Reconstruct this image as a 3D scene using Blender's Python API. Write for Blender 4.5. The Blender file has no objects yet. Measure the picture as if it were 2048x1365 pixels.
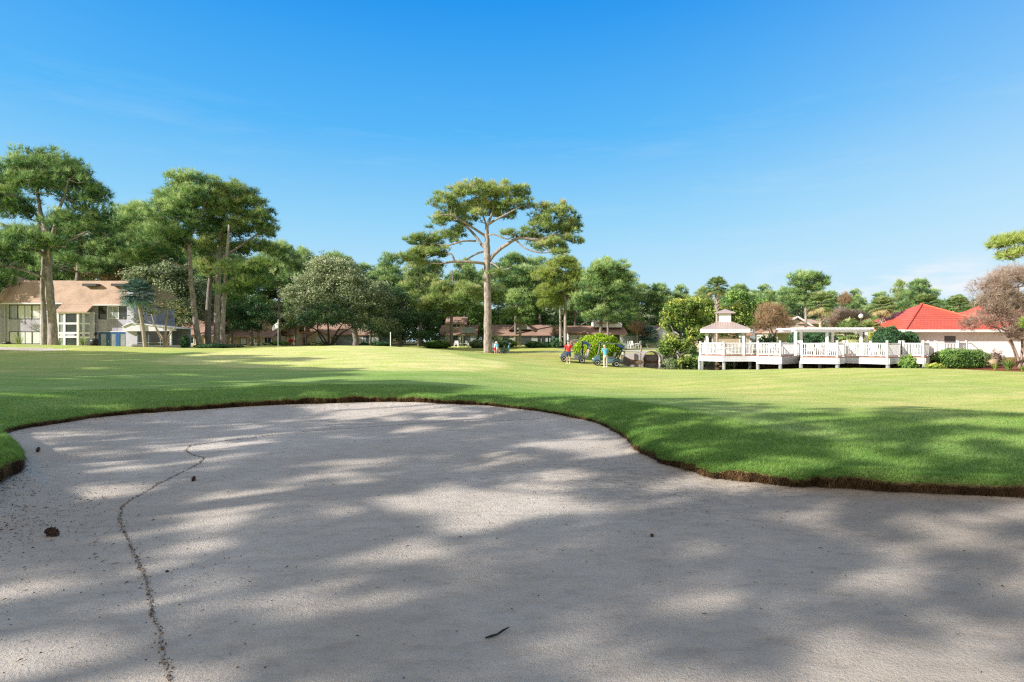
import bpy, math, random
import numpy as np
from mathutils import Vector
R = math.radians
scene = bpy.context.scene
col = scene.collection
F = 1138.0      # focal length in photo pixels (20 mm lens)
EYE = 1.6
def PX(px, Y): return (px - 1024.0) * Y / F
def PZ(py, Y): return EYE - (py - 682.5) * Y / F
def P(px, py, Y): return (PX(px, Y), Y, PZ(py, Y))

# ---------------------------------------------------------------- properties
def tag(o, label=None, cat=None, group=None, kind=None):
    if label: o['label'] = label
    if cat: o['category'] = cat
    if group: o['group'] = group
    if kind: o['kind'] = kind
    return o
def empty(name, loc=(0, 0, 0), rz=0.0, label=None, cat=None, group=None):
    o = bpy.data.objects.new(name, None); col.objects.link(o)
    o.location = loc; o.rotation_euler = (0, 0, rz); o.empty_display_size = 0.2
    return tag(o, label, cat, group)
def kids(o): return [c for c in bpy.data.objects if c.parent == o]
def copy_tree(o, parent=None, _map=None):
    if _map is None:
        _map = {}
        for q in bpy.data.objects:
            if q.parent: _map.setdefault(q.parent.name, []).append(q)
    c = o.copy(); col.objects.link(c); c.parent = parent
    for ch in _map.get(o.name, []): copy_tree(ch, c, _map)
    return c

# ---------------------------------------------------------------- materials
def newmat(name):
    m = bpy.data.materials.new(name); m.use_nodes = True
    nt = m.node_tree; b = nt.nodes['Principled BSDF']
    return m, nt, b
def ramp(nt, stops):
    r = nt.nodes.new('ShaderNodeValToRGB'); e = r.color_ramp.elements
    while len(e) < len(stops): e.new(0.5)
    for i, (p, c) in enumerate(stops):
        e[i].position = p; e[i].color = (*c[:3], 1)
    return r
def noise(nt, scale, detail=4, rough=0.6, vec=None):
    n = nt.nodes.new('ShaderNodeTexNoise'); n.inputs['Scale'].default_value = scale
    n.inputs['Detail'].default_value = detail; n.inputs['Roughness'].default_value = rough
    if vec is not None: nt.links.new(vec, n.inputs['Vector'])
    return n
def coords(nt, world=False):
    if world:
        return nt.nodes.new('ShaderNodeNewGeometry').outputs['Position']
    return nt.nodes.new('ShaderNodeTexCoord').outputs['Object']
def mapping(nt, vec, scale=(1, 1, 1), rot=(0, 0, 0)):
    m = nt.nodes.new('ShaderNodeMapping'); m.inputs['Scale'].default_value = scale; m.inputs['Rotation'].default_value = rot
    nt.links.new(vec, m.inputs['Vector']); return m.outputs[0]
def mathn(nt, op, a, b=None):
    m = nt.nodes.new('ShaderNodeMath'); m.operation = op
    for i, v in enumerate((a, b)):
        if v is None: continue
        if isinstance(v, (int, float)): m.inputs[i].default_value = v
        else: nt.links.new(v, m.inputs[i])
    return m.outputs[0]
def mixc(nt, fac, a, b, mode='MIX'):
    m = nt.nodes.new('ShaderNodeMix'); m.data_type = 'RGBA'; m.blend_type = mode
    for k, v in ((0, fac), (6, a), (7, b)):
        if isinstance(v, (int, float)): m.inputs[k].default_value = v
        elif isinstance(v, tuple): m.inputs[k].default_value = (*v[:3], 1)
        else: nt.links.new(v, m.inputs[k])
    return m.outputs[2]
def bump(nt, b, h, strength=0.3, dist=0.02):
    n = nt.nodes.new('ShaderNodeBump'); n.inputs['Strength'].default_value = strength
    n.inputs['Distance'].default_value = dist
    nt.links.new(h, n.inputs['Height']); nt.links.new(n.outputs[0], b.inputs['Normal'])
def simple(name, c, rough=0.6, var=0.2, scale=3.0, metal=0.0, bmp=0.0, spec=None, stretch=None):
    m, nt, b = newmat(name)
    v = coords(nt)
    if stretch: v = mapping(nt, v, stretch)
    n = noise(nt, scale, 5, 0.65, v)
    lo = tuple(x * (1 - var) for x in c); hi = tuple(min(1, x * (1 + var)) for x in c)
    r = ramp(nt, [(0.3, lo), (0.7, hi)]); nt.links.new(n.outputs['Fac'], r.inputs[0])
    nt.links.new(r.outputs[0], b.inputs['Base Color'])
    b.inputs['Roughness'].default_value = rough; b.inputs['Metallic'].default_value = metal
    if spec is not None: b.inputs['Specular IOR Level'].default_value = spec
    if bmp: bump(nt, b, n.outputs['Fac'], bmp, 0.03)
    return m
def siding(name, c, pitch=0.2, axis=2, line=0.55, diag=False):
    m, nt, b = newmat(name)
    v = coords(nt, True)
    s = nt.nodes.new('ShaderNodeSeparateXYZ'); nt.links.new(v, s.inputs[0])
    h = s.outputs[axis]
    if diag: h = mathn(nt, 'ADD', s.outputs[0], s.outputs[2])
    fr = mathn(nt, 'FRACT', mathn(nt, 'DIVIDE', h, pitch))
    r = ramp(nt, [(0.0, (line,) * 3), (0.22, (1, 1, 1)), (0.8, (1, 1, 1)), (1.0, (0.92,) * 3)])
    nt.links.new(fr, r.inputs[0])
    n = noise(nt, 1.2, 5, 0.6, v)
    r2 = ramp(nt, [(0.3, tuple(x * .85 for x in c)), (0.7, tuple(min(1, x * 1.1) for x in c))])
    nt.links.new(n.outputs['Fac'], r2.inputs[0])
    nt.links.new(mixc(nt, 1.0, r2.outputs[0], r.outputs[0], 'MULTIPLY'), b.inputs['Base Color'])
    b.inputs['Roughness'].default_value = 0.7
    return m
def shingle(name, c, pitch=0.16):
    m, nt, b = newmat(name)
    v = coords(nt, True)
    n = noise(nt, 0.6, 5, 0.65, v)
    n2 = noise(nt, 9.0, 2, 0.5, mapping(nt, v, (1, 1, 3)))
    r = ramp(nt, [(0.25, tuple(x * .68 for x in c)), (0.5, c), (0.75, tuple(min(1, x * 1.22) for x in c))])
    nt.links.new(n.outputs['Fac'], r.inputs[0])
    r2 = ramp(nt, [(0.3, (0.72,) * 3), (0.7, (1.12, 1.1, 1.08))]); nt.links.new(n2.outputs['Fac'], r2.inputs[0])
    nt.links.new(mixc(nt, 1.0, r.outputs[0], r2.outputs[0], 'MULTIPLY'), b.inputs['Base Color'])
    s = nt.nodes.new('ShaderNodeSeparateXYZ'); nt.links.new(v, s.inputs[0])
    bump(nt, b, mathn(nt, 'FRACT', mathn(nt, 'DIVIDE', s.outputs[2], pitch)), 0.5, 0.02)
    b.inputs['Roughness'].default_value = 0.85
    return m
def leafmat(name, stops, trans=0.30, spec=0.25):
    """foliage: colour from the per-leaf 'tint' attribute, some light let through"""
    m, nt, b = newmat(name)
    a = nt.nodes.new('ShaderNodeAttribute'); a.attribute_name = 'tint'
    oi = nt.nodes.new('ShaderNodeObjectInfo')
    f = mathn(nt, 'ADD', a.outputs['Fac'], mathn(nt, 'MULTIPLY', mathn(nt, 'SUBTRACT', oi.outputs['Random'], 0.5), 0.16))
    r = ramp(nt, stops); nt.links.new(f, r.inputs[0])
    b.inputs['Roughness'].default_value = 0.55; b.inputs['Specular IOR Level'].default_value = spec
    nt.links.new(r.outputs[0], b.inputs['Base Color'])
    t = nt.nodes.new('ShaderNodeBsdfTranslucent'); nt.links.new(r.outputs[0], t.inputs[0])
    mx = nt.nodes.new('ShaderNodeMixShader'); mx.inputs[0].default_value = trans
    nt.links.new(b.outputs[0], mx.inputs[1]); nt.links.new(t.outputs[0], mx.inputs[2])
    out = nt.nodes['Material Output']; nt.links.new(mx.outputs[0], out.inputs[0])
    return m
M = {}
M['white'] = simple('white_paint', (0.88, 0.88, 0.88), 0.5, 0.04, 2)
M['white_wall'] = simple('white_stucco', (0.92, 0.92, 0.93), 0.8, 0.06, 1.5, bmp=0.1)
M['white_siding'] = siding('white_siding', (0.86, 0.87, 0.88), 0.2, line=.8)
M['grey_siding'] = siding('warm_grey_siding', (0.45, 0.43, 0.53), 0.21, line=0.72)
M['pale_siding'] = siding('pale_grey_siding', (0.56, 0.56, 0.66), 0.21, line=0.75)
M['diag_siding'] = siding('diagonal_siding', (0.43, 0.41, 0.50), 0.30, diag=True, line=0.5)
M['panel'] = simple('smooth_grey_panel', (0.46, 0.45, 0.54), 0.7, 0.08, 2)
M['trim'] = simple('grey_trim', (0.70, 0.69, 0.74), 0.6, 0.06, 2)
M['darkframe'] = simple('dark_window_frame', (0.06, 0.06, 0.065), 0.4, 0.1, 2)
M['blinds'] = siding('white_blinds', (0.74, 0.76, 0.76), 0.09, line=0.75)
M['blinds'].node_tree.nodes['Principled BSDF'].inputs['Roughness'].default_value = 0.25
M['glass'] = simple('dark_glass', (0.03, 0.045, 0.045), 0.06, 0.5, 1.3, spec=0.9)
M['glass_pale'] = simple('pale_glass', (0.30, 0.34, 0.35), 0.06, 0.3, 1.0, spec=0.9)
M['blue'] = simple('blue_door_paint', (0.015, 0.10, 0.30), 0.4, 0.1, 3)
M['shingle'] = shingle('tan_shingles', (0.56, 0.40, 0.31))
M['shingle_rust'] = shingle('rust_shingles', (0.43, 0.28, 0.22))
M['shingle_brown'] = shingle('brown_shingles', (0.42, 0.25, 0.18))
M['cream'] = siding('cream_siding', (0.62, 0.50, 0.36), 0.22, line=0.75)
M['tan'] = siding('tan_siding', (0.52, 0.42, 0.32), 0.22, line=0.75)
M['sage'] = siding('sage_siding', (0.40, 0.45, 0.42), 0.22, line=0.7)
M['palegreen'] = siding('pale_green_siding', (0.62, 0.66, 0.56), 0.2, line=0.8)
M['greywall'] = siding('grey_blue_siding', (0.30, 0.35, 0.38), 0.22, line=0.7)
M['concrete'] = simple('concrete', (0.42, 0.39, 0.35), 0.9, 0.25, 1.2, bmp=0.3)
M['path'] = simple('path_concrete', (0.55, 0.52, 0.50), 0.9, 0.12, 1.0, bmp=0.1)
M['road'] = simple('pale_asphalt', (0.40, 0.39, 0.38), 0.9, 0.15, 2.0)
M['wood'] = simple('weathered_wood', (0.28, 0.23, 0.18), 0.8, 0.3, 6, stretch=(1, 1, .2))
M['pile'] = simple('weathered_piling', (0.34, 0.36, 0.34), 0.85, 0.3, 5, stretch=(1, 1, .2))
M['deckwood'] = simple('deck_boards', (0.42, 0.22, 0.15), 0.7, 0.25, 5)
M['black'] = simple('black_plastic', (0.012, 0.012, 0.014), 0.45, 0.3, 4)
M['rubber'] = simple('tyre_rubber', (0.015, 0.015, 0.015), 0.85, 0.2, 5)
M['cartbody'] = simple('gunmetal_paint', (0.14, 0.16, 0.18), 0.22, 0.1, 1.5, metal=0.2, spec=0.8)
M['cartblue'] = simple('blue_grey_paint', (0.10, 0.18, 0.27), 0.2, 0.1, 1.5, metal=0.2, spec=0.8)
M['chrome'] = simple('silver_rim', (0.75, 0.75, 0.76), 0.3, 0.05, 3, metal=0.6)
M['seatgrey'] = simple('grey_vinyl', (0.10, 0.10, 0.10), 0.5, 0.1, 3)
M['skin'] = simple('skin', (0.55, 0.32, 0.23), 0.6, 0.08, 6)
M['red'] = simple('red_cotton', (0.62, 0.02, 0.03), 0.85, 0.1, 5)
M['navy'] = simple('navy_cotton', (0.015, 0.05, 0.13), 0.85, 0.2, 5)
M['ltblue'] = simple('light_blue_cotton', (0.12, 0.42, 0.60), 0.85, 0.1, 5)
M['khaki'] = simple('stone_cotton', (0.55, 0.52, 0.46), 0.85, 0.1, 5)
M['greyhair'] = simple('grey_hair', (0.50, 0.48, 0.46), 0.8, 0.2, 20)
M['cap'] = simple('dark_cap', (0.08, 0.09, 0.12), 0.8, 0.1, 5)
M['seam'] = simple('pink_brown_metal', (0.46, 0.37, 0.345), 0.45, 0.08, 0.8)
M['bark'] = simple('pine_bark', (0.31, 0.265, 0.24), 0.9, 0.6, 4, bmp=0.9, stretch=(1, 1, .35))
M['bark_grey'] = simple('grey_bark', (0.21, 0.18, 0.165), 0.9, 0.45, 5, bmp=0.7, stretch=(1, 1, .35))
M['bark_tan'] = simple('tan_smooth_bark', (0.36, 0.27, 0.22), 0.8, 0.3, 4, stretch=(1, 1, .3))
M['palmbark'] = simple('palm_bark', (0.40, 0.34, 0.28), 0.9, 0.35, 8, bmp=0.6, stretch=(.4, .4, 1.5))
M['cone'] = simple('pine_cone_brown', (0.12, 0.07, 0.045), 0.9, 0.5, 60, bmp=0.8)
M['twig'] = simple('dark_twig', (0.035, 0.028, 0.022), 0.9, 0.4, 20)
M['stone'] = simple('tan_stone', (0.50, 0.38, 0.24), 0.9, 0.25, 4, bmp=0.4)
M['globe'] = simple('white_globe', (0.85, 0.85, 0.87), 0.25, 0.02, 2)
M['pot'] = simple('terracotta', (0.50, 0.16, 0.06), 0.8, 0.15, 5)
# foliage: ramps dark -> light
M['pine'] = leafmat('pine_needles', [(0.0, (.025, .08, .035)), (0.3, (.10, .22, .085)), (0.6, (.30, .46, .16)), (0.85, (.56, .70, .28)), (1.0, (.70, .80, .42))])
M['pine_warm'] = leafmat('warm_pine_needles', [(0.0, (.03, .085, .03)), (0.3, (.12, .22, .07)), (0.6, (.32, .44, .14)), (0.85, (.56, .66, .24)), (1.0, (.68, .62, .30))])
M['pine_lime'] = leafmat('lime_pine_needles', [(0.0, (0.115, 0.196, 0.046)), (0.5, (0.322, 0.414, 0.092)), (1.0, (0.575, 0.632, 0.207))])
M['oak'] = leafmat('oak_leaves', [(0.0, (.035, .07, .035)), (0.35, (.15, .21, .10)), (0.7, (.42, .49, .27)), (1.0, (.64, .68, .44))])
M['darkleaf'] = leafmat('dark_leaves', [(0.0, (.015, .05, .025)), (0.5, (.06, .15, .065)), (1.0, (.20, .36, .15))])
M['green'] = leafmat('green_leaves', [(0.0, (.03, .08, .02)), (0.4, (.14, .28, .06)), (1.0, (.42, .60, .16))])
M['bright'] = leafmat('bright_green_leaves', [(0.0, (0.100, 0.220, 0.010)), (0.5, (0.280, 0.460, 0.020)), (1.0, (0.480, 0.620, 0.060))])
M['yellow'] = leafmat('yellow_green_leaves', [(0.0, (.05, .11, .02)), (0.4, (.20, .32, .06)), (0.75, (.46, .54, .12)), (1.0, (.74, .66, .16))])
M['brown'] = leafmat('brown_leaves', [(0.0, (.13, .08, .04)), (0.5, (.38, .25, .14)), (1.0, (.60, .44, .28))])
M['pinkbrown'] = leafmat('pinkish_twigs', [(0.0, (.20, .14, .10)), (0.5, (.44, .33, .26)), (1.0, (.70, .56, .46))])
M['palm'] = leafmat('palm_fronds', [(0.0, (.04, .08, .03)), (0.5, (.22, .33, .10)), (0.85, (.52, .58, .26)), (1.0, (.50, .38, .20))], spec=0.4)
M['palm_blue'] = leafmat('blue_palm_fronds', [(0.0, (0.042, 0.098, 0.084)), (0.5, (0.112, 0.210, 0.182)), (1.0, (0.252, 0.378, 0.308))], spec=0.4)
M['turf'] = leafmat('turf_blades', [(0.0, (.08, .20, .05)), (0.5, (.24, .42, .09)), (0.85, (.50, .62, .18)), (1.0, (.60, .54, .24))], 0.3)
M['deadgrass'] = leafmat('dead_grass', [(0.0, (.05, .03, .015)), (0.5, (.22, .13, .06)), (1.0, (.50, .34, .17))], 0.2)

# ---------------------------------------------------------------- mesh builders
def link_mesh(name, me, mat, parent):
    o = bpy.data.objects.new(name, me); col.objects.link(o)
    if mat is not None: me.materials.append(mat if not isinstance(mat, str) else M[mat])
    if parent is not None: o.parent = parent
    return o
def np_mesh(name, V, Fc, mat, parent=None, tint=None, smooth=False, extra=None):
    me = bpy.data.meshes.new(name); V = np.asarray(V, dtype=np.float32); Fc = np.asarray(Fc, dtype=np.int32)
    k = Fc.shape[1]
    me.vertices.add(len(V)); me.vertices.foreach_set('co', V.ravel())
    me.loops.add(Fc.size); me.loops.foreach_set('vertex_index', Fc.ravel())
    me.polygons.add(len(Fc)); me.polygons.foreach_set('loop_start', np.arange(len(Fc), dtype=np.int32) * k)
    me.polygons.foreach_set('use_smooth', np.full(len(Fc), bool(smooth)))
    me.update(calc_edges=True)
    if tint is not None:
        a = me.attributes.new('tint', 'FLOAT', 'POINT'); a.data.foreach_set('value', np.asarray(tint, dtype=np.float32))
    if extra is not None:
        a = me.attributes.new('basecol', 'FLOAT_COLOR', 'POINT')
        c4 = np.ones((len(V), 4), dtype=np.float32); c4[:, :3] = extra; a.data.foreach_set('color', c4.ravel())
    return link_mesh(name, me, mat, parent)
class MB:
    def __init__(s): s.v = []; s.f = []
    def add(s, vs, fs):
        n = len(s.v); s.v += [tuple(v) for v in vs]; s.f += [tuple(i + n for i in f) for f in fs]; return s
    def box(s, x0, x1, y0, y1, z0, z1, rz=0, c=None):
        vs = [(x, y, z) for z in (z0, z1) for x, y in ((x0, y0), (x1, y0), (x1, y1), (x0, y1))]
        if rz:
            cx, cy = c if c else ((x0 + x1) / 2, (y0 + y1) / 2); ca, sa = math.cos(rz), math.sin(rz)
            vs = [(cx + (x - cx) * ca - (y - cy) * sa, cy + (x - cx) * sa + (y - cy) * ca, z) for x, y, z in vs]
        return s.add(vs, [(3, 2, 1, 0), (4, 5, 6, 7), (0, 1, 5, 4), (1, 2, 6, 5), (2, 3, 7, 6), (3, 0, 4, 7)])
    def prism(s, poly, z0, z1):
        n = len(poly)
        return s.add([(x, y, z0) for x, y in poly] + [(x, y, z1) for x, y in poly],
                     [tuple(range(n - 1, -1, -1)), tuple(range(n, 2 * n))] + [(i, (i + 1) % n, n + (i + 1) % n, n + i) for i in range(n)])
    def extr(s, pts, axis, a0, a1):
        """polygon in the plane normal to axis ('x' or 'y'), extruded between a0 and a1"""
        n = len(pts)
        f = (lambda p, a: (a, p[0], p[1])) if axis == 'x' else (lambda p, a: (p[0], a, p[1]))
        return s.add([f(p, a0) for p in pts] + [f(p, a1) for p in pts],
                     [tuple(range(n)), tuple(range(2 * n - 1, n - 1, -1))] + [(n + i, n + (i + 1) % n, (i + 1) % n, i) for i in range(n)])
    def bar(s, a, b, w, h=None):
        """rectangular bar between two points"""
        h = h or w; a = Vector(a); b = Vector(b); d = (b - a).normalized()
        up = Vector((0, 0, 1)) if abs(d.z) < 0.95 else Vector((1, 0, 0))
        x = d.cross(up).normalized() * w / 2; y = x.cross(d).normalized() * h / 2
        vs = [p + q for p in (a, b) for q in (-x - y, x - y, x + y, -x + y)]
        return s.add(vs, [(3, 2, 1, 0), (4, 5, 6, 7), (0, 1, 5, 4), (1, 2, 6, 5), (2, 3, 7, 6), (3, 0, 4, 7)])
    def tube(s, pts, rads, n=8, cap=True):
        rings = []; pts = [Vector(p) for p in pts]
        for i, p in enumerate(pts):
            d = (pts[min(i + 1, len(pts) - 1)] - pts[max(i - 1, 0)]).normalized()
            u = d.cross(Vector((0.13, 0.97, 0.21))).normalized(); w = d.cross(u)
            r = rads[i] if hasattr(rads, '__len__') else rads
            rings.append([p + (u * math.cos(t) + w * math.sin(t)) * r for t in [2 * math.pi * k / n for k in range(n)]])
        vs = [v for r in rings for v in r]; fs = []
        for i in range(len(pts) - 1):
            for k in range(n): fs.append((i * n + k, i * n + (k + 1) % n, (i + 1) * n + (k + 1) % n, (i + 1) * n + k))
        if cap: fs.append(tuple(range(n))[::-1]); fs.append(tuple(range((len(pts) - 1) * n, len(pts) * n)))
        return s.add(vs, fs)
    def lathe(s, prof, n=16, c=(0, 0, 0), sx=1, sy=1):
        vs = []; fs = []
        for r, z in prof:
            for k in range(n):
                t = 2 * math.pi * k / n; vs.append((c[0] + r * math.cos(t) * sx, c[1] + r * math.sin(t) * sy, c[2] + z))
        for i in range(len(prof) - 1):
            for k in range(n): fs.append((i * n + k, i * n + (k + 1) % n, (i + 1) * n + (k + 1) % n, (i + 1) * n + k))
        fs.append(tuple(range(n))[::-1]); fs.append(tuple(range((len(prof) - 1) * n, len(prof) * n)))
        return s.add(vs, fs)
    def wheel(s, x, y, z, r, w, n=18, prof=None):
        """solid of revolution about the Y axis"""
        prof = prof or [(-w / 2, r * .82), (-w * .4, r), (w * .4, r), (w / 2, r * .82)]
        vs = []; fs = []
        for yy, rr in prof:
            for k in range(n):
                t = 2 * math.pi * k / n; vs.append((x + rr * math.cos(t), y + yy, z + rr * math.sin(t)))
        for i in range(len(prof) - 1):
            for k in range(n): fs.append((i * n + k, (i + 1) * n + k, (i + 1) * n + (k + 1) % n, i * n + (k + 1) % n))
        fs.append(tuple(range(n))); fs.append(tuple(range((len(prof) - 1) * n, len(prof) * n))[::-1])
        return s.add(vs, fs)
    def frame(s, x0, x1, z0, z1, y0, y1, t):
        s.box(x0, x1, y0, y1, z0, z0 + t); s.box(x0, x1, y0, y1, z1 - t, z1)
        s.box(x0, x0 + t, y0, y1, z0 + t, z1 - t); s.box(x1 - t, x1, y0, y1, z0 + t, z1 - t); return s
    def build(s, name, mat, parent=None, smooth=False, bevel=0):
        me = bpy.data.meshes.new(name); me.from_pydata(s.v, [], s.f); me.update()
        o = link_mesh(name, me, mat, parent)
        if smooth: me.polygons.foreach_set('use_smooth', [True] * len(me.polygons))
        if bevel:
            b = o.modifiers.new('Bevel', 'BEVEL'); b.width = bevel; b.segments = 2; b.limit_method = 'ANGLE'
        return o
def sm(a, b, x):
    t = np.clip((x - a) / (b - a), 0, 1); return t * t * (3 - 2 * t)
# ================================================================ TERRAIN
CTRL = [(2048,975,5.9),(1600,960,6.05),(1400,930,6.8),(1300,850,8.9),(1420,895,7.8),(2048,900,7.4),(1700,880,8.0),
 (2048,850,9.0),(1640,820,11.5),(1248,795,14.0),(0,860,8.5),(0,760,16),(0,722,28),(60,706,40),(0,689,58),(60,688.5,58),(150,689,58),(0,691,50),(170,691,55),
 (220,690.5,57),(250,694,62),(300,702,60),(300,740,22),(300,712,36),(400,702,48),(600,770,16),(600,742,24),(560,713,35),(600,700,45),(700,694,52),
 (540,692,54),(460,697,58),(850,695,56),(900,748,22),(900,715,38),(1000,725,34),(781,703,68),(1000,712,62),(1100,713,60),(1000,709.5,70),(930,706,64),(1040,709,76),(1000,708.5,84),(960,708,84),(1100,715,50),(1000,718,46),(980,707.5,76),(1060,708,80),(1000,705,88),(900,705,92),
 (1120,705,92),(1200,704,92),(900,692,112),(700,692.5,112),(600,691,112),(1100,690.5,112),(1250,690,112),(1250,697,92),(1200,762,28),(1200,782,18),
 (1500,762,25),(1500,800,14),(1137,729.5,46),(1210,737,45),(1300,742,42),(1400,744,40),(1500,744,39),(1700,739.5,38.5),(1850,738,38),(1980,747,33),(2040,762,27),(2040,800,15),
 (1900,735,46),(2040,733,46),(1950,712,57),(2040,712,57),(1330,706,66),(1400,704,68),(1400,698,80),(1280,699,82),(1500,712,62),(1600,708,66),(1700,706,68),(1580,694,95),(1900,700,75),
 (300,697,74),(100,697,74),(450,693,84),(20,694,80),(-300,700,40),(-300,760,14),(2400,800,14),(2400,740,40),(2400,700,90),(-300,690,90),(1024,688,160),(200,688,160),(1900,690,160)]
cx_ = np.array([PX(a, c) for a, b, c in CTRL]); cy_ = np.array([c for a, b, c in CTRL], float)
cz_ = np.array([PZ(b, c) for a, b, c in CTRL])
for x, y, z in ((-12, 0, .5), (-10, -12, .5), (0, -12, .45), (12, -8, .4), (14, 3, .3), (-30, -10, .7), (30, -10, .3), (0, -60, .6), (80, 0, 0), (-80, 0, .8), (0, 400, .9), (300, 200, .8), (-300, 200, .9)):
    cx_ = np.append(cx_, x); cy_ = np.append(cy_, y); cz_ = np.append(cz_, z)
cs_ = 0.125 * np.hypot(cx_, cy_) + 0.7
def _nw(x, y, vals):
    num = np.zeros_like(x); den = np.full_like(x, 1e-9)
    for i in range(len(vals)):
        d2 = (x - cx_[i]) ** 2 + (y - cy_[i]) ** 2
        w = np.exp(-d2 / (2 * cs_[i] ** 2)) + 2e-4 / (1 + d2 / cs_[i] ** 2)
        num += w * vals[i]; den += w
    return num / den
_layers = []; _res = cz_.copy()
for _ in range(7):
    _layers.append(_res.copy()); _res = _res - _nw(cx_, cy_, _res)
_comb = sum(_layers)
# the pond
POND = [(PX(a, b), b) for a, b in ((1246, 50), (1256, 47.4), (1330, 45), (1450, 43.2), (1600, 41.5), (1700, 40.6), (1815, 40.8), (1838, 43), (1800, 46.5), (1650, 49), (1520, 51.5), (1440, 54.5), (1408, 60), (1404, 66.4), (1285, 66.4), (1280, 64.5), (1246, 64.5))]
def sdpoly(x, y, poly):
    d = np.full_like(x, 1e9); ins = np.zeros(x.shape, bool); n = len(poly)
    for i in range(n):
        x0, y0 = poly[i]; x1, y1 = poly[(i + 1) % n]
        ex, ey = x1 - x0, y1 - y0
        t = np.clip(((x - x0) * ex + (y - y0) * ey) / (ex * ex + ey * ey), 0, 1)
        d = np.minimum(d, np.hypot(x - x0 - t * ex, y - y0 - t * ey))
        c = ((y0 > y) != (y1 > y)) & (x < (x1 - x0) * (y - y0) / ((y1 - y0) if y1 != y0 else 1e-9) + x0)
        ins ^= c
    return np.where(ins, -d, d)
WATER = -0.8
def ground0(x, y):
    x = np.asarray(x, float); y = np.asarray(y, float)
    z = _nw(x, y, _comb)
    r = np.hypot(x, y)
    z = z + 0.012 * np.sin(x * 1.3 + 0.6 * y) * np.cos(y * 1.1 - x * .4) * np.clip(r / 10, 0, 2)
    sd = sdpoly(x, y, POND)
    z = z + (np.minimum(z, -1.5) - z) * sm(0.3, -1.6, sd)
    # second bunker by the town house
    s2 = np.hypot((x + 41.5) / 6.5, (y - 45.5) / 3.4)
    z = z - 0.18 * sm(1.1, 0.7, s2)
    return z
# the bunker outline (star shaped about BC)
BC = (-1.5, 4.0)
BP = [(5.15,5.75),(9.5,5.1),(11,2.5),(8,-2),(3,-4),(-2,-4.5),(-5,-2),(-5.6,1),(-5.15,3.6),(-5.0,5.3),(-5.65,6.6),(-6.6,7.7),(-7.9,8.7),(-8.45,9.7),(-8.35,10.6),(-8.1,11.3),(-7.3,12.2),(-6.3,13.0),(-5.0,13.6),(-4,13.95),
      (-2.4,14.0),(-0.3,13.2),(0.8,12.1),(1.55,10.9),(1.8,9.6),(1.78,8.2),(1.95,7.3),(2.3,6.6),(3.0,6.15),(4.0,5.9)]
_th = np.array([math.atan2(y - BC[1], x - BC[0]) % (2 * math.pi) for x, y in BP]); _rr = np.array([math.hypot(x - BC[0], y - BC[1]) for x, y in BP])
_o = np.argsort(_th); _th = _th[_o]; _rr = _rr[_o]
_fine = np.linspace(0, 2 * np.pi, 2881)[:-1]
_R = np.interp(_fine, np.concatenate([_th - 2 * np.pi, _th, _th + 2 * np.pi]), np.tile(_rr, 3))
_k = np.exp(-np.linspace(-2, 2, 25) ** 2); _k /= _k.sum()
_R = np.convolve(np.concatenate([_R[-12:], _R, _R[:12]]), _k, 'valid')
_rs = np.random.RandomState(5)
_wob = sum(_rs.uniform(.004, .016) * np.sin(_fine * f + _rs.uniform(0, 6.28)) for f in (31, 47, 83, 131, 197, 263, 347, 401))
_R = _R + _wob
def Rb(th): return np.interp(np.mod(th, 2 * np.pi), np.append(_fine, 2 * np.pi), np.append(_R, _R[0]))
def wfar(th):     # how much the sand is flashed up the face: 1 at the far and left side, 0 at the near right
    t = np.mod(th, 2 * np.pi); return sm(R(48), R(95), t) * sm(R(300), R(200), t)
def liph(th):
    t = np.mod(th, 2 * np.pi)
    v_ = 1 + .22 * np.sin(t * 41 + 2 * np.sin(t * 13)) * np.sin(t * 17 + 1) + .12 * np.sin(t * 97 + 3 * np.sin(t * 29))
    return v_ * np.interp(t, [0, R(10), R(40), R(60), R(80), R(105), R(125), R(140), R(160), R(200), R(360)], [.13, .12, .10, .055, .06, .15, .09, .07, .22, .3, .13])
def sandz(x, y):
    dx = x - BC[0]; dy = y - BC[1]; th = np.arctan2(dy, dx); r = np.hypot(dx, dy); s = r / Rb(th)
    z = 0.07 * sm(.82, 1.0, s) * wfar(th) + 0.02 * sm(.94, 1, s)
    z = z + 0.006 * np.sin(x * 2.1 + y) + 0.005 * np.sin(y * 3.3 - x * 1.7) + .003 * np.sin(x * 9 + 3 * np.sin(y * 2)) * np.sin(y * 7)
    return z
def ground(x, y):
    x = np.asarray(x, float); y = np.asarray(y, float)
    dx = x - BC[0]; dy = y - BC[1]; th = np.arctan2(dy, dx); d = np.hypot(dx, dy) - Rb(th)
    z = ground0(x, y)
    xb = BC[0] + Rb(th) * np.cos(th); yb = BC[1] + Rb(th) * np.sin(th)
    lt = sandz(xb, yb) + liph(th)
    w = sm(0, 1.7, d)
    return lt * (1 - w) + z * w + 0.05 * sm(0, .3, d) * sm(1.2, .3, d)
def GZ(x, y): return float(ground(np.array([x]), np.array([y]))[0])
def G(px, Y, dz=0.0):
    x = PX(px, Y); return (x, Y, GZ(x, Y) + dz)

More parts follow.
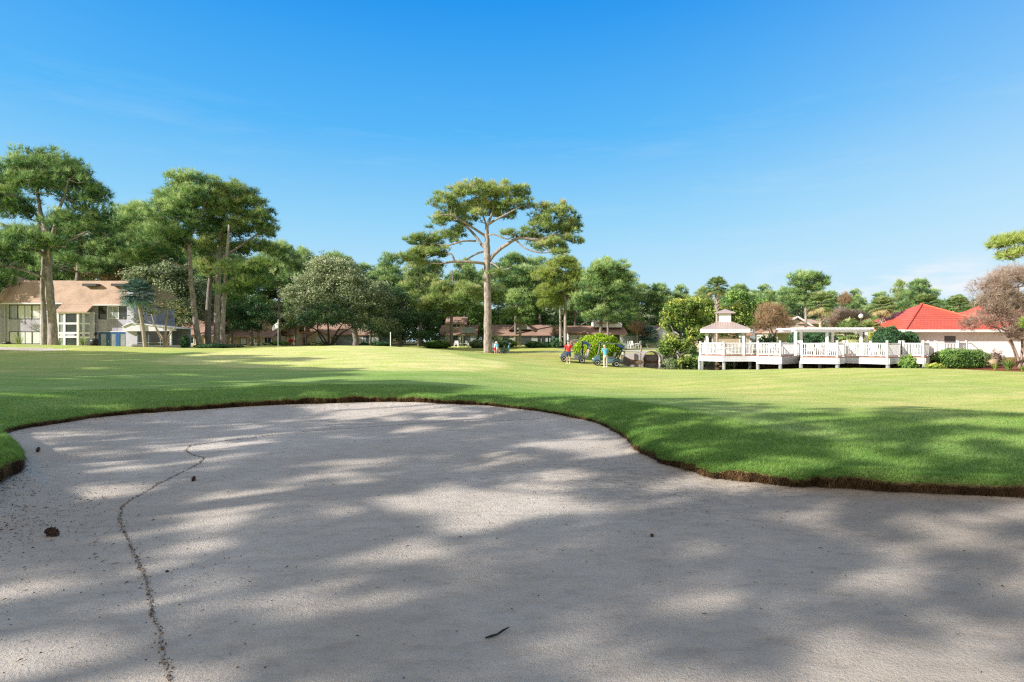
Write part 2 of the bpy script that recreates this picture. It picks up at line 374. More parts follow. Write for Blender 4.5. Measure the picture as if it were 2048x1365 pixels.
def build_ground():
    # angles: fine in front, coarse behind
    a = [0.0]; A = []
    t = -math.pi
    while t < math.pi:
        A.append(t); dd = math.degrees(t)
        t += R(0.16 if 25 < dd < 165 else (0.35 if 0 < dd < 190 else 1.2))
    A = np.array(A); na = len(A)
    D = [0.0, 0.03, 0.07, 0.12, 0.18, 0.25, 0.34, 0.44, 0.56, 0.7]
    st = 0.16
    while D[-1] < 900: D.append(D[-1] + st); st *= 1.0185
    D = np.array(D); 
    RB = Rb(A)
    rings = []; cols = []
    sz = sandz(BC[0] + RB * np.cos(A), BC[1] + RB * np.sin(A))
    lt = sz + liph(A)
    jit = np.random.RandomState(3)
    for off, zz in ((0.10, sz - 0.12), (0.075, sz + liph(A) * .35), (0.05, lt - 0.045), (0.0, lt - 0.035)):
        o2 = off + jit.uniform(-.012, .012, na)
        rings.append(np.stack([BC[0] + (RB + o2) * np.cos(A), BC[1] + (RB + o2) * np.sin(A), zz], 1)); cols.append(np.tile([.17, .12, .07], (na, 1)))
    for d in D:
        x = BC[0] + (RB + d) * np.cos(A); y = BC[1] + (RB + d) * np.sin(A)
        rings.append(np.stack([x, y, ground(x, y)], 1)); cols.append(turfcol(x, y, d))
    V = np.concatenate(rings); C = np.concatenate(cols); nr = len(rings)
    i, j = np.meshgrid(np.arange(nr - 1), np.arange(na), indexing='ij'); j2 = (j + 1) % na
    Fc = np.stack([i * na + j, (i + 1) * na + j, (i + 1) * na + j2, i * na + j2], -1).reshape(-1, 4)
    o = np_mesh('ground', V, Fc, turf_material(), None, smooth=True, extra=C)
    tag(o, kind='structure'); return o
GREEN = [(PX(a, b), b) for a, b in ((300, 27), (600, 24.5), (900, 24.5), (1010, 31), (1000, 37), (900, 47), (760, 55), (620, 55), (500, 48), (380, 40))]
MULCH = [(PX(a, b), b) for a, b in ((1848, 44), (1880, 41.5), (1960, 38.5), (2060, 36.5), (2400, 38), (2400, 60), (2000, 56), (1880, 55), (1845, 50))]
def turfcol(x, y, d):
    rough = np.array([.31, .47, .13]); fair = np.array([.58, .62, .19]); green = np.array([.72, .74, .28]); dry = np.array([.42, .30, .13])
    c = np.tile(rough, (len(x), 1)); r = np.hypot(x, y)
    rs = 0.5 + 0.5 * np.sin(x * .23 + 1.7 * np.sin(y * .11)) * np.cos(y * .19 - x * .07)
    lf = sm(3, -7, x); w = sm(1.5 + 2.5 * lf, 11 + 13 * lf, d + 0 * x) ; c = c * (1 - w[:, None]) + fair * w[:, None]  # rough green carried further on the left, painting deeper shade into the turf
    w = (sm(.55, .95, rs) * .30 * sm(8, 16, r))[:, None]; c = c * (1 - w) + rough * 1.15 * w
    g = sdpoly(x, y, GREEN); w = sm(.5, -.3, g)[:, None]; c = c * (1 - w) + green * w
    w = (sm(4.0, 2.0, g) * sm(.2, .8, g) * .35)[:, None]; c = c * (1 - w) + rough * 1.2 * w
    w = (np.exp(-((x - PX(1060, 58)) / 9) ** 2 - ((y - 62) / 12) ** 2) * .7)[:, None]; c = c * (1 - w) + dry * np.array([1.1, 1.15, .9]) * w
    m = sdpoly(x, y, MULCH); w = sm(.25, -.1, m)[:, None]; c = c * (1 - w) + np.array([.30, .12, .06]) * w
    p = sdpoly(x, y, POND); w = sm(.9, .1, p)[:, None]; c = c * (1 - w) + np.array([.16, .12, .07]) * w
    # leaf litter and shade planting beneath the wood behind the houses
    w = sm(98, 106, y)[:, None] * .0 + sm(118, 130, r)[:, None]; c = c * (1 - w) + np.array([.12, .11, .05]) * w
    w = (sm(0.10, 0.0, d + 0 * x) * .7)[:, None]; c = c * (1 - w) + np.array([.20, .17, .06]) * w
    return c
def turf_material():
    m, nt, b = newmat('turf')
    a = nt.nodes.new('ShaderNodeAttribute'); a.attribute_name = 'basecol'
    v = coords(nt, True)
    n1 = noise(nt, 0.35, 6, 0.7, v); n2 = noise(nt, 14.0, 6, 0.75, v); n3 = noise(nt, 70, 3, 0.7, v); n4 = noise(nt, 2.2, 5, .65, mapping(nt, v, (.5, 1.6, 1), (0, 0, .3)))
    r1 = ramp(nt, [(0.3, (.80, .92, .62)), (0.5, (1, 1, 1)), (0.7, (1.24, 1.07, 1.28))]); nt.links.new(n1.outputs[0], r1.inputs[0])
    r2 = ramp(nt, [(0.25, (.55, .62, .5)), (0.5, (1, 1, 1)), (0.75, (1.35, 1.25, 1.3))]); nt.links.new(n2.outputs[0], r2.inputs[0])
    r3 = ramp(nt, [(0.3, (.6, .65, .6)), (0.7, (1.35, 1.3, 1.3))]); nt.links.new(n3.outputs[0], r3.inputs[0])
    r4 = ramp(nt, [(0.3, (.8, .9, .7)), (0.5, (1, 1, 1)), (0.72, (1.25, 1.1, 1.2))]); nt.links.new(n4.outputs[0], r4.inputs[0])
    c = mixc(nt, 1.0, a.outputs['Color'], r1.outputs[0], 'MULTIPLY')
    c = mixc(nt, 0.7, c, r2.outputs[0], 'MULTIPLY'); c = mixc(nt, 0.6, c, r3.outputs[0], 'MULTIPLY'); c = mixc(nt, 0.9, c, r4.outputs[0], 'MULTIPLY')
    n6 = noise(nt, 1.1, 4, .75, mapping(nt, v, (.7, 1.3, 1), (0, 0, .8))); r6 = ramp(nt, [(.70, (0, 0, 0)), (.76, (1, 1, 1))]); nt.links.new(n6.outputs[0], r6.inputs[0])
    c = mixc(nt, mathn(nt, 'MULTIPLY', r6.outputs[0], .55), c, (.22, .17, .07))
    wv = nt.nodes.new('ShaderNodeTexWave'); wv.inputs['Scale'].default_value = .14; wv.inputs['Distortion'].default_value = 1.2; wv.inputs['Detail'].default_value = 2; nt.links.new(mapping(nt, v, (1, 1, 1), (0, 0, 1.1)), wv.inputs[0])
    r7 = ramp(nt, [(.3, (.93, .96, .9)), (.7, (1.06, 1.03, 1.08))]); nt.links.new(wv.outputs['Fac'], r7.inputs[0]); c = mixc(nt, 1.0, c, r7.outputs[0], 'MULTIPLY')
    nt.links.new(c, b.inputs['Base Color']); b.inputs['Roughness'].default_value = 0.9; b.inputs['Specular IOR Level'].default_value = 0.15
    h = mathn(nt, 'ADD', mathn(nt, 'MULTIPLY', n2.outputs[0], 1.0), n3.outputs[0])
    bump(nt, b, h, 0.55, 0.03)
    return m
def sand_material(name='bunker_sand', dark=1.0):
    m, nt, b = newmat(name)
    v = coords(nt, True)
    n1 = noise(nt, 0.7, 6, 0.7, v); n2 = noise(nt, 160, 4, 0.85, v); n3 = noise(nt, 5.0, 6, 0.7, mapping(nt, v, (.8, 1.8, 1), (0, 0, -.35)))
    n4 = noise(nt, 48, 3, 0.7, v)
    r1 = ramp(nt, [(0.3, (.86, .85, .84)), (0.65, (1.06, 1.06, 1.06))]); nt.links.new(n1.outputs[0], r1.inputs[0])
    r2 = ramp(nt, [(0.24, (.35, .34, .33)), (0.40, (.90, .90, .90)), (0.6, (1.02, 1.02, 1.02)), (0.78, (1.18, 1.17, 1.15))]); nt.links.new(n2.outputs[0], r2.inputs[0])
    r3 = ramp(nt, [(0.28, (.80, .79, .78)), (0.5, (1, 1, 1)), (0.75, (1.08, 1.08, 1.08))]); nt.links.new(n3.outputs[0], r3.inputs[0])
    r4 = ramp(nt, [(0.30, (.5, .49, .48)), (0.40, (1, 1, 1))]); nt.links.new(n4.outputs[0], r4.inputs[0])
    c = mixc(nt, 1.0, (.70 * dark, .635 * dark, .565 * dark), r1.outputs[0], 'MULTIPLY')
    c = mixc(nt, 0.85, c, r2.outputs[0], 'MULTIPLY'); c = mixc(nt, 1.0, c, r3.outputs[0], 'MULTIPLY'); c = mixc(nt, 0.55, c, r4.outputs[0], 'MULTIPLY')
    # rougher, needle strewn wedge right of the middle of the bunker
    dm = nt.nodes.new('ShaderNodeVectorMath'); dm.operation = 'DISTANCE'; nt.links.new(mapping(nt, v, (.55, .8, 1), (0, 0, -.3)), dm.inputs[0])
    import mathutils
    q_ = mathutils.Vector((1.3 * .55, 6.6 * .8, 0)); q_.rotate(mathutils.Euler((0, 0, -.3))); dm.inputs[1].default_value = q_
    rm = ramp(nt, [(0.15, (1, 1, 1)), (0.75, (0, 0, 0))]); nt.links.new(mathn(nt, 'DIVIDE', dm.outputs['Value'], 2.2), rm.inputs[0])
    n5 = noise(nt, 9, 8, .8, mapping(nt, v, (.7, 1.5, 1), (0, 0, -.5))); r5 = ramp(nt, [(.38, (.52, .50, .48)), (.55, (1, 1, 1))]); nt.links.new(n5.outputs[0], r5.inputs[0])
    c = mixc(nt, mathn(nt, 'MULTIPLY', rm.outputs[0], .75), c, mixc(nt, 1.0, c, r5.outputs[0], 'MULTIPLY'))
    n6 = noise(nt, .28, 3, .5, v); r6 = ramp(nt, [(.35, (.86, .84, .81)), (.62, (1.04, 1.04, 1.04))]); nt.links.new(n6.outputs[0], r6.inputs[0]); c = mixc(nt, 1.0, c, r6.outputs[0], 'MULTIPLY')
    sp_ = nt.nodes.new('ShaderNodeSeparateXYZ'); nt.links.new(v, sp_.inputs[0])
    shade_tone = mathn(nt, 'ADD', mathn(nt, 'ADD', sp_.outputs[0], mathn(nt, 'MULTIPLY', sp_.outputs[1], -.35)), mathn(nt, 'MULTIPLY', n1.outputs[0], 2.0))  # shade painted into the sand colour, deeper to the right and near side
    rw = ramp(nt, [(0.0, (1.04, 1.04, 1.05)), (0.45, (1, 1, 1)), (1.0, (.80, .785, .77))]); nt.links.new(mathn(nt, 'DIVIDE', mathn(nt, 'ADD', shade_tone, 4.0), 7.0), rw.inputs[0])
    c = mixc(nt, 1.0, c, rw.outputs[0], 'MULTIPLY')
    nt.links.new(c, b.inputs['Base Color']); b.inputs['Roughness'].default_value = 0.95; b.inputs['Specular IOR Level'].default_value = 0.1
    h = mathn(nt, 'ADD', mathn(nt, 'MULTIPLY', n2.outputs[0], .35), mathn(nt, 'ADD', mathn(nt, 'MULTIPLY', n4.outputs[0], .8), mathn(nt, 'MULTIPLY', n3.outputs[0], 1.2)))
    bump(nt, b, h, 0.7, 0.03)
    return m
def build_sand():
    A = np.linspace(0, 2 * np.pi, 1441)[:-1]; na = len(A); S = np.linspace(0.0, 1.0, 170)[1:]
    rings = [np.array([[BC[0], BC[1], float(sandz(np.array([BC[0] + 1e-4]), np.array([BC[1]]))[0])]])]
    for s in S:
        rr = (Rb(A) + 0.25) * s; x = BC[0] + rr * np.cos(A); y = BC[1] + rr * np.sin(A); rings.append(np.stack([x, y, sandz(x, y)], 1))
    V = np.concatenate(rings)
    i, j = np.meshgrid(np.arange(len(S) - 1), np.arange(na), indexing='ij'); j2 = (j + 1) % na
    Fc = np.stack([1 + i * na + j, 1 + (i + 1) * na + j, 1 + (i + 1) * na + j2, 1 + i * na + j2], -1).reshape(-1, 4)
    jj = np.arange(na); F0 = np.stack([np.zeros(na, int), 1 + jj, 1 + (jj + 1) % na, 1 + (jj + 1) % na], 1)
    # centre fan as thin quads is not allowed, so close it with triangles in a second pass
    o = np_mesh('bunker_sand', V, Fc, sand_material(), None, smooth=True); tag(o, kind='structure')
    import bmesh
    bm = bmesh.new(); bm.from_mesh(o.data); bm.verts.ensure_lookup_table()
    for k in range(na): bm.faces.new((bm.verts[0], bm.verts[1 + k], bm.verts[1 + (k + 1) % na]))
    bm.to_mesh(o.data); bm.free()
def drape(name, poly_pts, mat, dz, n=60, kind='structure', fn=None):
    """a sheet over the ground inside an ellipse-like star polygon about its centroid"""
    fn = fn or ground
    P_ = np.array(poly_pts); c = P_.mean(0); th = np.arctan2(P_[:, 1] - c[1], P_[:, 0] - c[0]); rr = np.hypot(*(P_ - c).T); o_ = np.argsort(th); th = th[o_]; rr = rr[o_]
    A = np.linspace(-np.pi, np.pi, 121)[:-1]; RR = np.interp(A, np.concatenate([th - 2 * np.pi, th, th + 2 * np.pi]), np.tile(rr, 3)); na = len(A)
    RR = RR * (1 + .03 * np.sin(A * 9) + .02 * np.sin(A * 17 + 1))
    rings = []
    for s in np.linspace(.02, 1, 24): x = c[0] + RR * s * np.cos(A); y = c[1] + RR * s * np.sin(A); rings.append(np.stack([x, y, fn(x, y) + dz], 1))
    V = np.concatenate(rings); i, j = np.meshgrid(np.arange(23), np.arange(na), indexing='ij'); j2 = (j + 1) % na
    return tag(np_mesh(name, V, np.stack([i * na + j, (i + 1) * na + j, (i + 1) * na + j2, i * na + j2], -1).reshape(-1, 4), mat, None, smooth=True), kind=kind)
def ribbon(name, pts, w, mat, dz, kind='structure', step=0.6):
    P_ = [Vector((a, b, 0)) for a, b in pts]; L = []
    for a, b in zip(P_[:-1], P_[1:]):
        n = max(1, int((b - a).length / step)); L += [a.lerp(b, k / n) for k in range(n)]
    L.append(P_[-1]); L = np.array([[p.x, p.y] for p in L])
    for _ in range(4): L[1:-1] = (L[:-2] + 2 * L[1:-1] + L[2:]) / 4
    T = np.gradient(L, axis=0); T /= np.hypot(T[:, 0], T[:, 1])[:, None]; N = np.stack([-T[:, 1], T[:, 0]], 1)
    rows = []; m = 5
    for k in np.linspace(-.5, .5, m): q = L + N * w * k; rows.append(np.stack([q[:, 0], q[:, 1], ground(q[:, 0], q[:, 1]) + dz], 1))
    V = np.concatenate(rows); n = len(L); i, j = np.meshgrid(np.arange(m - 1), np.arange(n - 1), indexing='ij')
    return tag(np_mesh(name, V, np.stack([i * n + j, i * n + j + 1, (i + 1) * n + j + 1, (i + 1) * n + j], -1).reshape(-1, 4), mat, None, smooth=True), kind=kind)
build_ground(); build_sand()
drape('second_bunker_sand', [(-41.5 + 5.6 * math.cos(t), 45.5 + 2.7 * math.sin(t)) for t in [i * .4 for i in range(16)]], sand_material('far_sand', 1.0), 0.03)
ribbon('cart_path', [(PX(-100, 93), 93), (PX(700, 92), 92), (PX(1000, 90.5), 90.5), (PX(1150, 88), 88), (PX(1240, 80), 80), (PX(1300, 69), 69), (PX(1420, 69.5), 69.5), (PX(1600, 72), 72)], 2.4, 'path', 0.05)
ribbon('road', [(PX(1130, 104), 104), (PX(1250, 93), 93), (PX(1330, 84), 84), (PX(1420, 80), 80), (PX(1560, 80), 80)], 4.6, 'road', 0.05)
# pond water
m, nt, b = newmat('pond_water')
b.inputs['Base Color'].default_value = (.035, .03, .02, 1); b.inputs['Roughness'].default_value = 0.06; b.inputs['Specular IOR Level'].default_value = 0.9
wn = noise(nt, 1.6, 3, .5, mapping(nt, coords(nt, True), (1, .35, 1))); bump(nt, b, wn.outputs[0], .12, .05)
c_ = np.mean(POND, axis=0)
mb = MB(); mb.add([(c_[0] + (x - c_[0]) * 1.04, c_[1] + (y - c_[1]) * 1.04, WATER) for x, y in POND], [tuple(range(len(POND)))])
tag(mb.build('pond_water', m), kind='structure')

# ---------------------------------------------------------------- turf blades near the bunker edge (nobody could count them)
def blades(name, xs, ys, zs, h, w, lean, tint, mat):
    n = len(xs); rs = np.random.RandomState(11)
    a = rs.uniform(0, 2 * np.pi, n); side = np.stack([np.cos(a), np.sin(a), 0 * a], 1) * (w / 2)[:, None]
    base = np.stack([xs, ys, zs], 1); tip = base + lean * h[:, None]
    V = np.stack([base - side, base + side, tip], 1).reshape(-1, 3)
    return np_mesh(name, V, np.arange(3 * n).reshape(-1, 3), mat, None, tint=np.repeat(tint, 3))
rs = np.random.RandomState(7)
def rimpts(n, dmax, power, a0=5, a1=185):
    th = R(rs.uniform(a0, a1, n)) if False else np.radians(rs.uniform(a0, a1, n)); d = dmax * rs.uniform(0, 1, n) ** power
    r = Rb(th) + d; x = BC[0] + r * np.cos(th); y = BC[1] + r * np.sin(th)
    k = (y > 1.5) & (np.abs(x) < y * 1.05 + 1); return x[k], y[k], d[k], th[k]
x1, y1, d1, t1 = rimpts(260000, 2.6, 1.5)
x2 = rs.uniform(0.5, 10, 190000); y2 = rs.uniform(5.6, 12, 190000)
th = np.arctan2(y2 - BC[1], x2 - BC[0]); dd = np.hypot(x2 - BC[0], y2 - BC[1]) - Rb(th); k = (dd > .02) & (np.abs(x2) < y2 * .97) & (rs.uniform(0, 1, len(x2)) < sm(12, 7.5, y2 + .8 * np.sin(x2 * 1.9) + rs.normal(0, .5, len(x2))))
x = np.concatenate([x1, x2[k]]); y = np.concatenate([y1, y2[k]]); d = np.concatenate([d1, dd[k]])
z = ground(x, y); n = len(x)
h = rs.uniform(.018, .05, n) * (1 + .35 * np.exp(-d * 5) + .8 * np.exp(-d / .05)); lean = rs.normal(0, .45, (n, 3)); lean[:, 2] = 1
thb = np.arctan2(y - BC[1], x - BC[0]); over = np.exp(-d / .06) * .9; lean[:, 0] -= np.cos(thb) * over; lean[:, 1] -= np.sin(thb) * over; lean[:, 2] -= over * .9
pt = .5 + .5 * np.sin(x * 3.1 + 2 * np.sin(y * 2.3)) * np.cos(y * 2.7 - x)
ti = np.clip(rs.beta(2.2, 2.6, n) * .72 + pt * .16 + np.where(rs.uniform(0, 1, n) < .04, .35, 0), 0, 1)
tag(blades('turf_grass', x, y, z - .004, h, rs.uniform(.003, .0075, n), lean, ti, M['turf']), 'short green turf blades growing back from the bunker edge', 'grass', kind='stuff')
th = np.radians(rs.uniform(5, 185, 90000)); r = Rb(th); hh = liph(th); f = rs.uniform(0, 1, len(th))
x = BC[0] + (r - .005 + .05 * (1 - f)) * np.cos(th); y = BC[1] + (r - .005 + .05 * (1 - f)) * np.sin(th); zs = sandz(x, y) + hh * (.1 + .82 * f)
lean = rs.normal(0, .5, (len(th), 3)); lean[:, 0] -= np.cos(th) * .5; lean[:, 1] -= np.sin(th) * .5; lean[:, 2] -= .55
tag(blades('dead_grass_fringe', x, y, zs, rs.uniform(.02, .06, len(th)), rs.uniform(.003, .008, len(th)), lean, np.clip(rs.beta(2, 2.2, len(th)) * (.62 + .38 * np.sin(th * 23 + 2 * np.sin(th * 61))), 0, 1), M['deadgrass']), 'brown dead grass and roots hanging down the bunker lip', 'dead grass', kind='stuff')
# fine litter on the sand
def chips(name, x, y, L, W, tint, mat, label):
    n = len(x); a = rs.uniform(0, np.pi, n); zz = sandz(x, y)
    u = np.stack([np.cos(a), np.sin(a), 0 * a], 1) * L[:, None]; v_ = np.stack([-np.sin(a), np.cos(a), 0 * a], 1) * W[:, None]
    c = np.stack([x, y, zz + .006], 1); up = np.zeros((n, 3)); up[:, 2] = rs.uniform(.002, .008, n)
    V = np.stack([c - u, c + v_ + up, c + u, c - v_], 1).reshape(-1, 3)
    return tag(np_mesh(name, V, np.arange(4 * n).reshape(-1, 4), mat, None, tint=np.repeat(tint, 4)), label, 'litter', kind='stuff')
TR = [(1080,840),(1000,842),(900,845),(760,853),(640,862),(520,875),(420,886),(380,891),(371,900),(385,910),(408,916),(400,926),(370,941),(320,966),(290,985),(262,1000),(243,1014),(240,1045),(255,1080),(272,1115),(290,1150),(300,1190),(305,1225),(318,1260),(328,1310),(338,1365)]
TW = [(PX(a, EYE * F / (b - 682.5)), EYE * F / (b - 682.5)) for a, b in TR]
tx, ty = [], []
for (a, b), (c, d) in zip(TW[:-1], TW[1:]):
    L_ = math.hypot(c - a, d - b); k = max(2, int(L_ * 110)); t = rs.uniform(0, 1, k); tx += list(a + (c - a) * t + rs.normal(0, .011, k)); ty += list(b + (d - b) * t + rs.normal(0, .011, k))
tx = np.array(tx); ty = np.array(ty); n = len(tx)
chips('sand_litter_trail', tx, ty, rs.uniform(.003, .011, n), rs.uniform(.0015, .005, n), rs.uniform(.1, .6, n), M['deadgrass'], 'thin winding trail of dark litter washed along the sand')
n = 5000; th = rs.uniform(0, 2 * np.pi, n); s = rs.uniform(0, 1, n) ** .5; x = BC[0] + Rb(th) * s * np.cos(th); y = BC[1] + Rb(th) * s * np.sin(th)
lx = rs.normal(-4.5, .4, 1500); ly = rs.normal(4.6, .9, 1500); bx = []; 
th = np.radians(rs.uniform(70, 165, 3000)); rr = Rb(th) - np.abs(rs.normal(0, .3, 3000)); 
x = np.concatenate([x, lx, BC[0] + rr * np.cos(th)]); y = np.concatenate([y, ly, BC[1] + rr * np.sin(th)])
thk = np.arctan2(y - BC[1], x - BC[0]); k = (np.hypot(x - BC[0], y - BC[1]) < Rb(thk) - .03) & (y > 1.8); x = x[k]; y = y[k]; n = len(x)
chips('sand_litter', x, y, rs.uniform(.002, .010, n) * rs.choice([1, 1, 1, 2.4], n), rs.uniform(.0006, .002, n), rs.uniform(0, .45, n), M['deadgrass'], 'scattered bits of pine needle and bark on the bunker sand')
# the trail itself: a shallow irregular groove of darker damp sand
L = []
for (a, b), (c, d) in zip(TW[:-1], TW[1:]):
    k = max(1, int(math.hypot(c - a, d - b) / .03)); L += [(a + (c - a) * i / k, b + (d - b) * i / k) for i in range(k)]
L = np.array(L); L += rs.normal(0, .004, L.shape); T = np.gradient(L, axis=0); T /= np.hypot(T[:, 0], T[:, 1])[:, None] + 1e-9; N = np.stack([-T[:, 1], T[:, 0]], 1)
wv = np.abs(rs.normal(.004, .003, len(L)))[:, None]; q0 = L - N * wv; q1 = L + N * wv
V = np.concatenate([np.column_stack([q0, sandz(q0[:, 0], q0[:, 1]) + .004]), np.column_stack([q1, sandz(q1[:, 0], q1[:, 1]) + .004])]); n = len(L); j = np.arange(n - 1)
tag(np_mesh('sand_groove', V, np.stack([j, j + 1, n + j + 1, n + j], 1), simple('damp_sand', (.34, .31, .28), .95, .4, 40)), kind='structure')
# ================================================================ FOLIAGE
def unit(v): return v / (np.linalg.norm(v, axis=-1, keepdims=True) + 1e-9)
def tuft_geo(rs, C, D, K, L, W, tint, spread=.75):
    """needle tufts: K blades from every centre C, fanned about direction D"""
    n = len(C); d = unit(D[:, None, :] + rs.normal(0, spread, (n, K, 3)))
    s = unit(np.cross(d, rs.normal(0, 1, (n, K, 3)))) * W / 2; c = C[:, None, :] + rs.normal(0, L * .06, (n, K, 3))
    tip = c + d * (L * rs.uniform(.6, 1.25, (n, K, 1)))
    V = np.stack([c - s, c + s, tip], 2).reshape(-1, 3)
    t = (tint[:, None] + rs.normal(0, .05, (n, K)))
    return V, np.repeat(np.clip(t, 0, 1).ravel(), 3)
def leaf_geo(rs, C, D, L, W, tint, spread=.8):
    n = len(C); nrm = unit(D + rs.normal(0, spread, (n, 3))); u = unit(np.cross(nrm, rs.normal(0, 1, (n, 3)))); v = np.cross(nrm, u)
    l = (L * rs.uniform(.6, 1.3, n))[:, None]; w = (W * rs.uniform(.6, 1.3, n))[:, None]
    V = np.stack([C - u * l / 2, C + v * w / 2, C + u * l / 2, C - v * w / 2], 1).reshape(-1, 3)
    return V, np.repeat(np.clip(tint, 0, 1), 4)
def pads_from_blobs(rs, blobs, dens):
    """pad centres spread over the shell and inside of ellipsoids (x,y,z,rx,ry,rz)"""
    out = []
    for bl in blobs:
        x, y, z, rx, ry, rz = bl[:6]; k = bl[6] if len(bl) > 6 else 1.0
        area = (rx * ry + rx * rz + ry * rz) * 4
        n = max(2, int(area * dens * k)); d = unit(rs.normal(0, 1, (n, 3))); d[:, 2] = np.where(d[:, 2] < -.35, -d[:, 2], d[:, 2])
        r = rs.uniform(.15, 1.0, n)[:, None] ** .5 * rs.uniform(.85, 1.22, (n, 1))
        out.append(np.column_stack([d * r * [rx, ry, rz] + [x, y, z], d]))
    return np.concatenate(out)
def grow(mb, nodes, pads, rs, r0=.05, maxr=.22):
    """twigs from each pad to the nearest part of the skeleton already grown"""
    N = [np.array(p) for p in nodes]; arr = np.array(N)
    d0 = np.min(np.linalg.norm(pads[:, None, :3] - arr[None], axis=2), axis=1); order = np.argsort(d0)
    for i in order:
        p = pads[i, :3]; dv = arr - p; dist = np.linalg.norm(dv, axis=1) + np.maximum(arr[:, 2] - p[2], 0) * 1.2
        j = int(np.argmin(dist)); q = arr[j]; L = np.linalg.norm(p - q)
        if L < .25: continue
        k = max(2, int(L / 1.0)); mid = []
        for a in range(1, k + 1):
            t = a / k; m = q + (p - q) * t; m = m + rs.normal(0, .06 * L * math.sin(math.pi * min(t, .95)), 3) ; m[2] += -.10 * L * math.sin(math.pi * t) ; mid.append(m)
        mid[-1] = p
        rr = min(maxr, r0 + .016 * L); rad = list(np.linspace(rr, r0 * .45, k + 1))
        mb.tube([q] + mid, rad, 4 if rr < .08 else 5, cap=False); arr = np.concatenate([arr, np.array(mid)])
def limbnodes(pts, step=.7):
    out = []
    for a, b in zip(pts[:-1], pts[1:]):
        a = np.array(a[:3]); b = np.array(b[:3]); n = max(1, int(np.linalg.norm(b - a) / step)); out += [a + (b - a) * k / n for k in range(n)]
    out.append(np.array(pts[-1][:3])); return out
def smooth_path(pts, n=4):
    """Catmull-Rom through (x,y,z,r)"""
    p = [np.array(q, float) for q in pts]; p = [2 * p[0] - p[1]] + p + [2 * p[-1] - p[-2]]; out = []
    for i in range(1, len(p) - 2):
        for k in range(n):
            t = k / n; a, b, c, d = p[i - 1:i + 3]
            out.append(.5 * ((2 * b) + (-a + c) * t + (2 * a - 5 * b + 4 * c - d) * t * t + (-a + 3 * b - 3 * c + d) * t ** 3))
    out.append(p[-2]); return out
CROWN_K = {'needle': dict(nt=20, K=9, L=.55, W=.055), 'leaf': dict(nl=46, L=.34, W=.2), 'bare': dict(nl=7, L=.2, W=.12)}
def plant_tree(name, loc, trunks, blobs, style, leafm, barkm, seed, dens=.55, pad_r=.8, scale=1.0, label=None, cat='tree', group=None, rz=0, det=1.0, lsz=1.0, twigs=True, sides=9):
    """trunks: list of [(x,y,z,r),...] polylines in local metres; blobs: ellipsoids in local metres"""
    rs = np.random.RandomState(seed)
    root = empty(name, loc, rz, label, cat, group)
    mb = MB(); nodes = []
    for tr in trunks:
        sp = smooth_path(tr); jit = .25 * min(q[3] for q in sp[:2])
        pp = [(q[0] + rs.normal(0, jit * .25), q[1] + rs.normal(0, jit * .25), q[2]) for q in sp]
        mb.tube(pp, [max(.02, q[3]) for q in sp], sides if tr[0][3] > .2 else 6); nodes += [n for n in limbnodes(sp) ]
    pads = pads_from_blobs(rs, blobs, dens * (1.35 if style == 'needle' else 1))
    zmin = min(b[2] - b[5] for b in blobs) - 1.0
    nd = [n for n in nodes if n[2] > zmin] or nodes[-3:]
    if twigs: grow(mb, nd, pads, rs)
    mb.build('trunk', barkm, root, smooth=True)
    zt = max(b[2] + b[5] for b in blobs); zb = min(b[2] - b[5] for b in blobs)
    hgt = (pads[:, 2] - zb) / (zt - zb + 1e-6)
    ptint = .24 + .20 * hgt + .22 * pads[:, 5] + .14 * (-pads[:, 3] * .9 - pads[:, 4] * .4) + rs.normal(0, .12, len(pads))  # crown light put into the tint: paler on top and sunward, darker below
    if style == 'needle':
        nt = max(6, int(15 * det)); n = len(pads); e = unit(rs.normal(0, 1, (n, nt, 3))); e[..., 2] = np.where(e[..., 2] < -.2, -e[..., 2], e[..., 2])
        pr = pad_r * rs.uniform(.7, 1.3, (n, 1, 1))
        C = pads[:, None, :3] + e * pr * np.array([1, 1, .80]) * rs.uniform(.55, 1, (n, nt, 1))
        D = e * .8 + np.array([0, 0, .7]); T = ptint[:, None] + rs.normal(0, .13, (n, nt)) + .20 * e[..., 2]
        V, t = tuft_geo(rs, C.reshape(-1, 3), D.reshape(-1, 3), 9, .60 * lsz, .056 * lsz, T.ravel(), .85)
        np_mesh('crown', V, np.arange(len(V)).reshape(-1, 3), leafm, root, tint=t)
    else:
        nl = max(5, int((46 if style == 'leaf' else 16) * det)); n = len(pads); e = unit(rs.normal(0, 1, (n, nl, 3)))
        pr = pad_r * rs.uniform(.7, 1.3, (n, 1, 1)); C = pads[:, None, :3] + e * pr * np.array([1, 1, .75]) * rs.uniform(.4, 1, (n, nl, 1))
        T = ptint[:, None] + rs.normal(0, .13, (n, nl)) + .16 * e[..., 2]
        if style == 'bare':
            V, t = tuft_geo(rs, C.reshape(-1, 3), (e + [0, 0, .5]).reshape(-1, 3), 4, .62 * lsz, .028 * lsz, T.ravel(), .5)
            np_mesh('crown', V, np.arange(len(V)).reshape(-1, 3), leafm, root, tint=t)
        else:
            V, t = leaf_geo(rs, C.reshape(-1, 3), (e * .8 + [0, 0, .5]).reshape(-1, 3), .34 * lsz, .22 * lsz, T.ravel())
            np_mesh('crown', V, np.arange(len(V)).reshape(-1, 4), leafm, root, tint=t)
    return root
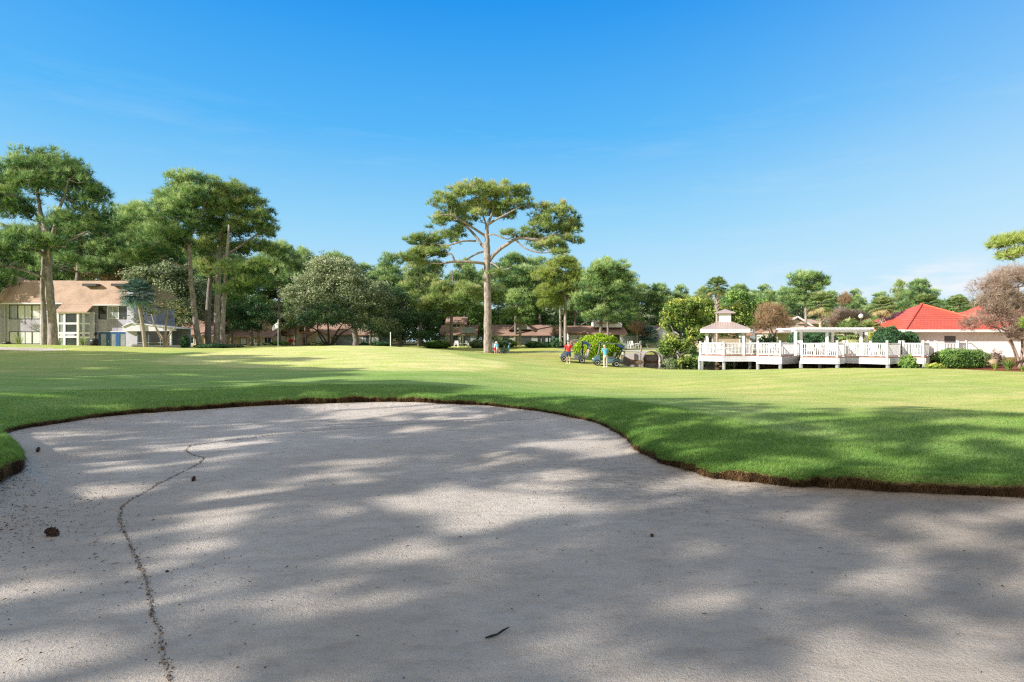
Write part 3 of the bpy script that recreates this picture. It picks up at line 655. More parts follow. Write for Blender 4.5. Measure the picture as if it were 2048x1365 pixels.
def px_tree(name, base, Y, trunks, blobs, style, leafm, barkm, seed, label, zroot=None, depth=.8, name_fill=True, **k):
    """trunks and crown blobs measured in the picture, turned into metres at distance Y. blob: (px,py,rx,ry[,dy])"""
    s = Y / F; x0 = PX(base, Y); z0 = GZ(x0, Y) - .15
    tr = [[((a - base) * s, dy, PZ(b, Y) - z0, w * s / 2) for a, b, w, dy in [(*q, 0)[:4] if len(q) == 3 else q for q in t]] for t in trunks]
    tr = [[(x, y, max(z, -.3), r) for x, y, z, r in t] for t in tr]
    bl = [((b[0] - base) * s, (b[4] if len(b) > 4 else 0), PZ(b[1] + (b[3] * .28 + 2 if style == 'needle' and name_fill else 0), Y) - z0, b[2] * s, max(1.2, b[2] * s * depth), (b[3] * 1.3 + 2 if style == 'needle' and name_fill else b[3]) * s, (b[5] if len(b) > 5 else 1)) for b in blobs]
    return plant_tree(name, (x0, Y, z0), tr, bl, style, leafm, barkm, seed, label=label, **k)

# ---- the tall pine in the middle of the course
def z2(a, b): return 780 + a / 3.79, 340 + b / 3.79
def zt(*pts): return [(*z2(p[0], p[1]), p[2], (p[3] if len(p) > 3 else 0)) for p in pts]
hero_tr = [zt((738, 1400, 17), (739, 1250, 15.5), (738, 900, 14), (738, 640, 12.5), (734, 500, 9), (736, 420, 7), (770, 340, 4.5), (790, 220, 2.5)),
 zt((745, 700, 9), (790, 640, 7.5), (870, 580, 7, -.5), (975, 528, 6, -1), (1100, 540, 5.5, -1), (1200, 515, 4.5, -.5), (1330, 440, 2.5, 0)),
 zt((955, 540, 4, -1), (1010, 600, 3, -1.5), (1120, 645, 2.5, -2), (1250, 640, 1.5, -2)),
 zt((735, 600, 7), (690, 560, 6, .5), (650, 500, 5.5, 1), (570, 415, 4.5, 1.5), (430, 330, 2.5, 2)),
 zt((732, 510, 5), (690, 480, 5), (600, 430, 4.5, -1), (500, 380, 3, -2), (400, 380, 2, -3)),
 zt((650, 540, 4, 0), (560, 550, 3.5, -1), (450, 580, 3, -1), (330, 570, 2, -1), (220, 570, 1.5, -1)),
 zt((735, 715, 6), (640, 708, 5.5, -1), (500, 708, 5, -1.5), (400, 725, 3, -2), (290, 720, 1.5, -2)),
 zt((720, 615, 4), (640, 635, 3.5, 1), (560, 690, 3, 1), (510, 770, 1.5, 1)),
 zt((500, 708, 4, -1.5), (470, 650, 3, -1.5), (380, 650, 2, -1), (280, 680, 1.5, -1)),
 zt((736, 420, 5), (800, 385, 4.5, -.5), (880, 350, 3.5, -1), (1000, 290, 2, -1.5)),
 zt((736, 440, 4), (690, 300, 3, 1), (640, 200, 2, 1)), zt((734, 500, 4), (790, 500, 3, -1), (900, 540, 2.5, -1.5), (960, 470, 1.5, -1)),
 zt((750, 700, 4, 0), (800, 730, 3.5, -1), (850, 770, 2, -1.5), (920, 755, 1.5, -2))]
hb = lambda a, b, rx, ry, dy=0, k=1: (*z2(a, b + ry * .25 + 14), rx * 1.08 / 3.79, (ry * 1.25 + 8) / 3.79, dy, k)
hero_bl = [hb(660, 165, 210, 60, 0), hb(420, 255, 125, 60, -1), hb(880, 190, 190, 70, -.5), hb(500, 340, 150, 60, 1), hb(760, 275, 150, 45, 1), hb(960, 270, 110, 40, -1), hb(380, 400, 80, 40, 0), hb(850, 330, 90, 30, 1),
 hb(1230, 340, 160, 80, -.5), hb(1370, 440, 85, 75, 0), hb(1120, 430, 110, 60, -1), hb(1040, 500, 80, 30, 0), hb(1210, 590, 130, 45, -1.5), hb(1350, 540, 90, 30, -1),
 hb(400, 530, 120, 50, 0), hb(200, 550, 95, 50, -1), hb(480, 470, 90, 25, 1), hb(300, 640, 150, 40, -1), hb(180, 680, 120, 60, -1.5), hb(300, 730, 90, 30, -1), hb(900, 500, 50, 25, -1), hb(830, 790, 70, 20, -1), hb(1270, 640, 70, 25, -2), hb(640, 260, 200, 50, 2, .7), hb(560, 400, 90, 30, 2, .6), hb(700, 360, 60, 25, -2, .5), hb(1290, 440, 120, 70, 1.5, .7), hb(1150, 520, 100, 40, 1.5, .6), hb(290, 600, 140, 40, 1.5, .6)]
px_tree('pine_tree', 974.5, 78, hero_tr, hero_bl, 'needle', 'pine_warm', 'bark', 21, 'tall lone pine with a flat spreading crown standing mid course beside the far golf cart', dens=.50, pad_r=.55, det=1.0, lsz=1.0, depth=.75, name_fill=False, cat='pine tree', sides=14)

# ---- big pine in front of the town house (left)
px_tree('pine_tree', 106, 62, [
 [(107, 700, 17), (105, 640, 14.5), (98, 560, 13), (96, 500, 11.5), (92, 460, 10), (80, 420, 7), (75, 370, 4), (80, 330, 2)],
 [(95, 500, 10), (110, 455, 7), (130, 430, 6, -1), (150, 400, 4, -1.5), (165, 370, 2.5, -2)],
 [(93, 470, 8), (60, 430, 6, 1), (30, 400, 4, 1.5), (5, 395, 2, 2)],
 [(97, 520, 8), (60, 470, 6, -1.5), (20, 450, 4, -2.5), (-15, 440, 2, -3)], [(96, 500, 6), (140, 470, 5, 1), (175, 450, 3, 1.5), (205, 440, 2, 1.5)],
 [(99, 560, 6), (60, 540, 5, -2), (20, 540, 3, -3), (-10, 560, 2, -3)], [(99, 530, 5), (120, 500, 4, -1.5), (160, 500, 3, -2)]],
 [(85, 335, 70, 26), (40, 365, 60, 30, -1), (130, 365, 62, 32, 0), (170, 400, 45, 32, 0), (95, 385, 60, 25, -2), (190, 450, 30, 40, 0), (20, 420, 50, 25, 1), (150, 450, 40, 20, -1), (-20, 390, 40, 40, 0), (60, 480, 40, 20, -1),
  (30, 520, 60, 25, -2.5), (120, 500, 45, 16, -2), (0, 560, 45, 28, -3), (45, 570, 30, 15, -3), (85, 490, 30, 15, -2.5), (25, 590, 35, 12, -3.5)],
 'needle', 'pine', 'bark', 31, 'massive twin looking pine whose thick trunk stands in front of the town house', dens=.50, cat='pine tree', sides=12)
px_tree('pine_tree', 90, 64, [[(89, 700, 9.5), (88, 640, 9), (85, 570, 8), (88, 510, 7), (70, 470, 4, 1)]], [(60, 465, 30, 20, 2), (110, 520, 25, 14, 2), (70, 540, 20, 10, 1)], 'needle', 'pine', 'bark', 33,
 'slimmer pine trunk standing close behind the massive pine before the town house', dens=.6, cat='pine tree')
# hanging bough in front of the roof belongs to a tall pine standing back from it
px_tree('pine_tree', 150, 86, [[(150, 700, 12), (152, 600, 11), (158, 540, 10), (160, 480, 7), (165, 440, 4)], [(158, 545, 4), (185, 545, 3, -12), (189, 575, 2, -16), (186, 600, 1, -17)]],
 [(165, 470, 60, 28), (215, 500, 45, 24), (120, 500, 45, 25), (190, 540, 30, 14, 0), (185, 585, 11, 26, -17, 1.5), (175, 612, 13, 12, -17, 1.6)], 'needle', 'pine', 'bark_grey', 35, 'pine behind the roofs with one long bough hanging over the shingles', dens=.6, cat='pine tree')
# ---- the group of four pines right of the town house
grp = 'tall pines right of the town house'
px_tree('pine_tree', 400, 72, [[(401, 702, 12), (394, 660, 11), (386, 600, 10), (381, 540, 8), (378, 480, 7), (385, 420, 5), (382, 370, 2.5)], [(380, 510, 5), (340, 460, 4, 1), (310, 430, 2, 1)], [(379, 480, 4), (410, 430, 3, -1), (425, 400, 2, -1)], [(381, 540, 4), (330, 520, 3, -1), (280, 530, 2, -2)]],
 [(382, 365, 48, 20), (350, 395, 50, 25, 1), (400, 400, 38, 25, -1), (330, 425, 45, 22, 0), (370, 430, 40, 22, -1.5), (315, 455, 40, 20, 1), (400, 455, 35, 22, -1), (345, 480, 55, 20, -1), (330, 510, 45, 16, -1.5), (285, 525, 40, 18, -2)], 'needle', 'pine', 'bark', 41,
 'tall pine with the left most trunk of the four beside the town house patio', dens=.50, cat='pine tree', group=grp)
px_tree('pine_tree', 434, 74, [[(434, 700, 13), (434, 640, 12), (436, 580, 11), (438, 500, 9), (444, 440, 7), (455, 400, 4), (462, 385, 2)], [(438, 520, 6), (480, 500, 5, -1), (510, 480, 4, -1), (535, 460, 2, -1)], [(440, 480, 4), (480, 440, 4, 1), (510, 425, 2, 1)]],
 [(465, 388, 48, 20), (430, 400, 35, 22, 1), (495, 415, 40, 25, 0), (455, 430, 50, 25, -1), (520, 445, 30, 25, -.5), (480, 460, 45, 18, 0), (535, 470, 18, 20, 0), (425, 455, 30, 20, 0), (450, 495, 40, 14, 1), (515, 500, 35, 12, 0), (545, 510, 25, 14, 0)], 'needle', 'pine_warm', 'bark', 43,
 'tallest straight pine in the group right of the town house with the widest crown', dens=.50, cat='pine tree', group=grp)
px_tree('pine_tree', 417, 78, [[(417, 697, 12), (416, 640, 11), (420, 560, 8), (424, 500, 6), (425, 460, 3)], [(417, 600, 4), (425, 570, 3, 0), (432, 550, 2)]], [(420, 540, 30, 20, 0), (400, 500, 35, 20, 0), (440, 545, 30, 16, 0), (425, 480, 30, 20, 0)], 'needle', 'pine_warm', 'bark_grey', 44,
 'pine with a pale lower trunk standing between the others right of the town house', dens=.6, cat='pine tree', group=grp)
px_tree('pine_tree', 448, 70, [[(446, 704, 9), (446, 640, 8.5), (450, 580, 7.5), (455, 500, 6), (458, 450, 3)], [(453, 540, 3), (490, 545, 3, -1), (520, 540, 2, -1)]], [(470, 540, 35, 14), (505, 545, 35, 14, -1), (530, 535, 28, 14, -1), (520, 570, 30, 14, -1), (470, 580, 30, 12, 0)], 'needle', 'pine', 'bark', 45,
 'slender pine at the right of the group with foliage reaching over the dark round trees', dens=.6, cat='pine tree', group=grp)
px_tree('pine_tree', 300, 92, [[(300, 700, 10), (298, 600, 9), (290, 500, 7), (285, 440, 3)]], [(280, 435, 40, 22), (250, 460, 35, 25), (310, 470, 45, 25), (235, 500, 35, 25), (280, 500, 45, 22), (230, 545, 35, 18), (320, 520, 40, 20)], 'needle', 'pine', 'bark_grey', 46, 'broad pine rising behind the right end of the town house roof', dens=.6, cat='pine tree', lsz=1.15)
# tan/yellow broad leaved tree seen over the ridge
px_tree('tree', 205, 90, [[(205, 690, 8), (205, 600, 6), (205, 560, 4)]], [(205, 548, 48, 16), (240, 560, 35, 16)], 'leaf', 'brown', 'bark_grey', 47, 'tan autumn tree showing over the ridge of the town house', dens=.6, pad_r=.8, det=.7)
px_tree('oak_tree', 300, 84, [[(300, 700, 8), (300, 640, 6), (310, 590, 4)], [(300, 640, 4), (340, 590, 3)]], [(290, 560, 45, 28), (335, 580, 45, 35), (370, 600, 35, 40), (310, 620, 50, 30), (350, 545, 40, 22)], 'leaf', 'oak', 'bark_grey', 48, 'olive oak filling the gap above the town house patio roof', dens=.7, pad_r=1.0, det=.8)
# crepe myrtle before the patio
px_tree('crepe_myrtle', 331, 62, [[(329, 702, 5), (327, 680, 4), (318, 665, 3), (305, 648, 2.2, 0), (292, 640, 1.5)], [(331, 702, 5), (331, 670, 4), (333, 640, 3), (338, 600, 2)], [(333, 702, 4.5), (337, 675, 3.5), (350, 655, 2.5), (362, 640, 1.5)], [(330, 690, 3), (324, 660, 2.5, -1), (315, 630, 2, -1)]],
 [(325, 610, 40, 22), (300, 630, 35, 16), (350, 620, 35, 22), (370, 632, 22, 14), (330, 585, 28, 14), (275, 645, 22, 8)], 'leaf', 'oak', 'bark_tan', 51, 'small multi stemmed crepe myrtle with thin olive foliage before the patio wall', dens=.55, pad_r=.65, det=.42, lsz=.62, cat='tree')
# dark round trees + live oak + twiggy small tree near the flag
px_tree('tree', 500, 88, [[(463, 692, 6), (463, 650, 5)], [(503, 692, 7), (503, 655, 6)], [(517, 692, 6), (517, 660, 5)]], [(470, 630, 28, 24), (505, 630, 38, 28), (535, 645, 20, 20), (450, 640, 18, 18), (490, 655, 35, 12)], 'leaf', 'darkleaf', 'bark_grey', 52, 'low dark rounded evergreen clump shading the houses left of the flag', dens=.9, pad_r=.8, det=.8, lsz=.85)
px_tree('oak_tree', 690, 92, [[(712, 697, 12), (710, 665, 11), (700, 630, 8), (680, 600, 5), (660, 570, 3)], [(709, 660, 7), (740, 620, 5, 1), (760, 590, 3)], [(700, 640, 6), (640, 620, 5, -1), (610, 600, 3)]],
 [(670, 545, 55, 28), (630, 575, 50, 30, -1), (700, 575, 55, 30, -1), (600, 605, 35, 32, -1), (650, 610, 55, 30, -2), (720, 610, 50, 35, -1), (600, 640, 25, 22, -1), (755, 620, 38, 45, 1), (700, 640, 55, 20, -1), (770, 660, 30, 28, 1), (650, 530, 35, 14)], 'leaf', 'oak', 'bark_grey', 53,
 'great grey green live oak spreading above the low house behind the green', dens=.75, pad_r=1.0, det=.85, lsz=.9, cat='oak tree')
px_tree('tree', 655, 80, [[(655, 696, 5), (650, 680, 4), (635, 662, 3), (622, 655, 2)], [(657, 696, 5), (657, 670, 4), (655, 645, 3), (650, 625, 2)], [(660, 696, 4), (668, 675, 3.5), (680, 655, 2.5), (692, 640, 1.5)], [(654, 696, 4), (642, 668, 3, -1), (640, 640, 2, -1)], [(661, 696, 4), (675, 670, 3, 1), (700, 655, 2, 1)]],
 [(655, 625, 45, 18), (630, 640, 32, 18), (685, 640, 35, 20), (660, 650, 50, 12), (610, 645, 18, 14), (705, 655, 18, 12)], 'leaf', 'darkleaf', 'twig', 54, 'dark many stemmed small tree fanning out on the far edge of the green', dens=.6, pad_r=.6, det=.6, lsz=.6, cat='tree')
px_tree('oak_tree', 800, 98, [[(800, 692, 8), (800, 650, 7), (805, 600, 4)], [(840, 692, 6), (842, 640, 5)]], [(790, 610, 35, 40), (800, 650, 40, 30), (840, 650, 35, 26), (850, 675, 40, 12), (780, 670, 30, 16)], 'leaf', 'darkleaf', 'bark_grey', 55, 'dark evergreen mass right of the live oak behind the fairway', dens=.7, pad_r=1.0, det=.7, cat='oak tree')
# mid green pines with low foliage near houses in the middle
px_tree('pine_tree', 903, 100, [[(903, 692, 7), (903, 640, 6), (905, 580, 4), (905, 540, 2)]], [(905, 600, 35, 18), (870, 610, 30, 18), (885, 580, 30, 15), (930, 585, 30, 15), (850, 625, 22, 14), (915, 625, 22, 10)], 'needle', 'pine_warm', 'bark_grey', 56, 'yellowish pine with low boughs left of the lone pine before the grey house', dens=.5, cat='pine tree', lsz=1.2)
px_tree('pine_tree', 980, 84, [[(981, 706, 6), (981, 640, 5), (981, 590, 3)]], [(975, 600, 26, 12, -2), (950, 592, 25, 14, -1), (995, 595, 22, 10, -2), (925, 600, 22, 12, 0)], 'needle', 'pine_warm', 'bark_grey', 57, 'young light green pine pushing out around the trunk of the lone pine', dens=.7, pad_r=.7, cat='pine tree')
px_tree('pine_tree', 1131, 100, [[(1131, 692, 7), (1131, 640, 6.5), (1130, 590, 5), (1125, 550, 3)], [(1131, 605, 3), (1150, 590, 2, -1), (1165, 580, 1.5, -1)]], [(1125, 530, 35, 14), (1100, 555, 35, 16), (1145, 560, 28, 16), (1115, 585, 40, 12), (1160, 590, 25, 12), (1100, 610, 22, 10)], 'needle', 'pine_lime', 'bark', 58, 'sunlit lime green pine with two bare stems left of the round bush', dens=.5, cat='pine tree', lsz=1.15)
px_tree('pine_tree', 1121, 104, [[(1121, 692, 6), (1121, 640, 5), (1119, 590, 4)]], [(1110, 600, 25, 12), (1085, 590, 25, 12)], 'needle', 'pine_lime', 'bark', 59, 'thin pine stem left beside the sunlit lime green pine', dens=.5, cat='pine tree', lsz=1.15)
px_tree('pine_tree', 1205, 96, [[(1201, 690, 7), (1202, 640, 6.5), (1204, 590, 5), (1208, 550, 3)], [(1203, 620, 3), (1180, 640, 2, -1), (1160, 650, 1.5, -1)]], [(1215, 545, 45, 20), (1190, 565, 30, 18), (1240, 570, 28, 22), (1210, 590, 35, 16), (1235, 610, 30, 16), (1175, 610, 25, 14), (1190, 635, 25, 10), (1240, 640, 24, 8), (1165, 600, 18, 10, -2)], 'needle', 'pine', 'bark_grey', 60,
 'dark layered pine rising in front of the white gabled house', dens=.55, cat='pine tree', lsz=1.15)
px_tree('pine_tree', 1215, 94, [[(1216, 692, 5), (1216, 660, 4.5), (1214, 620, 3)]], [(1225, 640, 18, 6), (1200, 625, 22, 8)], 'needle', 'pine', 'bark_grey', 61, 'thin leaning pine stem before the orange roof', dens=.5, cat='pine tree', lsz=1.1)
px_tree('pine_tree', 1612, 74, [[(1612, 672, 5.5), (1612, 640, 5), (1611, 600, 4.5), (1613, 570, 3)], [(1612, 590, 2.5), (1595, 575, 2, 1)]], [(1612, 560, 34, 12), (1590, 575, 25, 10), (1640, 572, 16, 8), (1625, 582, 26, 9), (1585, 590, 25, 8), (1600, 603, 30, 8)], 'needle', 'pine', 'bark', 62,
 'umbrella shaped pine on a bare slim trunk behind the pergola', dens=.7, pad_r=.5, name_fill=False, cat='pine tree', zroot=0)
# ---- yellow green trees beside the bridge
px_tree('tree', 1372, 56, [[(1380, 738, 6), (1378, 700, 5), (1370, 660, 4), (1365, 630, 2)], [(1378, 710, 4), (1350, 680, 3, -1), (1335, 650, 2, -1)], [(1378, 700, 4), (1395, 650, 3, 1), (1400, 620, 2, 1)]],
 [(1350, 625, 36, 18), (1375, 612, 35, 14), (1335, 655, 20, 22), (1365, 650, 30, 22), (1340, 690, 24, 18, -1, 1.2), (1365, 700, 30, 20, -1), (1388, 680, 22, 30, -.5), (1400, 640, 30, 30, 1), (1330, 706, 12, 12, -1), (1365, 725, 28, 9, -2), (1400, 610, 20, 12, 1)], 'leaf', 'yellow', 'bark_grey', 71, 'yellow green leafy tree leaning over the culvert bridge and the pond', dens=1.3, pad_r=.55, det=1.0, lsz=.75)
px_tree('tree', 1430, 66, [[(1430, 730, 6), (1430, 680, 5), (1430, 620, 3)]], [(1415, 628, 30, 14), (1465, 628, 35, 18), (1420, 640, 40, 22), (1475, 645, 30, 18), (1440, 665, 45, 18), (1395, 612, 25, 12)], 'leaf', 'yellow', 'bark_grey', 72, 'rounded yellow green tree standing behind the gazebo', dens=1.1, pad_r=.7, det=.9, lsz=.85)
px_tree('tree', 1495, 74, [[(1490, 700, 5), (1490, 650, 4)]], [(1490, 630, 30, 18), (1500, 650, 22, 18), (1470, 600, 30, 16), (1520, 615, 24, 14)], 'leaf', 'green', 'bark_grey', 73, 'green tree between the gazebo cupola and the brown bare tree', dens=1.0, pad_r=.8, det=.85, lsz=.9)
px_tree('tree', 1543, 72, [[(1548, 695, 5), (1548, 675, 4), (1538, 650, 2.5)], [(1548, 680, 3), (1562, 655, 2, 1)], [(1548, 685, 3), (1530, 660, 2, -1)]], [(1545, 640, 32, 22), (1560, 655, 25, 20), (1525, 655, 22, 22), (1545, 620, 24, 10)], 'bare', 'brown', 'bark_grey', 74, 'rounded rust brown autumn tree left of the pale green gabled house', dens=1.6, pad_r=.6, det=1.6, lsz=.85)
px_tree('tree', 1538, 70, [[(1540, 698, 4), (1540, 680, 3)]], [(1535, 682, 20, 12), (1550, 690, 16, 8)], 'leaf', 'darkleaf', 'bark_grey', 75, 'dark shrub mass beneath the rust brown autumn tree', dens=1.3, pad_r=.6, det=.7, lsz=.7)
px_tree('tree', 1690, 80, [[(1690, 700, 4), (1690, 665, 3), (1680, 640, 2)], [(1690, 675, 3), (1705, 640, 2)]], [(1690, 635, 34, 16), (1665, 648, 22, 18), (1710, 645, 24, 16), (1690, 660, 35, 10)], 'bare', 'pinkbrown', 'bark_tan', 76, 'pale pinkish leafless tree above the right half of the pergola', dens=1.7, pad_r=.6, det=1.6, lsz=.85)
px_tree('tree', 1692, 100, [[(1692, 690, 3), (1692, 620, 2)]], [(1692, 602, 9, 14)], 'bare', 'brown', 'bark_tan', 77, 'narrow reddish brown tree top poking from the green tree line', dens=2.2, pad_r=.6, det=1.6)
px_tree('tree', 1290, 98, [[(1275, 690, 3), (1275, 650, 2)]], [(1272, 660, 18, 14), (1290, 668, 12, 8)], 'bare', 'brown', 'bark_tan', 78, 'small brown leafless tree behind the grey garden wall', dens=1.8, pad_r=.6, det=1.3)
px_tree('tree', 1113, 106, [[(1113, 692, 3), (1113, 665, 2)]], [(1113, 668, 10, 14)], 'bare', 'pinkbrown', 'bark_tan', 79, 'straw coloured leafless shrub at the corner of the wide brown roofed house', dens=2.4, pad_r=.6, det=1.3)
# ---- right edge
px_tree('crepe_myrtle', 2030, 44, [[(2040, 738, 7), (2030, 700, 5), (2000, 640, 4), (1975, 600, 2.5), (1960, 570, 1.5)], [(2040, 738, 6), (2045, 690, 5), (2040, 620, 3.5), (2035, 560, 2)], [(2035, 730, 4), (2000, 690, 3, -1), (1965, 650, 2, -1), (1940, 630, 1.2, -1)], [(2042, 738, 6), (2070, 680, 4), (2090, 600, 2)]],
 [(2030, 570, 50, 32), (1985, 600, 42, 34, -.5), (2050, 620, 60, 40, 0), (1960, 630, 36, 30, -1), (2000, 655, 45, 30, -1), (2060, 560, 50, 30, 1), (1980, 575, 25, 20, 0), (1935, 650, 20, 16, -1), (2035, 670, 40, 25, -1)], 'bare', 'pinkbrown', 'bark_tan', 81, 'large leafless pinkish brown tree screening the red tiled roof', dens=2.2, pad_r=.5, det=1.4, lsz=.62, cat='tree')
px_tree('pine_tree', 2180, 33, [[(2180, 790, 26), (2178, 640, 24), (2170, 500, 20), (2160, 400, 12)], [(2172, 520, 9), (2110, 500, 6, -.5), (2050, 500, 4, -.5), (1995, 515, 1.5, -.5)], [(2172, 480, 9), (2100, 470, 6), (2040, 475, 3)],
  [(2176, 640, 8), (2110, 620, 6, -2), (2060, 625, 4, -2.5), (2000, 640, 2, -3)], [(2178, 700, 6), (2110, 690, 4, -2), (2060, 700, 2, -3)], [(2176, 660, 6), (2100, 600, 4, -2), (2030, 590, 2, -3)]],
 [(2045, 486, 42, 13, 0), (2008, 492, 26, 9, 0), (2020, 517, 30, 7, -.5), (2100, 480, 45, 18, 0), (2170, 440, 50, 30, 0), (2200, 500, 50, 40), (2035, 590, 32, 12, -3), (2018, 615, 22, 12, -3), (2060, 620, 30, 16, -2.5), (2050, 650, 18, 12, -3), (2065, 690, 26, 16, -3), (2055, 725, 24, 16, -3), (1995, 655, 12, 8, -3)], 'needle', 'pine_lime', 'bark', 82,
 'bright green pine reaching in with long needled boughs at the right edge', dens=1.9, pad_r=.36, det=.9, lsz=.62, cat='pine tree', name_fill=False)

# ---------------------------------------------------------------- palms
def palm(name, base, Y, top_py, crown_r, leafm, seed, label, lean=0, tw=8, boots=True, skirt=False, base_py=None):
    rs = np.random.RandomState(seed); s = Y / F; x0 = PX(base, Y); z0 = GZ(x0, Y) - .1; H = PZ(top_py, Y) - z0; root = empty(name, (x0, Y, z0), 0, label, 'palm tree')
    mb = MB(); tr = tw * s / 2; mb.tube([(0, 0, -.3), (lean * s * .3, 0, H * .35), (lean * s * .7, 0, H * .7), (lean * s, 0, H)], [tr * 1.15, tr, tr * .95, tr * .9], 10)
    if boots:
        for i in range(46):
            a = i * 2.4; z = H * (.62 + .38 * i / 46) if H > 3 else H * i / 46; t = z / H; x = lean * s * t
            mb.bar((x + math.cos(a) * tr * .6, math.sin(a) * tr * .6, z - .15), (x + math.cos(a) * tr * 2.1, math.sin(a) * tr * 2.1, z + .28), .1, .05)
    mb.build('trunk', 'palmbark', root, smooth=False)
    VV, TT = [], []; c = np.array([lean * s, 0, H]); nf = 46; rc = crown_r * s
    stem = MB()
    for i in range(nf):
        el = R(-50 + 130 * (i / nf) ** .9); az = i * 2.39996 + rs.uniform(-.2, .2); d = np.array([math.cos(az) * math.cos(el), math.sin(az) * math.cos(el), math.sin(el)])
        pl = rc * .5 * rs.uniform(.8, 1.1); tip = c + d * pl; tip[2] -= .08 * pl; stem.tube([c, c + d * pl * .5 + [0, 0, .03 * pl], tip], .018, 4, cap=False)
        side = unit(np.cross(d, [0, 0, 1.0])); up = np.cross(side, d); nb = 17; t0 = .25 + .5 * (i / nf) + rs.normal(0, .08)
        for k in range(nb):
            a = (k / (nb - 1) - .5) * 2.6; bd = d * math.cos(a) + side * math.sin(a); L = rc * .62 * (1 - .25 * abs(a) / 1.3) * rs.uniform(.85, 1.1)
            m_ = tip + bd * L * .6 + up * .02; e = tip + bd * L - np.array([0, 0, 1]) * L * .28 * rs.uniform(.6, 1.3); w = unit(np.cross(bd, up)) * rc * .032
            VV += [tip - w * .4, m_ - w, e, tip + w * .4, m_ + w, e]; TT += [t0] * 6
        if i < (10 if skirt else 6): TT[-nb * 6:] = [min(1, .85 + rs.uniform(0, .15))] * (nb * 6)
    stem.build('petiole', leafm, root); V = np.array(VV).reshape(-1, 6, 3); n = len(V)
    Vq = V[:, [0, 1, 4, 3]].reshape(-1, 3); q = np.arange(4 * n).reshape(-1, 4); Vt = V[:, [1, 2, 4]]
    # blade = quad base + folded tip as second quad (tip vertex doubled a little apart)
    tipb = V[:, 2] + [0.004, 0.004, 0]; Vt = np.stack([V[:, 1], V[:, 2], tipb, V[:, 4]], 1).reshape(-1, 3)
    t1 = np.repeat(np.array(TT).reshape(-1, 6)[:, 0], 4)
    np_mesh('crown', np.concatenate([Vq, Vt]), np.arange(8 * n).reshape(-1, 4), leafm, root, tint=np.concatenate([t1, t1]))
    return root
palm('palm_tree', 291, 61, 588, 36, 'palm_blue', 1, 'leaning blue green fan palm at the right end of the town house', lean=-16, tw=6.5, boots=False)
palm('palm_tree', 1434, 64, 574, 26, 'palm', 2, 'tall slim fan palm standing above the gazebo roof', tw=5)
palm('palm_tree', 1641, 62, 608, 32, 'palm', 3, 'full fan palm rising behind the pergola beside the slim pine', tw=6, skirt=True)
palm('palm_tree', 1764, 60, 613, 27, 'palm', 4, 'fan palm left of the red roof with a crossed boot trunk', tw=6, skirt=True)
palm('palm_tree', 1850, 68, 610, 30, 'palm', 5, 'fan palm peeping over the left slope of the red roof', tw=8, skirt=True)
palm('palm_tree', 1916, 72, 612, 27, 'palm', 6, 'fan palm behind the peak of the red roof', tw=7)
palm('palm_tree', 1298, 98, 672, 24, 'palm_blue', 7, 'low dull green palm beside the grey garden wall', tw=6, boots=False)
palm('palmetto', 1700, 58, 668, 36, 'palm', 8, 'bushy yellow green palmetto behind the pergola posts', tw=6, skirt=True)
palm('palmetto', 1738, 60, 660, 26, 'palm', 9, 'second palmetto leaning out at the right end of the pergola', tw=6, skirt=True)
palm('palmetto', 1377, 55, 702, 22, 'palm', 10, 'grey green palmetto at the water under the yellow green tree', tw=7, skirt=True)
palm('palmetto', 800, 100, 672, 18, 'palm', 12, 'yellowish palmetto glowing before the dark trees', tw=5, skirt=True)
# ---------------------------------------------------------------- shrubs
def bush(name, base, Y, rx, py_top, leafm, seed, label, ry=None, py_bot=None, cat='bush', n=None, L=.11, box=1.0, z0=None, ctw=.5, group=None, rough=.10):
    rs = np.random.RandomState(seed); s = Y / F; x0 = PX(base, Y); z0 = (GZ(x0, Y) if z0 is None else z0); H = (PZ(py_top, Y) - z0); rxm = rx * s; rym = ry or rxm * .8
    n = n or int(900 * (rxm * 2 * H) + 600); n = min(n, 26000)
    d = unit(rs.normal(0, 1, (n, 3))); d[:, 2] = np.abs(d[:, 2]) * np.where(rs.uniform(0, 1, n) < .25, -.5, 1)
    dd = np.sign(d) * np.abs(d) ** box
    lump = 1 + rough * np.sin(d[:, 0] * 7 + seed) * np.cos(d[:, 2] * 6 + d[:, 1] * 5) + rs.normal(0, .035, n)
    C = dd * lump[:, None] * [rxm, rym, H * .62] + [0, 0, H * .38]; C[:, 2] = np.maximum(C[:, 2], .02)
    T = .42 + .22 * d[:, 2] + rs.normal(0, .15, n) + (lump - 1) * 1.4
    V, t = leaf_geo(rs, C, d, L * 1.3, L * .75, T, .65)
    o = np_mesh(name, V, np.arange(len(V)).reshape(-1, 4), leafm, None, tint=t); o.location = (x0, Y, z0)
    # inner mass so the hedge is not hollow
    nc = 500 ; mbk = MB(); m_, k_ = 14, 9
    vs = []; fs = []
    for i in range(k_ + 1):
        ph = -.25 * math.pi + (.75 * math.pi) * i / k_
        for j in range(m_):
            a = 2 * math.pi * j / m_; e = np.array([math.cos(a) * math.cos(ph), math.sin(a) * math.cos(ph), math.sin(ph)]); e = np.sign(e) * np.abs(e) ** box * .86
            vs.append((e[0] * rxm, e[1] * rym, max(-.1, e[2] * H * .62 + H * .38)))
    for i in range(k_):
        for j in range(m_): fs.append((i * m_ + j, i * m_ + (j + 1) % m_, (i + 1) * m_ + (j + 1) % m_, (i + 1) * m_ + j))
    import bmesh
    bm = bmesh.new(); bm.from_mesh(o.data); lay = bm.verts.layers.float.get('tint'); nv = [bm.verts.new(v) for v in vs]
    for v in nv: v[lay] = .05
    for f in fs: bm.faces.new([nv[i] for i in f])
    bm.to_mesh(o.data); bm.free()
    return tag(o, label, cat, group)
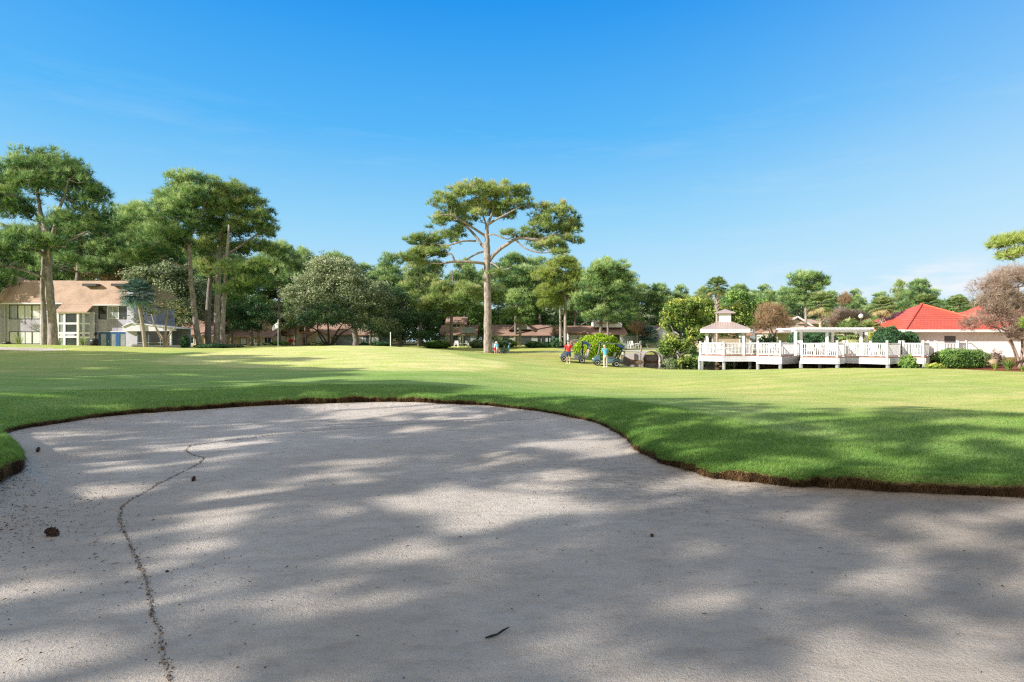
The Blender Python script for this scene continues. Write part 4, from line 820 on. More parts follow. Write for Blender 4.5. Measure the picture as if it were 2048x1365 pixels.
bush('round_bush', 1196, 52.5, 46, 671, 'bright', 1, 'big round bright green bush behind the two golf carts', ry=1.7, L=.15, box=.92)
bush('clipped_hedge', 1918, 44.5, 51, 699, 'green', 2, 'clipped rounded green hedge on the bark mulch before the white wall', ry=1.1, L=.085, box=.72)
bush('dark_bush', 1600, 53, 24, 662, 'darkleaf', 3, 'dark glossy rounded bush just left of the pergola', ry=1.1, L=.12, box=.9)
bush('dark_bush', 1637, 55, 34, 664, 'darkleaf', 4, 'dark glossy hedge seen between the pergola posts', ry=1.1, L=.12, box=.7)
bush('dark_bush', 1777, 53, 26, 655, 'darkleaf', 5, 'dark tall rounded bush right of the pergola', ry=1.1, L=.12, box=.85)
bush('dark_bush', 1812, 54, 18, 666, 'darkleaf', 6, 'clipped dark hedge against the corner of the white wall', ry=1.0, L=.12, box=.6)
bush('shrub', 370, 66, 9, 672, 'darkleaf', 7, 'dark green ball shrub at the right end of the patio', ry=.5, L=.1)
bush('shrub', 425, 67, 32, 688, 'darkleaf', 8, 'low dark shrub bed around the feet of the four pines', ry=1.5, L=.13)
bush('shrub', 468, 76, 18, 689, 'oak', 9, 'low olive shrub right of the pine trunks', ry=1, L=.13)
bush('shrub', 875, 104, 30, 682, 'green', 10, 'spreading green shrub in front of the grey patio house', ry=1.5, L=.2, n=3500)
bush('shrub', 955, 106, 16, 681, 'oak', 11, 'olive shrub left of the lone pine before the houses', ry=1.2, L=.2, n=2500)
bush('shrub', 1085, 106, 34, 686, 'darkleaf', 12, 'low dark planting under the windows of the wide brown roofed house', ry=1, L=.2, n=3000)
bush('shrub', 1345, 55, 22, 716, 'oak', 13, 'brownish shrub trailing into the pond beside the arches', ry=1, L=.13)
bush('shrub', 1390, 54.5, 16, 705, 'darkleaf', 14, 'dark shrub at the pond edge left of the gazebo', ry=.9, L=.13)
bush('shrub', 1470, 53, 24, 727, 'yellow', 15, 'yellow green waterside plants under the gazebo deck', ry=.8, L=.12, z0=-.85)
bush('shrub', 1530, 50.6, 26, 731, 'brown', 16, 'brown waterside plants beneath the deck', ry=.7, L=.12, z0=-.9)
bush('shrub', 1665, 48.5, 22, 734, 'oak', 17, 'low olive plants on the far bank seen beneath the deck', ry=.6, L=.12, z0=-1.0)
bush('shrub', 1817, 42, 14, 713, 'green', 18, 'young loose shrub in front of the deck return near the white post', ry=.5, L=.12, rough=.3)
bush('shrub', 1868, 41.5, 15, 728, 'yellow', 19, 'low yellow tufted plant at the left tip of the mulch bed', ry=.4, L=.13, rough=.3)
bush('shrub', 1990, 47, 15, 704, 'pinkbrown', 20, 'thin pinkish shrub against the white wall right of the hedge', ry=.5, L=.1, n=900, rough=.4)
bush('shrub', 1745, 54, 22, 672, 'yellow', 21, 'yellow green leafy shrub under the right end of the pergola', ry=.8, L=.13, rough=.25)
bush('shrub', 750, 104, 30, 684, 'darkleaf', 22, 'dark undergrowth at the foot of the live oak', ry=1, L=.2, n=2500)
def strap_plant(name, base, Y, H, n, leafm, seed, label, spread=.9, w=.05):
    rs = np.random.RandomState(seed); o_ = G(base, Y); V = []; T = []
    for i in range(n):
        az = rs.uniform(0, 6.28); L = H * rs.uniform(.7, 1.2); d = np.array([math.cos(az), math.sin(az), 0]); s = np.array([-d[1], d[0], 0]) * w; sp = rs.uniform(.15, spread); pr = None; b = d * rs.uniform(0, .12 * H); t = rs.uniform(.2, .8)
        for k in range(5):
            u = k / 5; u2 = (k + 1) / 5; f = lambda q: b + d * sp * L * q ** 1.3 + np.array([0, 0, L * (q - .55 * sp * q * q)])
            V += [f(u) - s * (1 - u * .8), f(u) + s * (1 - u * .8), f(u2) + s * (1 - u2 * .9), f(u2) - s * (1 - u2 * .9)]; T += [t] * 4
    o = np_mesh(name, np.array(V), np.arange(len(V)).reshape(-1, 4), leafm, None, tint=T); o.location = o_
    return tag(o, label, 'plant')
strap_plant('strap_leaf_plant', 2017, 42, 1.1, 70, 'green', 1, 'large green strap leaved plant on the mulch right of the hedge', w=.04)
strap_plant('strap_leaf_plant', 1990, 41, .55, 50, 'yellow', 2, 'low yellow green strap leaved clump left of the large strap plant', w=.03)
strap_plant('strap_leaf_plant', 2045, 40, .45, 40, 'yellow', 3, 'yellow green clump at the right edge of the mulch bed', w=.03)
strap_plant('ornamental_grass', 38, 64, 1.6, 60, 'palm', 4, 'tall straw coloured grass before the lower left windows', w=.025, spread=.5)
strap_plant('ornamental_grass', 118, 63.5, .9, 60, 'palm', 5, 'wispy grass at the foot of the massive pine', w=.025, spread=.6)
strap_plant('ornamental_grass', 165, 64, 1.2, 80, 'palm', 6, 'green grass clump below the glazed bay', w=.025, spread=.6)

for i, (px, Y, rx, t, mt, lb) in enumerate(((1012, 107, 20, 680, 'green', 'green shrub before the left windows of the wide brown roofed house'), (1118, 105, 16, 674, 'darkleaf', 'dark shrub between the two centre houses'), (985, 106, 10, 672, 'oak', 'olive shrub right behind the lone pine trunk'),
   (1150, 103, 12, 681, 'pinkbrown', 'straw coloured shrub before the white house'), (560, 98, 16, 683, 'green', 'low green shrub right of the flag pole'), (640, 106, 24, 684, 'oak', 'low olive shrub before the long low house'), (520, 96, 18, 686, 'oak', 'pale low shrub left of the flag pole'), (1068, 107, 14, 684, 'green', 'low green shrub before the right windows of the wide house'))):
    bush('shrub', px, Y, rx, t, mt, 40 + i, lb, ry=1.2, L=.2, n=2500, rough=.25)
px_tree('tree', 590, 96, [[(590, 694, 5), (590, 655, 4)], [(612, 694, 4), (610, 655, 3)]], [(590, 640, 26, 16), (612, 648, 18, 12), (575, 655, 16, 10)], 'leaf', 'oak', 'bark_grey', 91, 'small olive tree between the flag and the live oak', dens=.9, pad_r=.8, det=.8, lsz=.85)
px_tree('tree', 740, 100, [[(740, 694, 5), (742, 660, 4)]], [(738, 655, 30, 16), (765, 660, 22, 14)], 'leaf', 'darkleaf', 'bark_grey', 92, 'dark low tree hiding the right part of the long low house', dens=.9, pad_r=.8, det=.8, lsz=.85)
px_tree('pine_tree', 1040, 104, [[(1040, 692, 6), (1040, 640, 5), (1042, 590, 3)]], [(1040, 600, 34, 14), (1060, 625, 26, 10), (1025, 630, 22, 10), (1050, 645, 20, 6)], 'needle', 'pine', 'bark_grey', 93, 'pine with drooping low foliage before the wide brown roofed house', dens=.6, lsz=1.15, cat='pine tree')
# ================================================================ BACKGROUND TREES (shared variants)
def pine_variant(seed, H, spread, cb=.55, lime=False, style='needle', mat_='pine', flat=False, dens=.26, det=.8, lsz=1.35):
    rs = np.random.RandomState(seed); blobs = []; nb = 13
    for i in range(nb):
        t = i / (nb - 1); z = H * (cb + (1 - cb) * (t ** .8)) - .8; prof = (math.sin(math.pi * (.25 + .68 * t)) if not flat else (.6 + .5 * t if t < .8 else .8)); a = i * 2.4 + rs.uniform(-.4, .4); r = spread * prof * .55
        blobs.append((math.cos(a) * r, math.sin(a) * r, z, spread * prof * rs.uniform(.45, .65), spread * prof * .55, H * .075))
    blobs.append((0, 0, H - 1, spread * .4, spread * .4, H * .05))
    lean = rs.uniform(-.6, .6); tr = [[(0, 0, -.4, H * .017), (lean * .4, 0, H * .35, H * .0145), (lean, 0, H * .7, H * .010), (lean * .8, 0, H * .95, .05)]]
    for i in range(4):
        a = i * 1.7 + rs.uniform(0, 1); z = H * (cb + .08 * i); tr.append([(lean * .8, 0, z - .5, .10), (math.cos(a) * spread * .35, math.sin(a) * spread * .35, z + .5, .08), (math.cos(a) * spread * .65, math.sin(a) * spread * .65, z + 1.3, .05)])
    return tr, blobs
PV = {}
def proto(key, name, leafm, barkm, tr, bl, style, seed, **k):
    o = plant_tree(name, (0, -400, 0), tr, bl, style, leafm, barkm, seed, **k); PV[key] = o; return o
specs = [('p1', 101, 20, 5.2, .50, 'pine'), ('p2', 102, 20, 4.2, .42, 'pine'), ('p3', 103, 20, 5.8, .58, 'pine'), ('p4', 104, 20, 4.6, .38, 'pine_warm')]
for key, sd, H, sp, cb, mt in specs:
    tr, bl = pine_variant(sd, H, sp, cb); proto(key, 'pine_tree', mt, 'bark_grey', tr, bl, 'needle', sd, dens=.30, det=.75, lsz=1.25, pad_r=.95)
for key, sd, mt in (('l1', 111, 'oak'), ('l2', 112, 'green'), ('l3', 113, 'green')):
    tr, bl = pine_variant(sd, 14, 5.2, .30); proto(key, 'broadleaf_tree', mt, 'bark_grey', tr, bl, 'leaf', sd, dens=.45, det=.65, lsz=1.2, pad_r=1.2)
used = set()
def place(key, px, Y, top, label, group, rz=None, wide=1.0, k=0, x=None):
    src = PV[key]; o = src if key not in used else copy_tree(src); used.add(key)
    X = PX(px, Y) if x is None else x; z = GZ(X, Y) - .15; H0 = 20 if key[0] == 'p' else 14
    s = ((PZ(top, Y) - z) / H0) if top > 0 else -top / H0
    o.location = (X, Y, z); o.rotation_euler = (0, 0, (px * 1.37 + Y) % 6.28 if rz is None else rz); o.scale = (s * wide, s * wide, s)
    o['label'] = label; o['category'] = 'pine tree' if key[0] == 'p' else 'tree'; o['group'] = group
    return o
rb = random.Random(4)
# individually visible crowns along the tree line: (variant, px, Y, top py, width, label)
for key, px, Y, top, wd, lb in [
 ('p1', 20, 96, 470, 1.0, 'pine crown behind the left end of the town house roof'),
 ('p2', 240, 104, 420, 1.1, 'pine filling the notch between the massive pine and the group of four'),
 ('p3', 560, 100, 488, .8, 'rounded pine just right of the group of four'),
 ('p1', 603, 118, 503, 1.0, 'pine with a domed crown left above the live oak'),
 ('p3', 668, 122, 510, 1.15, 'broad domed pine directly above the live oak'),
 ('p2', 775, 118, 512, 1.0, 'pine crown between the live oak and the lone pine'),
 ('p4', 838, 108, 505, 1.0, 'pine left of the lone pine with crown just below its lowest limb'),
 ('p1', 930, 116, 525, 1.0, 'pine closing the gap left of the lone pine trunk'),
 ('p3', 1030, 112, 512, 1.1, 'wide pine behind the right side of the lone pine trunk'),
 ('p2', 1080, 118, 520, 1.1, 'pine behind the roof of the wide brown roofed house'),
 ('p4', 1150, 116, 533, 1.0, 'pine behind the lime green pine'),
 ('p1', 1212, 112, 522, .9, 'tall dense pine where the tree line steps down to the pond'),
 ('p2', 1262, 120, 548, .9, 'pine on the shoulder of the tree line above the bridge'),
 ('p3', 1318, 118, 570, .9, 'low green pine crown above the grey garden wall'),
 ('p1', 1362, 122, 574, .8, 'low green pine crown behind the yellow green tree'),
 ('p4', 1408, 116, 578, .9, 'pine crown just left of the slim palm over the gazebo'),
 ('p3', 1478, 108, 572, .9, 'domed pine right of the slim palm over the gazebo'),
 ('p2', 1530, 104, 573, .9, 'domed light green pine above the rust brown tree'),
 ('p1', 1568, 112, 578, .8, 'pine crown left of the umbrella shaped pine'),
 ('p3', 1660, 120, 585, .9, 'pine crown right of the umbrella shaped pine'),
 ('p2', 1712, 112, 582, .8, 'pine crown behind the narrow reddish brown tree top'),
 ('p4', 1800, 96, 566, .75, 'left half of the big rounded pine behind the fan palms'),
 ('p3', 1838, 92, 562, .85, 'big rounded pine crown left above the red roof'),
 ('p1', 1790, 84, 625, .6, 'low pine foliage between the fan palms'),
 ('l2', 1690, 108, 628, 1.2, 'leafy green tree above the right of the pergola'),
 ('l1', 1600, 112, 615, 1.2, 'olive broad tree behind the pale green gabled house'),
 ('l3', 1540, 108, 625, 1.0, 'dark broad tree behind the rust brown autumn tree'),
 ('l2', 1260, 112, 615, 1.0, 'dark leafy tree behind the white gabled house'),
 ('l3', 940, 122, 600, 1.2, 'dark leafy tree over the grey patio house'),
 ('l3', 1060, 122, 605, 1.2, 'dark leafy tree over the wide brown roofed house'),
 ('l1', 760, 112, 565, 1.2, 'olive broad tree at the right shoulder of the live oak'),
 ('l3', 580, 108, 600, 1.0, 'dark leafy tree left under the live oak canopy'),
 ('l2', 480, 104, 565, 1.1, 'green leafy tree between the trunks of the four pines'),
 ('l1', 400, 100, 560, 1.0, 'olive leafy tree left behind the four pines')]:
    place(key, px, Y, top, lb, 'tree line', wide=wd)
# the wood behind: pines nothing tells apart
for i in range(46):
    px = -160 + i * 52 + rb.uniform(-14, 14); Y = rb.uniform(126, 150)
    top = np.interp(px, [-160, 0, 150, 300, 540, 600, 700, 900, 1050, 1250, 1300, 1450, 1700, 1900, 2200], [480, 480, 480, 470, 515, 522, 526, 532, 536, 552, 576, 580, 582, 588, 588]) + rb.uniform(0, 18)
    place(rb.choice(['p1', 'p2', 'p3', 'p4', 'p2']), px, Y, top, 'pine in the dense wood behind the houses', 'pines of the wood behind the houses', wide=1.25)
for i in range(40):
    px = -180 + i * 60 + rb.uniform(-18, 18); Y = rb.uniform(120, 138)
    place(rb.choice(['l1', 'l3', 'l3', 'l2']), px, Y, np.interp(px, [0, 600, 1200, 1400, 2000], [585, 600, 615, 632, 635]) + rb.uniform(-8, 14), 'leafy tree in the understorey of the wood behind the houses', 'understorey trees behind the houses', wide=1.5)
# far mass that reads as one
rs = np.random.RandomState(77); n = 60000
ang = rs.uniform(-62, 62, n); Yf = rs.uniform(150, 175, n); Xf = np.tan(np.radians(ang)) * Yf; H = 11.5 + 1.2 * np.sin(Xf * .16) + .8 * np.sin(Xf * .43 + 1); C = np.stack([Xf, Yf, .5 + H * rs.uniform(0, 1, n) ** .6], 1)
V, t = leaf_geo(rs, C, np.tile([0, -.6, .6], (n, 1)), 1.2, .8, .42 + rs.normal(0, .16, n), .8)
tag(np_mesh('distant_woods', V, np.arange(len(V)).reshape(-1, 4), M['oak'], None, tint=t), 'dim green mass of woodland closing the view behind everything', 'woods', kind='stuff')
# pines outside the picture to the left and behind: they throw the dappled shade on the sand
for key, sd, H, sp, cb, dn_ in (('s1', 201, 20, 5.0, .50, .165), ('s2', 202, 20, 4.4, .44, .165), ('s3', 203, 20, 5.6, .56, .165), ('s4', 204, 20, 5.6, .35, .62)):
    tr, bl = pine_variant(sd, H, sp, cb); proto(key, 'pine_tree', 'pine', 'bark_grey', tr, bl, 'needle', sd, dens=dn_, det=1.9, lsz=.62, pad_r=.32)
SHADE = []
for p, st_, h, dn_ in ((-4.5, 13, 14, 0), (.5, 14, 14, 0), (5.5, 11.2, 14, 0), (10, 7.8, 15, 0), (15, 4.2, 15, 1), (21, 2, 17, 1), (28, 0, 18, 1), (35, -2, 20, 1), (2.5, 2, 12, 0), (12.5, -5, 15, 1), (24, -11, 19, 1), (33, -14, 20, 1), (-1.5, -1, 9, 0), (42, -6, 20, 1), (18, -7, 18, 1), (7.5, 1, 10, 0), (-3, 6, 9, 0), (9, 9, 10, 0), (30, -8, 18, 1), (33, 1.5, 19, 1), (38, -1, 20, 1), (45, -4, 20, 1), (50, -9, 20, 1), (25, 3, 17, 1)):
    u_ = (math.cos(R(24.5)), math.sin(R(24.5))); SHADE.append((st_ * u_[0] - p * u_[1] - 2.14 * h * u_[0], st_ * u_[1] + p * u_[0] - 2.14 * h * u_[1], h, dn_))
seen_ = set()
for i, (x, y, h, dn_) in enumerate(SHADE):
    k_ = 's4' if dn_ else 's%d' % (i % 3 + 1); o = PV[k_]
    if k_ in seen_: o = copy_tree(o)
    seen_.add(k_)
    o.location = (x, y, GZ(x, y) - .15); o.scale = (h / 20 * 1.2, h / 20 * 1.2, h / 20); o.rotation_euler = (0, 0, i * 1.1)
    tag(o, 'pine standing outside the picture, throwing shade across the bunker', 'pine tree', 'pines shading the bunker')
# ================================================================ BUILDINGS
def window(root, x0, x1, z0, z1, y, pane='glass', fr='white', mull=0, name='window', t=.06, side=-1):
    w = MB().frame(x0, x1, z0, z1, y + side * .05, y, t)
    for k in range(mull):
        xm = x0 + (x1 - x0) * (k + 1) / (mull + 1); w.box(xm - .025, xm + .025, y + side * .045, y, z0 + t, z1 - t)
    w = w.build(name, fr, root)
    MB().box(x0 + t, x1 - t, y + side * .022, y, z0 + t, z1 - t).build('pane', pane, w); return w
def roof_side(name, mat, root, x0, x1, y0, y1, ez, rz, yr=None, t=.16, ov=.45):
    yr = (y0 + y1) / 2 if yr is None else yr
    return MB().extr([(y0 - ov, ez - ov * .3), (yr, rz), (y1 + ov, ez - ov * .3), (y1 + ov, ez - ov * .3 - t), (yr, rz - t), (y0 - ov, ez - ov * .3 - t)], 'x', x0 - .3, x1 + .3).build(name, mat, root)
def roof_gable(name, mat, root, x0, x1, y0, y1, ez, rz, t=.16, ov=.4):
    xr = (x0 + x1) / 2; return MB().extr([(x0 - ov, ez - ov * .4), (xr, rz), (x1 + ov, ez - ov * .4), (x1 + ov, ez - ov * .4 - t), (xr, rz - t), (x0 - ov, ez - ov * .4 - t)], 'y', y0 - .35, y1 + .35).build(name, mat, root)
def hip(mb, x0, x1, y0, y1, ez, pk, rl=0.0, t=.14):
    """hip roof; rl = half ridge length along x"""
    cx, cy = (x0 + x1) / 2, (y0 + y1) / 2
    vs = [(x0, y0, ez), (x1, y0, ez), (x1, y1, ez), (x0, y1, ez), (cx - rl, cy, pk), (cx + rl, cy, pk), (x0, y0, ez - t), (x1, y0, ez - t), (x1, y1, ez - t), (x0, y1, ez - t)]
    if rl == 0:
        vs.pop(5); fs = [(0, 1, 4), (1, 2, 4), (2, 3, 4), (3, 0, 4)]; o = 5
    else: fs = [(0, 1, 5, 4), (1, 2, 5), (2, 3, 4, 5), (3, 0, 4)]; o = 6
    for i in range(4): fs.append((o + i, o + (i + 1) % 4, (i + 1) % 4, i))
    fs.append((o + 3, o + 2, o + 1, o)); return mb.add(vs, fs)

# ---- town house, left. local frame: x from the picture column, y=0 at the wall plane
Yt = 70.0; st = Yt / F
X = lambda px: PX(px, Yt)
Zt = lambda py: PZ(py, Yt)
th = empty('town_house', (0, Yt, 0), 0, 'two storey warm grey town house with tan shingle roof and blue glazed doors', 'house')
q = lambda zx: X(zx / 4.876); zq = lambda zy: Zt(540 + zy / 4.876)
GZt = -.2
MB().box(X(9.5), X(136), .0, 9, GZt, zq(325)).build('left_wall', 'grey_siding', th)
MB().box(X(-90), X(9.2), -1.0, 9, GZt, zq(312)).build('end_wall', 'pale_siding', th)
MB().box(X(136.3), X(263.4), -.25, 9, GZt, zq(345)).build('right_wall', 'grey_siding', th)
# roofs (front slope visible)
def slope(name, x0, x1, ye, ze, yr, zr, mat='shingle', t=.18):
    return MB().extr([(ye, ze), (yr, zr), (9.3, zr - 1.4), (9.3, ze), (yr, ze + .02), (ye, ze - t)], 'x', x0, x1).build(name, mat, th)
slope('roof', X(8), X(133.8), -.6, zq(325) + .12, 1.3, PZ(561.5, Yt + 1.3))
slope('roof', X(-92), X(14), -1.5, zq(305), 1.1, PZ(551, Yt + 1.1))
r_ = slope('roof', X(134.2), X(266), -.9, zq(340), 1.05, PZ(562, Yt + 1.05))
for a, b in ((805, 940), (1085, 1200)):
    MB().box(q(a), q(b), -.1, .72, PZ(571.5, Yt + .5) - .1, PZ(569.5, Yt + .5) + .06).build('skylight', 'darkframe', r_)
MB().extr([(-1.95, zq(415)), (-.72, zq(340) + .10), (-.72, zq(340) - .1), (-1.95, zq(415) - .14)], 'x', q(655), q(962)).build('bay_roof', 'shingle', th)
MB().box(X(8), X(133.8), -.72, -.60, zq(338), zq(325)).build('gutter', 'trim', th)
MB().box(q(965), X(266), -1.02, -.9, zq(354), zq(342)).build('gutter', 'trim', th)
MB().box(X(263.6), X(276.5), -.9, 3.5, GZt, zq(205)).build('chimney', 'pale_siding', th)
# left unit windows and diagonal panels
for zx0, zx1, pn, z0, z1 in ((90, 174, 'glass_pale', 345, 480), (176, 311, 'blinds', 345, 480), (313, 393, 'blinds', 345, 480), (92, 176, 'blinds', 603, 722), (178, 313, 'blinds', 603, 722), (315, 395, 'blinds', 603, 722),
                             (564, 641, 'blinds', 345, 484), (566, 643, 'blinds', 603, 722)):
    window(th, q(zx0), q(zx1), zq(z1), zq(z0), 0, pn, 'darkframe', 1 if zx1 - zx0 > 120 else 0, t=.05)
for zx0, zx1, m_ in ((84, 174, 'panel'), (176, 311, 'diag_siding'), (313, 397, 'panel'), (549, 654, 'diag_siding')):
    MB().box(q(zx0), q(zx1), -.04, 0, zq(598), zq(487)).build('cladding_panel', m_, th)
for zx in (47, 82, 399, 547, 656): MB().box(q(zx) - .05, q(zx) + .05, -.07, -.041 + .041, GZt, zq(330)).build('corner_trim', 'trim', th)
# right unit
for zx0, zx1, pn, fr, mu in ((975, 1054, 'glass', 'darkframe', 0), (1058, 1174, 'glass_pale', 'white', 1), (1178, 1250, 'glass', 'darkframe', 0)):
    window(th, q(zx0), q(zx1), zq(482), zq(357), -.25, pn, fr, mu, t=.07)
for zx0, zx1, m_ in ((975, 1066, 'panel'), (1069, 1163, 'diag_siding'), (1166, 1262, 'panel')): MB().box(q(zx0), q(zx1), -.29, -.25, zq(602), zq(487)).build('cladding_panel', m_, th)
for i, (zx0, zx1) in enumerate(((980, 1073), (1073, 1165), (1165, 1257))):
    d = MB().frame(q(zx0) + .005, q(zx1) - .005, zq(778), zq(606), -.34, -.25, .24).build('door', 'blue', th)
    MB().box(q(zx0) + .245, q(zx1) - .245, -.29, -.25, zq(778) + .24, zq(606) - .24).build('pane', 'glass_pale', d)
    if i == 1: MB().box(q(zx0) + .08, q(zx0) + .13, -.40, -.34, zq(706), zq(690)).build('handle', 'chrome', d)
MB().box(q(966), q(1262), -.38, -.25, zq(600) - .09, zq(600)).build('door_header', 'trim', th)
# glazed bay
yb = -1.75
bay = MB()
for zx in (672, 736, 862): bay.box(q(zx) - .11, q(zx) + .11, yb, yb + .2, GZt, zq(420))
for zy in (424, 528, 618, 655): bay.box(q(672) + .112, q(862) - .112, yb + .01, yb + .19, zq(zy) - .11, zq(zy) + .11)
for zx, yy in ((890, yb + .35), (940, yb + 1.1)): bay.box(q(zx) - .1, q(zx) + .1, yy, yy + .2, GZt, zq(410))
for zy in (424, 528, 618, 660): bay.bar((q(868), yb + .15, zq(zy)), (q(948), yb + 1.35, zq(zy)), .14, .2)
bay = bay.build('bay_frame', 'white', th)
for z0, z1, pn in ((518, 434, 'glass'), (608, 538, 'glass'), (742, 665, 'glass')):
    MB().box(q(744), q(854), yb + .08, yb + .12, zq(z0), zq(z1)).build('pane', pn, bay); MB().box(q(680), q(728), yb + .08, yb + .12, zq(z0), zq(z1)).build('pane', 'glass_pale', bay)
    MB().bar((q(872), yb + .22, (zq(z0) + zq(z1)) / 2), (q(944), yb + 1.3, (zq(z0) + zq(z1)) / 2), .04, zq(z1) - zq(z0)).build('pane', 'glass_pale', bay)
MB().box(q(676), q(958), yb + .9, yb + .95, GZt, zq(420)).build('bay_back', 'pale_siding', th)
# wall lantern
MB().lathe([(.05, -.18), (.12, -.12), (.12, .12), (.04, .2)], 8, (q(958), -.45, zq(627))).build('wall_lantern', 'black', th)
# patio wing to the right with shed roof, screen and low wall
wing = MB().box(X(264.5), X(288), -1.2, 5, GZt, zq(520)); wing.box(X(288.2), X(357), 2.5, 2.7, GZt, zq(560)); wing.build('patio_wall', 'pale_siding', th)
MB().extr([(q(1290), zq(560)), (q(1375), zq(523)), (q(1780), zq(574)), (q(1780), zq(600)), (q(1290), zq(602))], 'y', -1.75, -1.3).build('patio_fascia', 'trim', th)
MB().extr([(q(1290), zq(556)), (q(1375), zq(519)), (q(1785), zq(570)), (q(1785), zq(576)), (q(1375), zq(525)), (q(1290), zq(562))], 'y', -1.9, 2.5).build('patio_roof', 'white', th)
MB().box(q(1735), q(1750), -1.7, -1.5, GZt, zq(600)).build('patio_post', 'white', th)
MB().box(q(1405), q(1733), -1.3, -1.24, GZt, zq(604)).build('patio_screen', 'glass', th)
sd = MB()
for zx in (1415, 1470, 1520, 1630): sd.box(q(zx) - .03, q(zx) + .03, -1.36, -1.3, GZt, zq(606))
sd.box(q(1412), q(1733), -1.365, -1.301, zq(714), zq(708)); sd.build('screen_frame', 'greywall', th)
lw = empty('patio_wall', (0, Yt - 4, 0), 0, 'low pale boarded wall with a short white picket rail around the patio', 'wall')
a4 = lambda zx: PX(zx / 4.876, Yt - 4); z4 = lambda zy: PZ(540 + zy / 4.876, Yt - 4)
MB().box(a4(1275), a4(1815), 0, .16, -.2, z4(741)).build('boards', 'pale_siding', lw); MB().box(a4(1270), a4(1820), -.05, .2, z4(741) + .002, z4(737)).build('coping', 'white', lw)
pk = MB(); pk.box(a4(1280), a4(1395), .04, .10, z4(726) , z4(723)); 
for k in range(13): x = a4(1283 + k * 9); pk.box(x, x + .05, .05, .09, z4(737) + .003, z4(726) - .002)
pk.build('picket_rail', 'white', lw)
# covered grills by the wall
for px, lb, w in ((188, 'grill under a black cover left of the blue doors', 1.0), (13, 'low dark covered grill before the far left wall', .95)):
    g = empty('covered_grill', G(px, 66.5), 0, lb, 'grill'); zc = .55 if px > 100 else .3
    MB().lathe([(.42 * w, 0), (.44 * w, .35), (.5 * w, .62 if px > 100 else .4), (.36 * w, .85 if px > 100 else .55), (.12, .92 if px > 100 else .6)], 12, sx=1.1, sy=.7).build('cover', 'black', g, smooth=True)
# ---- generic houses across the fairway
def house(name, label, px0, px1, Y, gz, eave, ridge, mat, rmat, depth=8, kind='side', wins=(), parts=()):
    x0, x1 = PX(px0, Y), PX(px1, Y); ez, rz = PZ(eave, Y), (PZ(ridge, Y + depth / 2) if kind == 'side' else PZ(ridge, Y))
    h = empty(name, (0, Y, 0), 0, label, 'house')
    if kind == 'side': MB().box(x0, x1, 0, depth, gz, ez).build('wall', mat, h); roof_side('roof', rmat, h, x0, x1, 0, depth, ez, rz)
    elif kind == 'gable':
        MB().extr([(x0, gz), (x0, ez), ((x0 + x1) / 2, rz - .3), (x1, ez), (x1, gz)], 'y', 0, depth).build('wall', mat, h); roof_gable('roof', rmat, h, x0, x1, 0, depth, ez, rz)
        g0 = MB(); xm = (x0 + x1) / 2
        g0.bar((x0 - .4, -.42, ez - .2), (xm, -.42, rz + .02), .06, .22); g0.bar((xm, -.42, rz + .02), (x1 + .4, -.42, ez - .2), .06, .22); g0.build('bargeboard', 'white', h)
    elif kind == 'hip': MB().box(x0, x1, 0, depth, gz, ez).build('wall', mat, h); hip(MB(), x0 - .5, x1 + .5, -.5, depth + .5, ez, PZ(ridge, Y + depth / 2), max(.01, (x1 - x0) / 2 - depth / 2)).build('roof', rmat, h)
    for a, b, t, bt, pn, fr in wins: window(h, PX(a, Y), PX(b, Y), PZ(bt, Y), PZ(t, Y), 0, pn, fr, 1 if (b - a) > 14 else 0, t=.09)
    return h
h = house('house', 'cream house with rust roof seen between the pine trunks at the left', 352, 432, 96, .2, 669, 640, 'cream', 'shingle_rust', 8, 'side', [(380, 388, 674, 688, 'glass', 'white')])
h = house('house', 'cream and white house behind the dark round trees left of the flag', 440, 545, 100, .3, 672, 655, 'cream', 'shingle_rust', 8, 'side', [(480, 494, 676, 690, 'blinds', 'darkframe'), (498, 512, 676, 690, 'blinds', 'darkframe'), (528, 543, 674, 690, 'glass', 'white')])
h = house('house', 'two storey orange sunlit gabled house directly behind the flag', 536, 592, 106, .4, 668, 634, 'cream', 'shingle_brown', 7, 'side', [(573, 577, 675, 690, 'blinds', 'white'), (583, 588, 672, 688, 'blinds', 'white')])
MB().box(PX(524, 104), PX(548, 104), -3, 0, .4, PZ(642, 106)).build('upper_wall', 'cream', h)
roof_side('upper_roof', 'shingle_rust', h, PX(524, 104), PX(548, 104), -3, 2, PZ(642, 104), PZ(632, 104))
h = house('house', 'long low house with a cream gable end under the live oak', 617, 765, 112, .5, 668, 645, 'greywall', 'shingle_rust', 9, 'side', [(633, 650, 675, 690, 'blinds', 'white'), (715, 726, 671, 690, 'blinds', 'white'), (732, 742, 671, 690, 'glass', 'darkframe'), (745, 757, 671, 690, 'blinds', 'white')])
MB().extr([(PX(616, 110), .5), (PX(616, 110), PZ(672, 110)), (PX(640, 110), PZ(660, 110)), (PX(663, 110), PZ(674, 110)), (PX(663, 110), .5)], 'y', -2.5, 0).build('gable_wall', 'cream', h)
window(h, PX(632, 109.5), PX(652, 109.5), PZ(690, 109.5), PZ(674, 109.5), -2.5, 'blinds', 'white', 1)
roof_gable('gable_roof', 'shingle_rust', h, PX(614, 110), PX(665, 110), -2.5, 1, PZ(673, 110), PZ(659, 110))
h = house('house', 'grey blue patio house with rust roof left of the lone pine', 881, 952, 112, .6, 668, 651, 'greywall', 'shingle_rust', 8, 'side', [(904, 916, 672, 691, 'glass', 'darkframe'), (920, 925, 672, 690, 'glass', 'white'), (928, 940, 672, 691, 'glass', 'darkframe')])
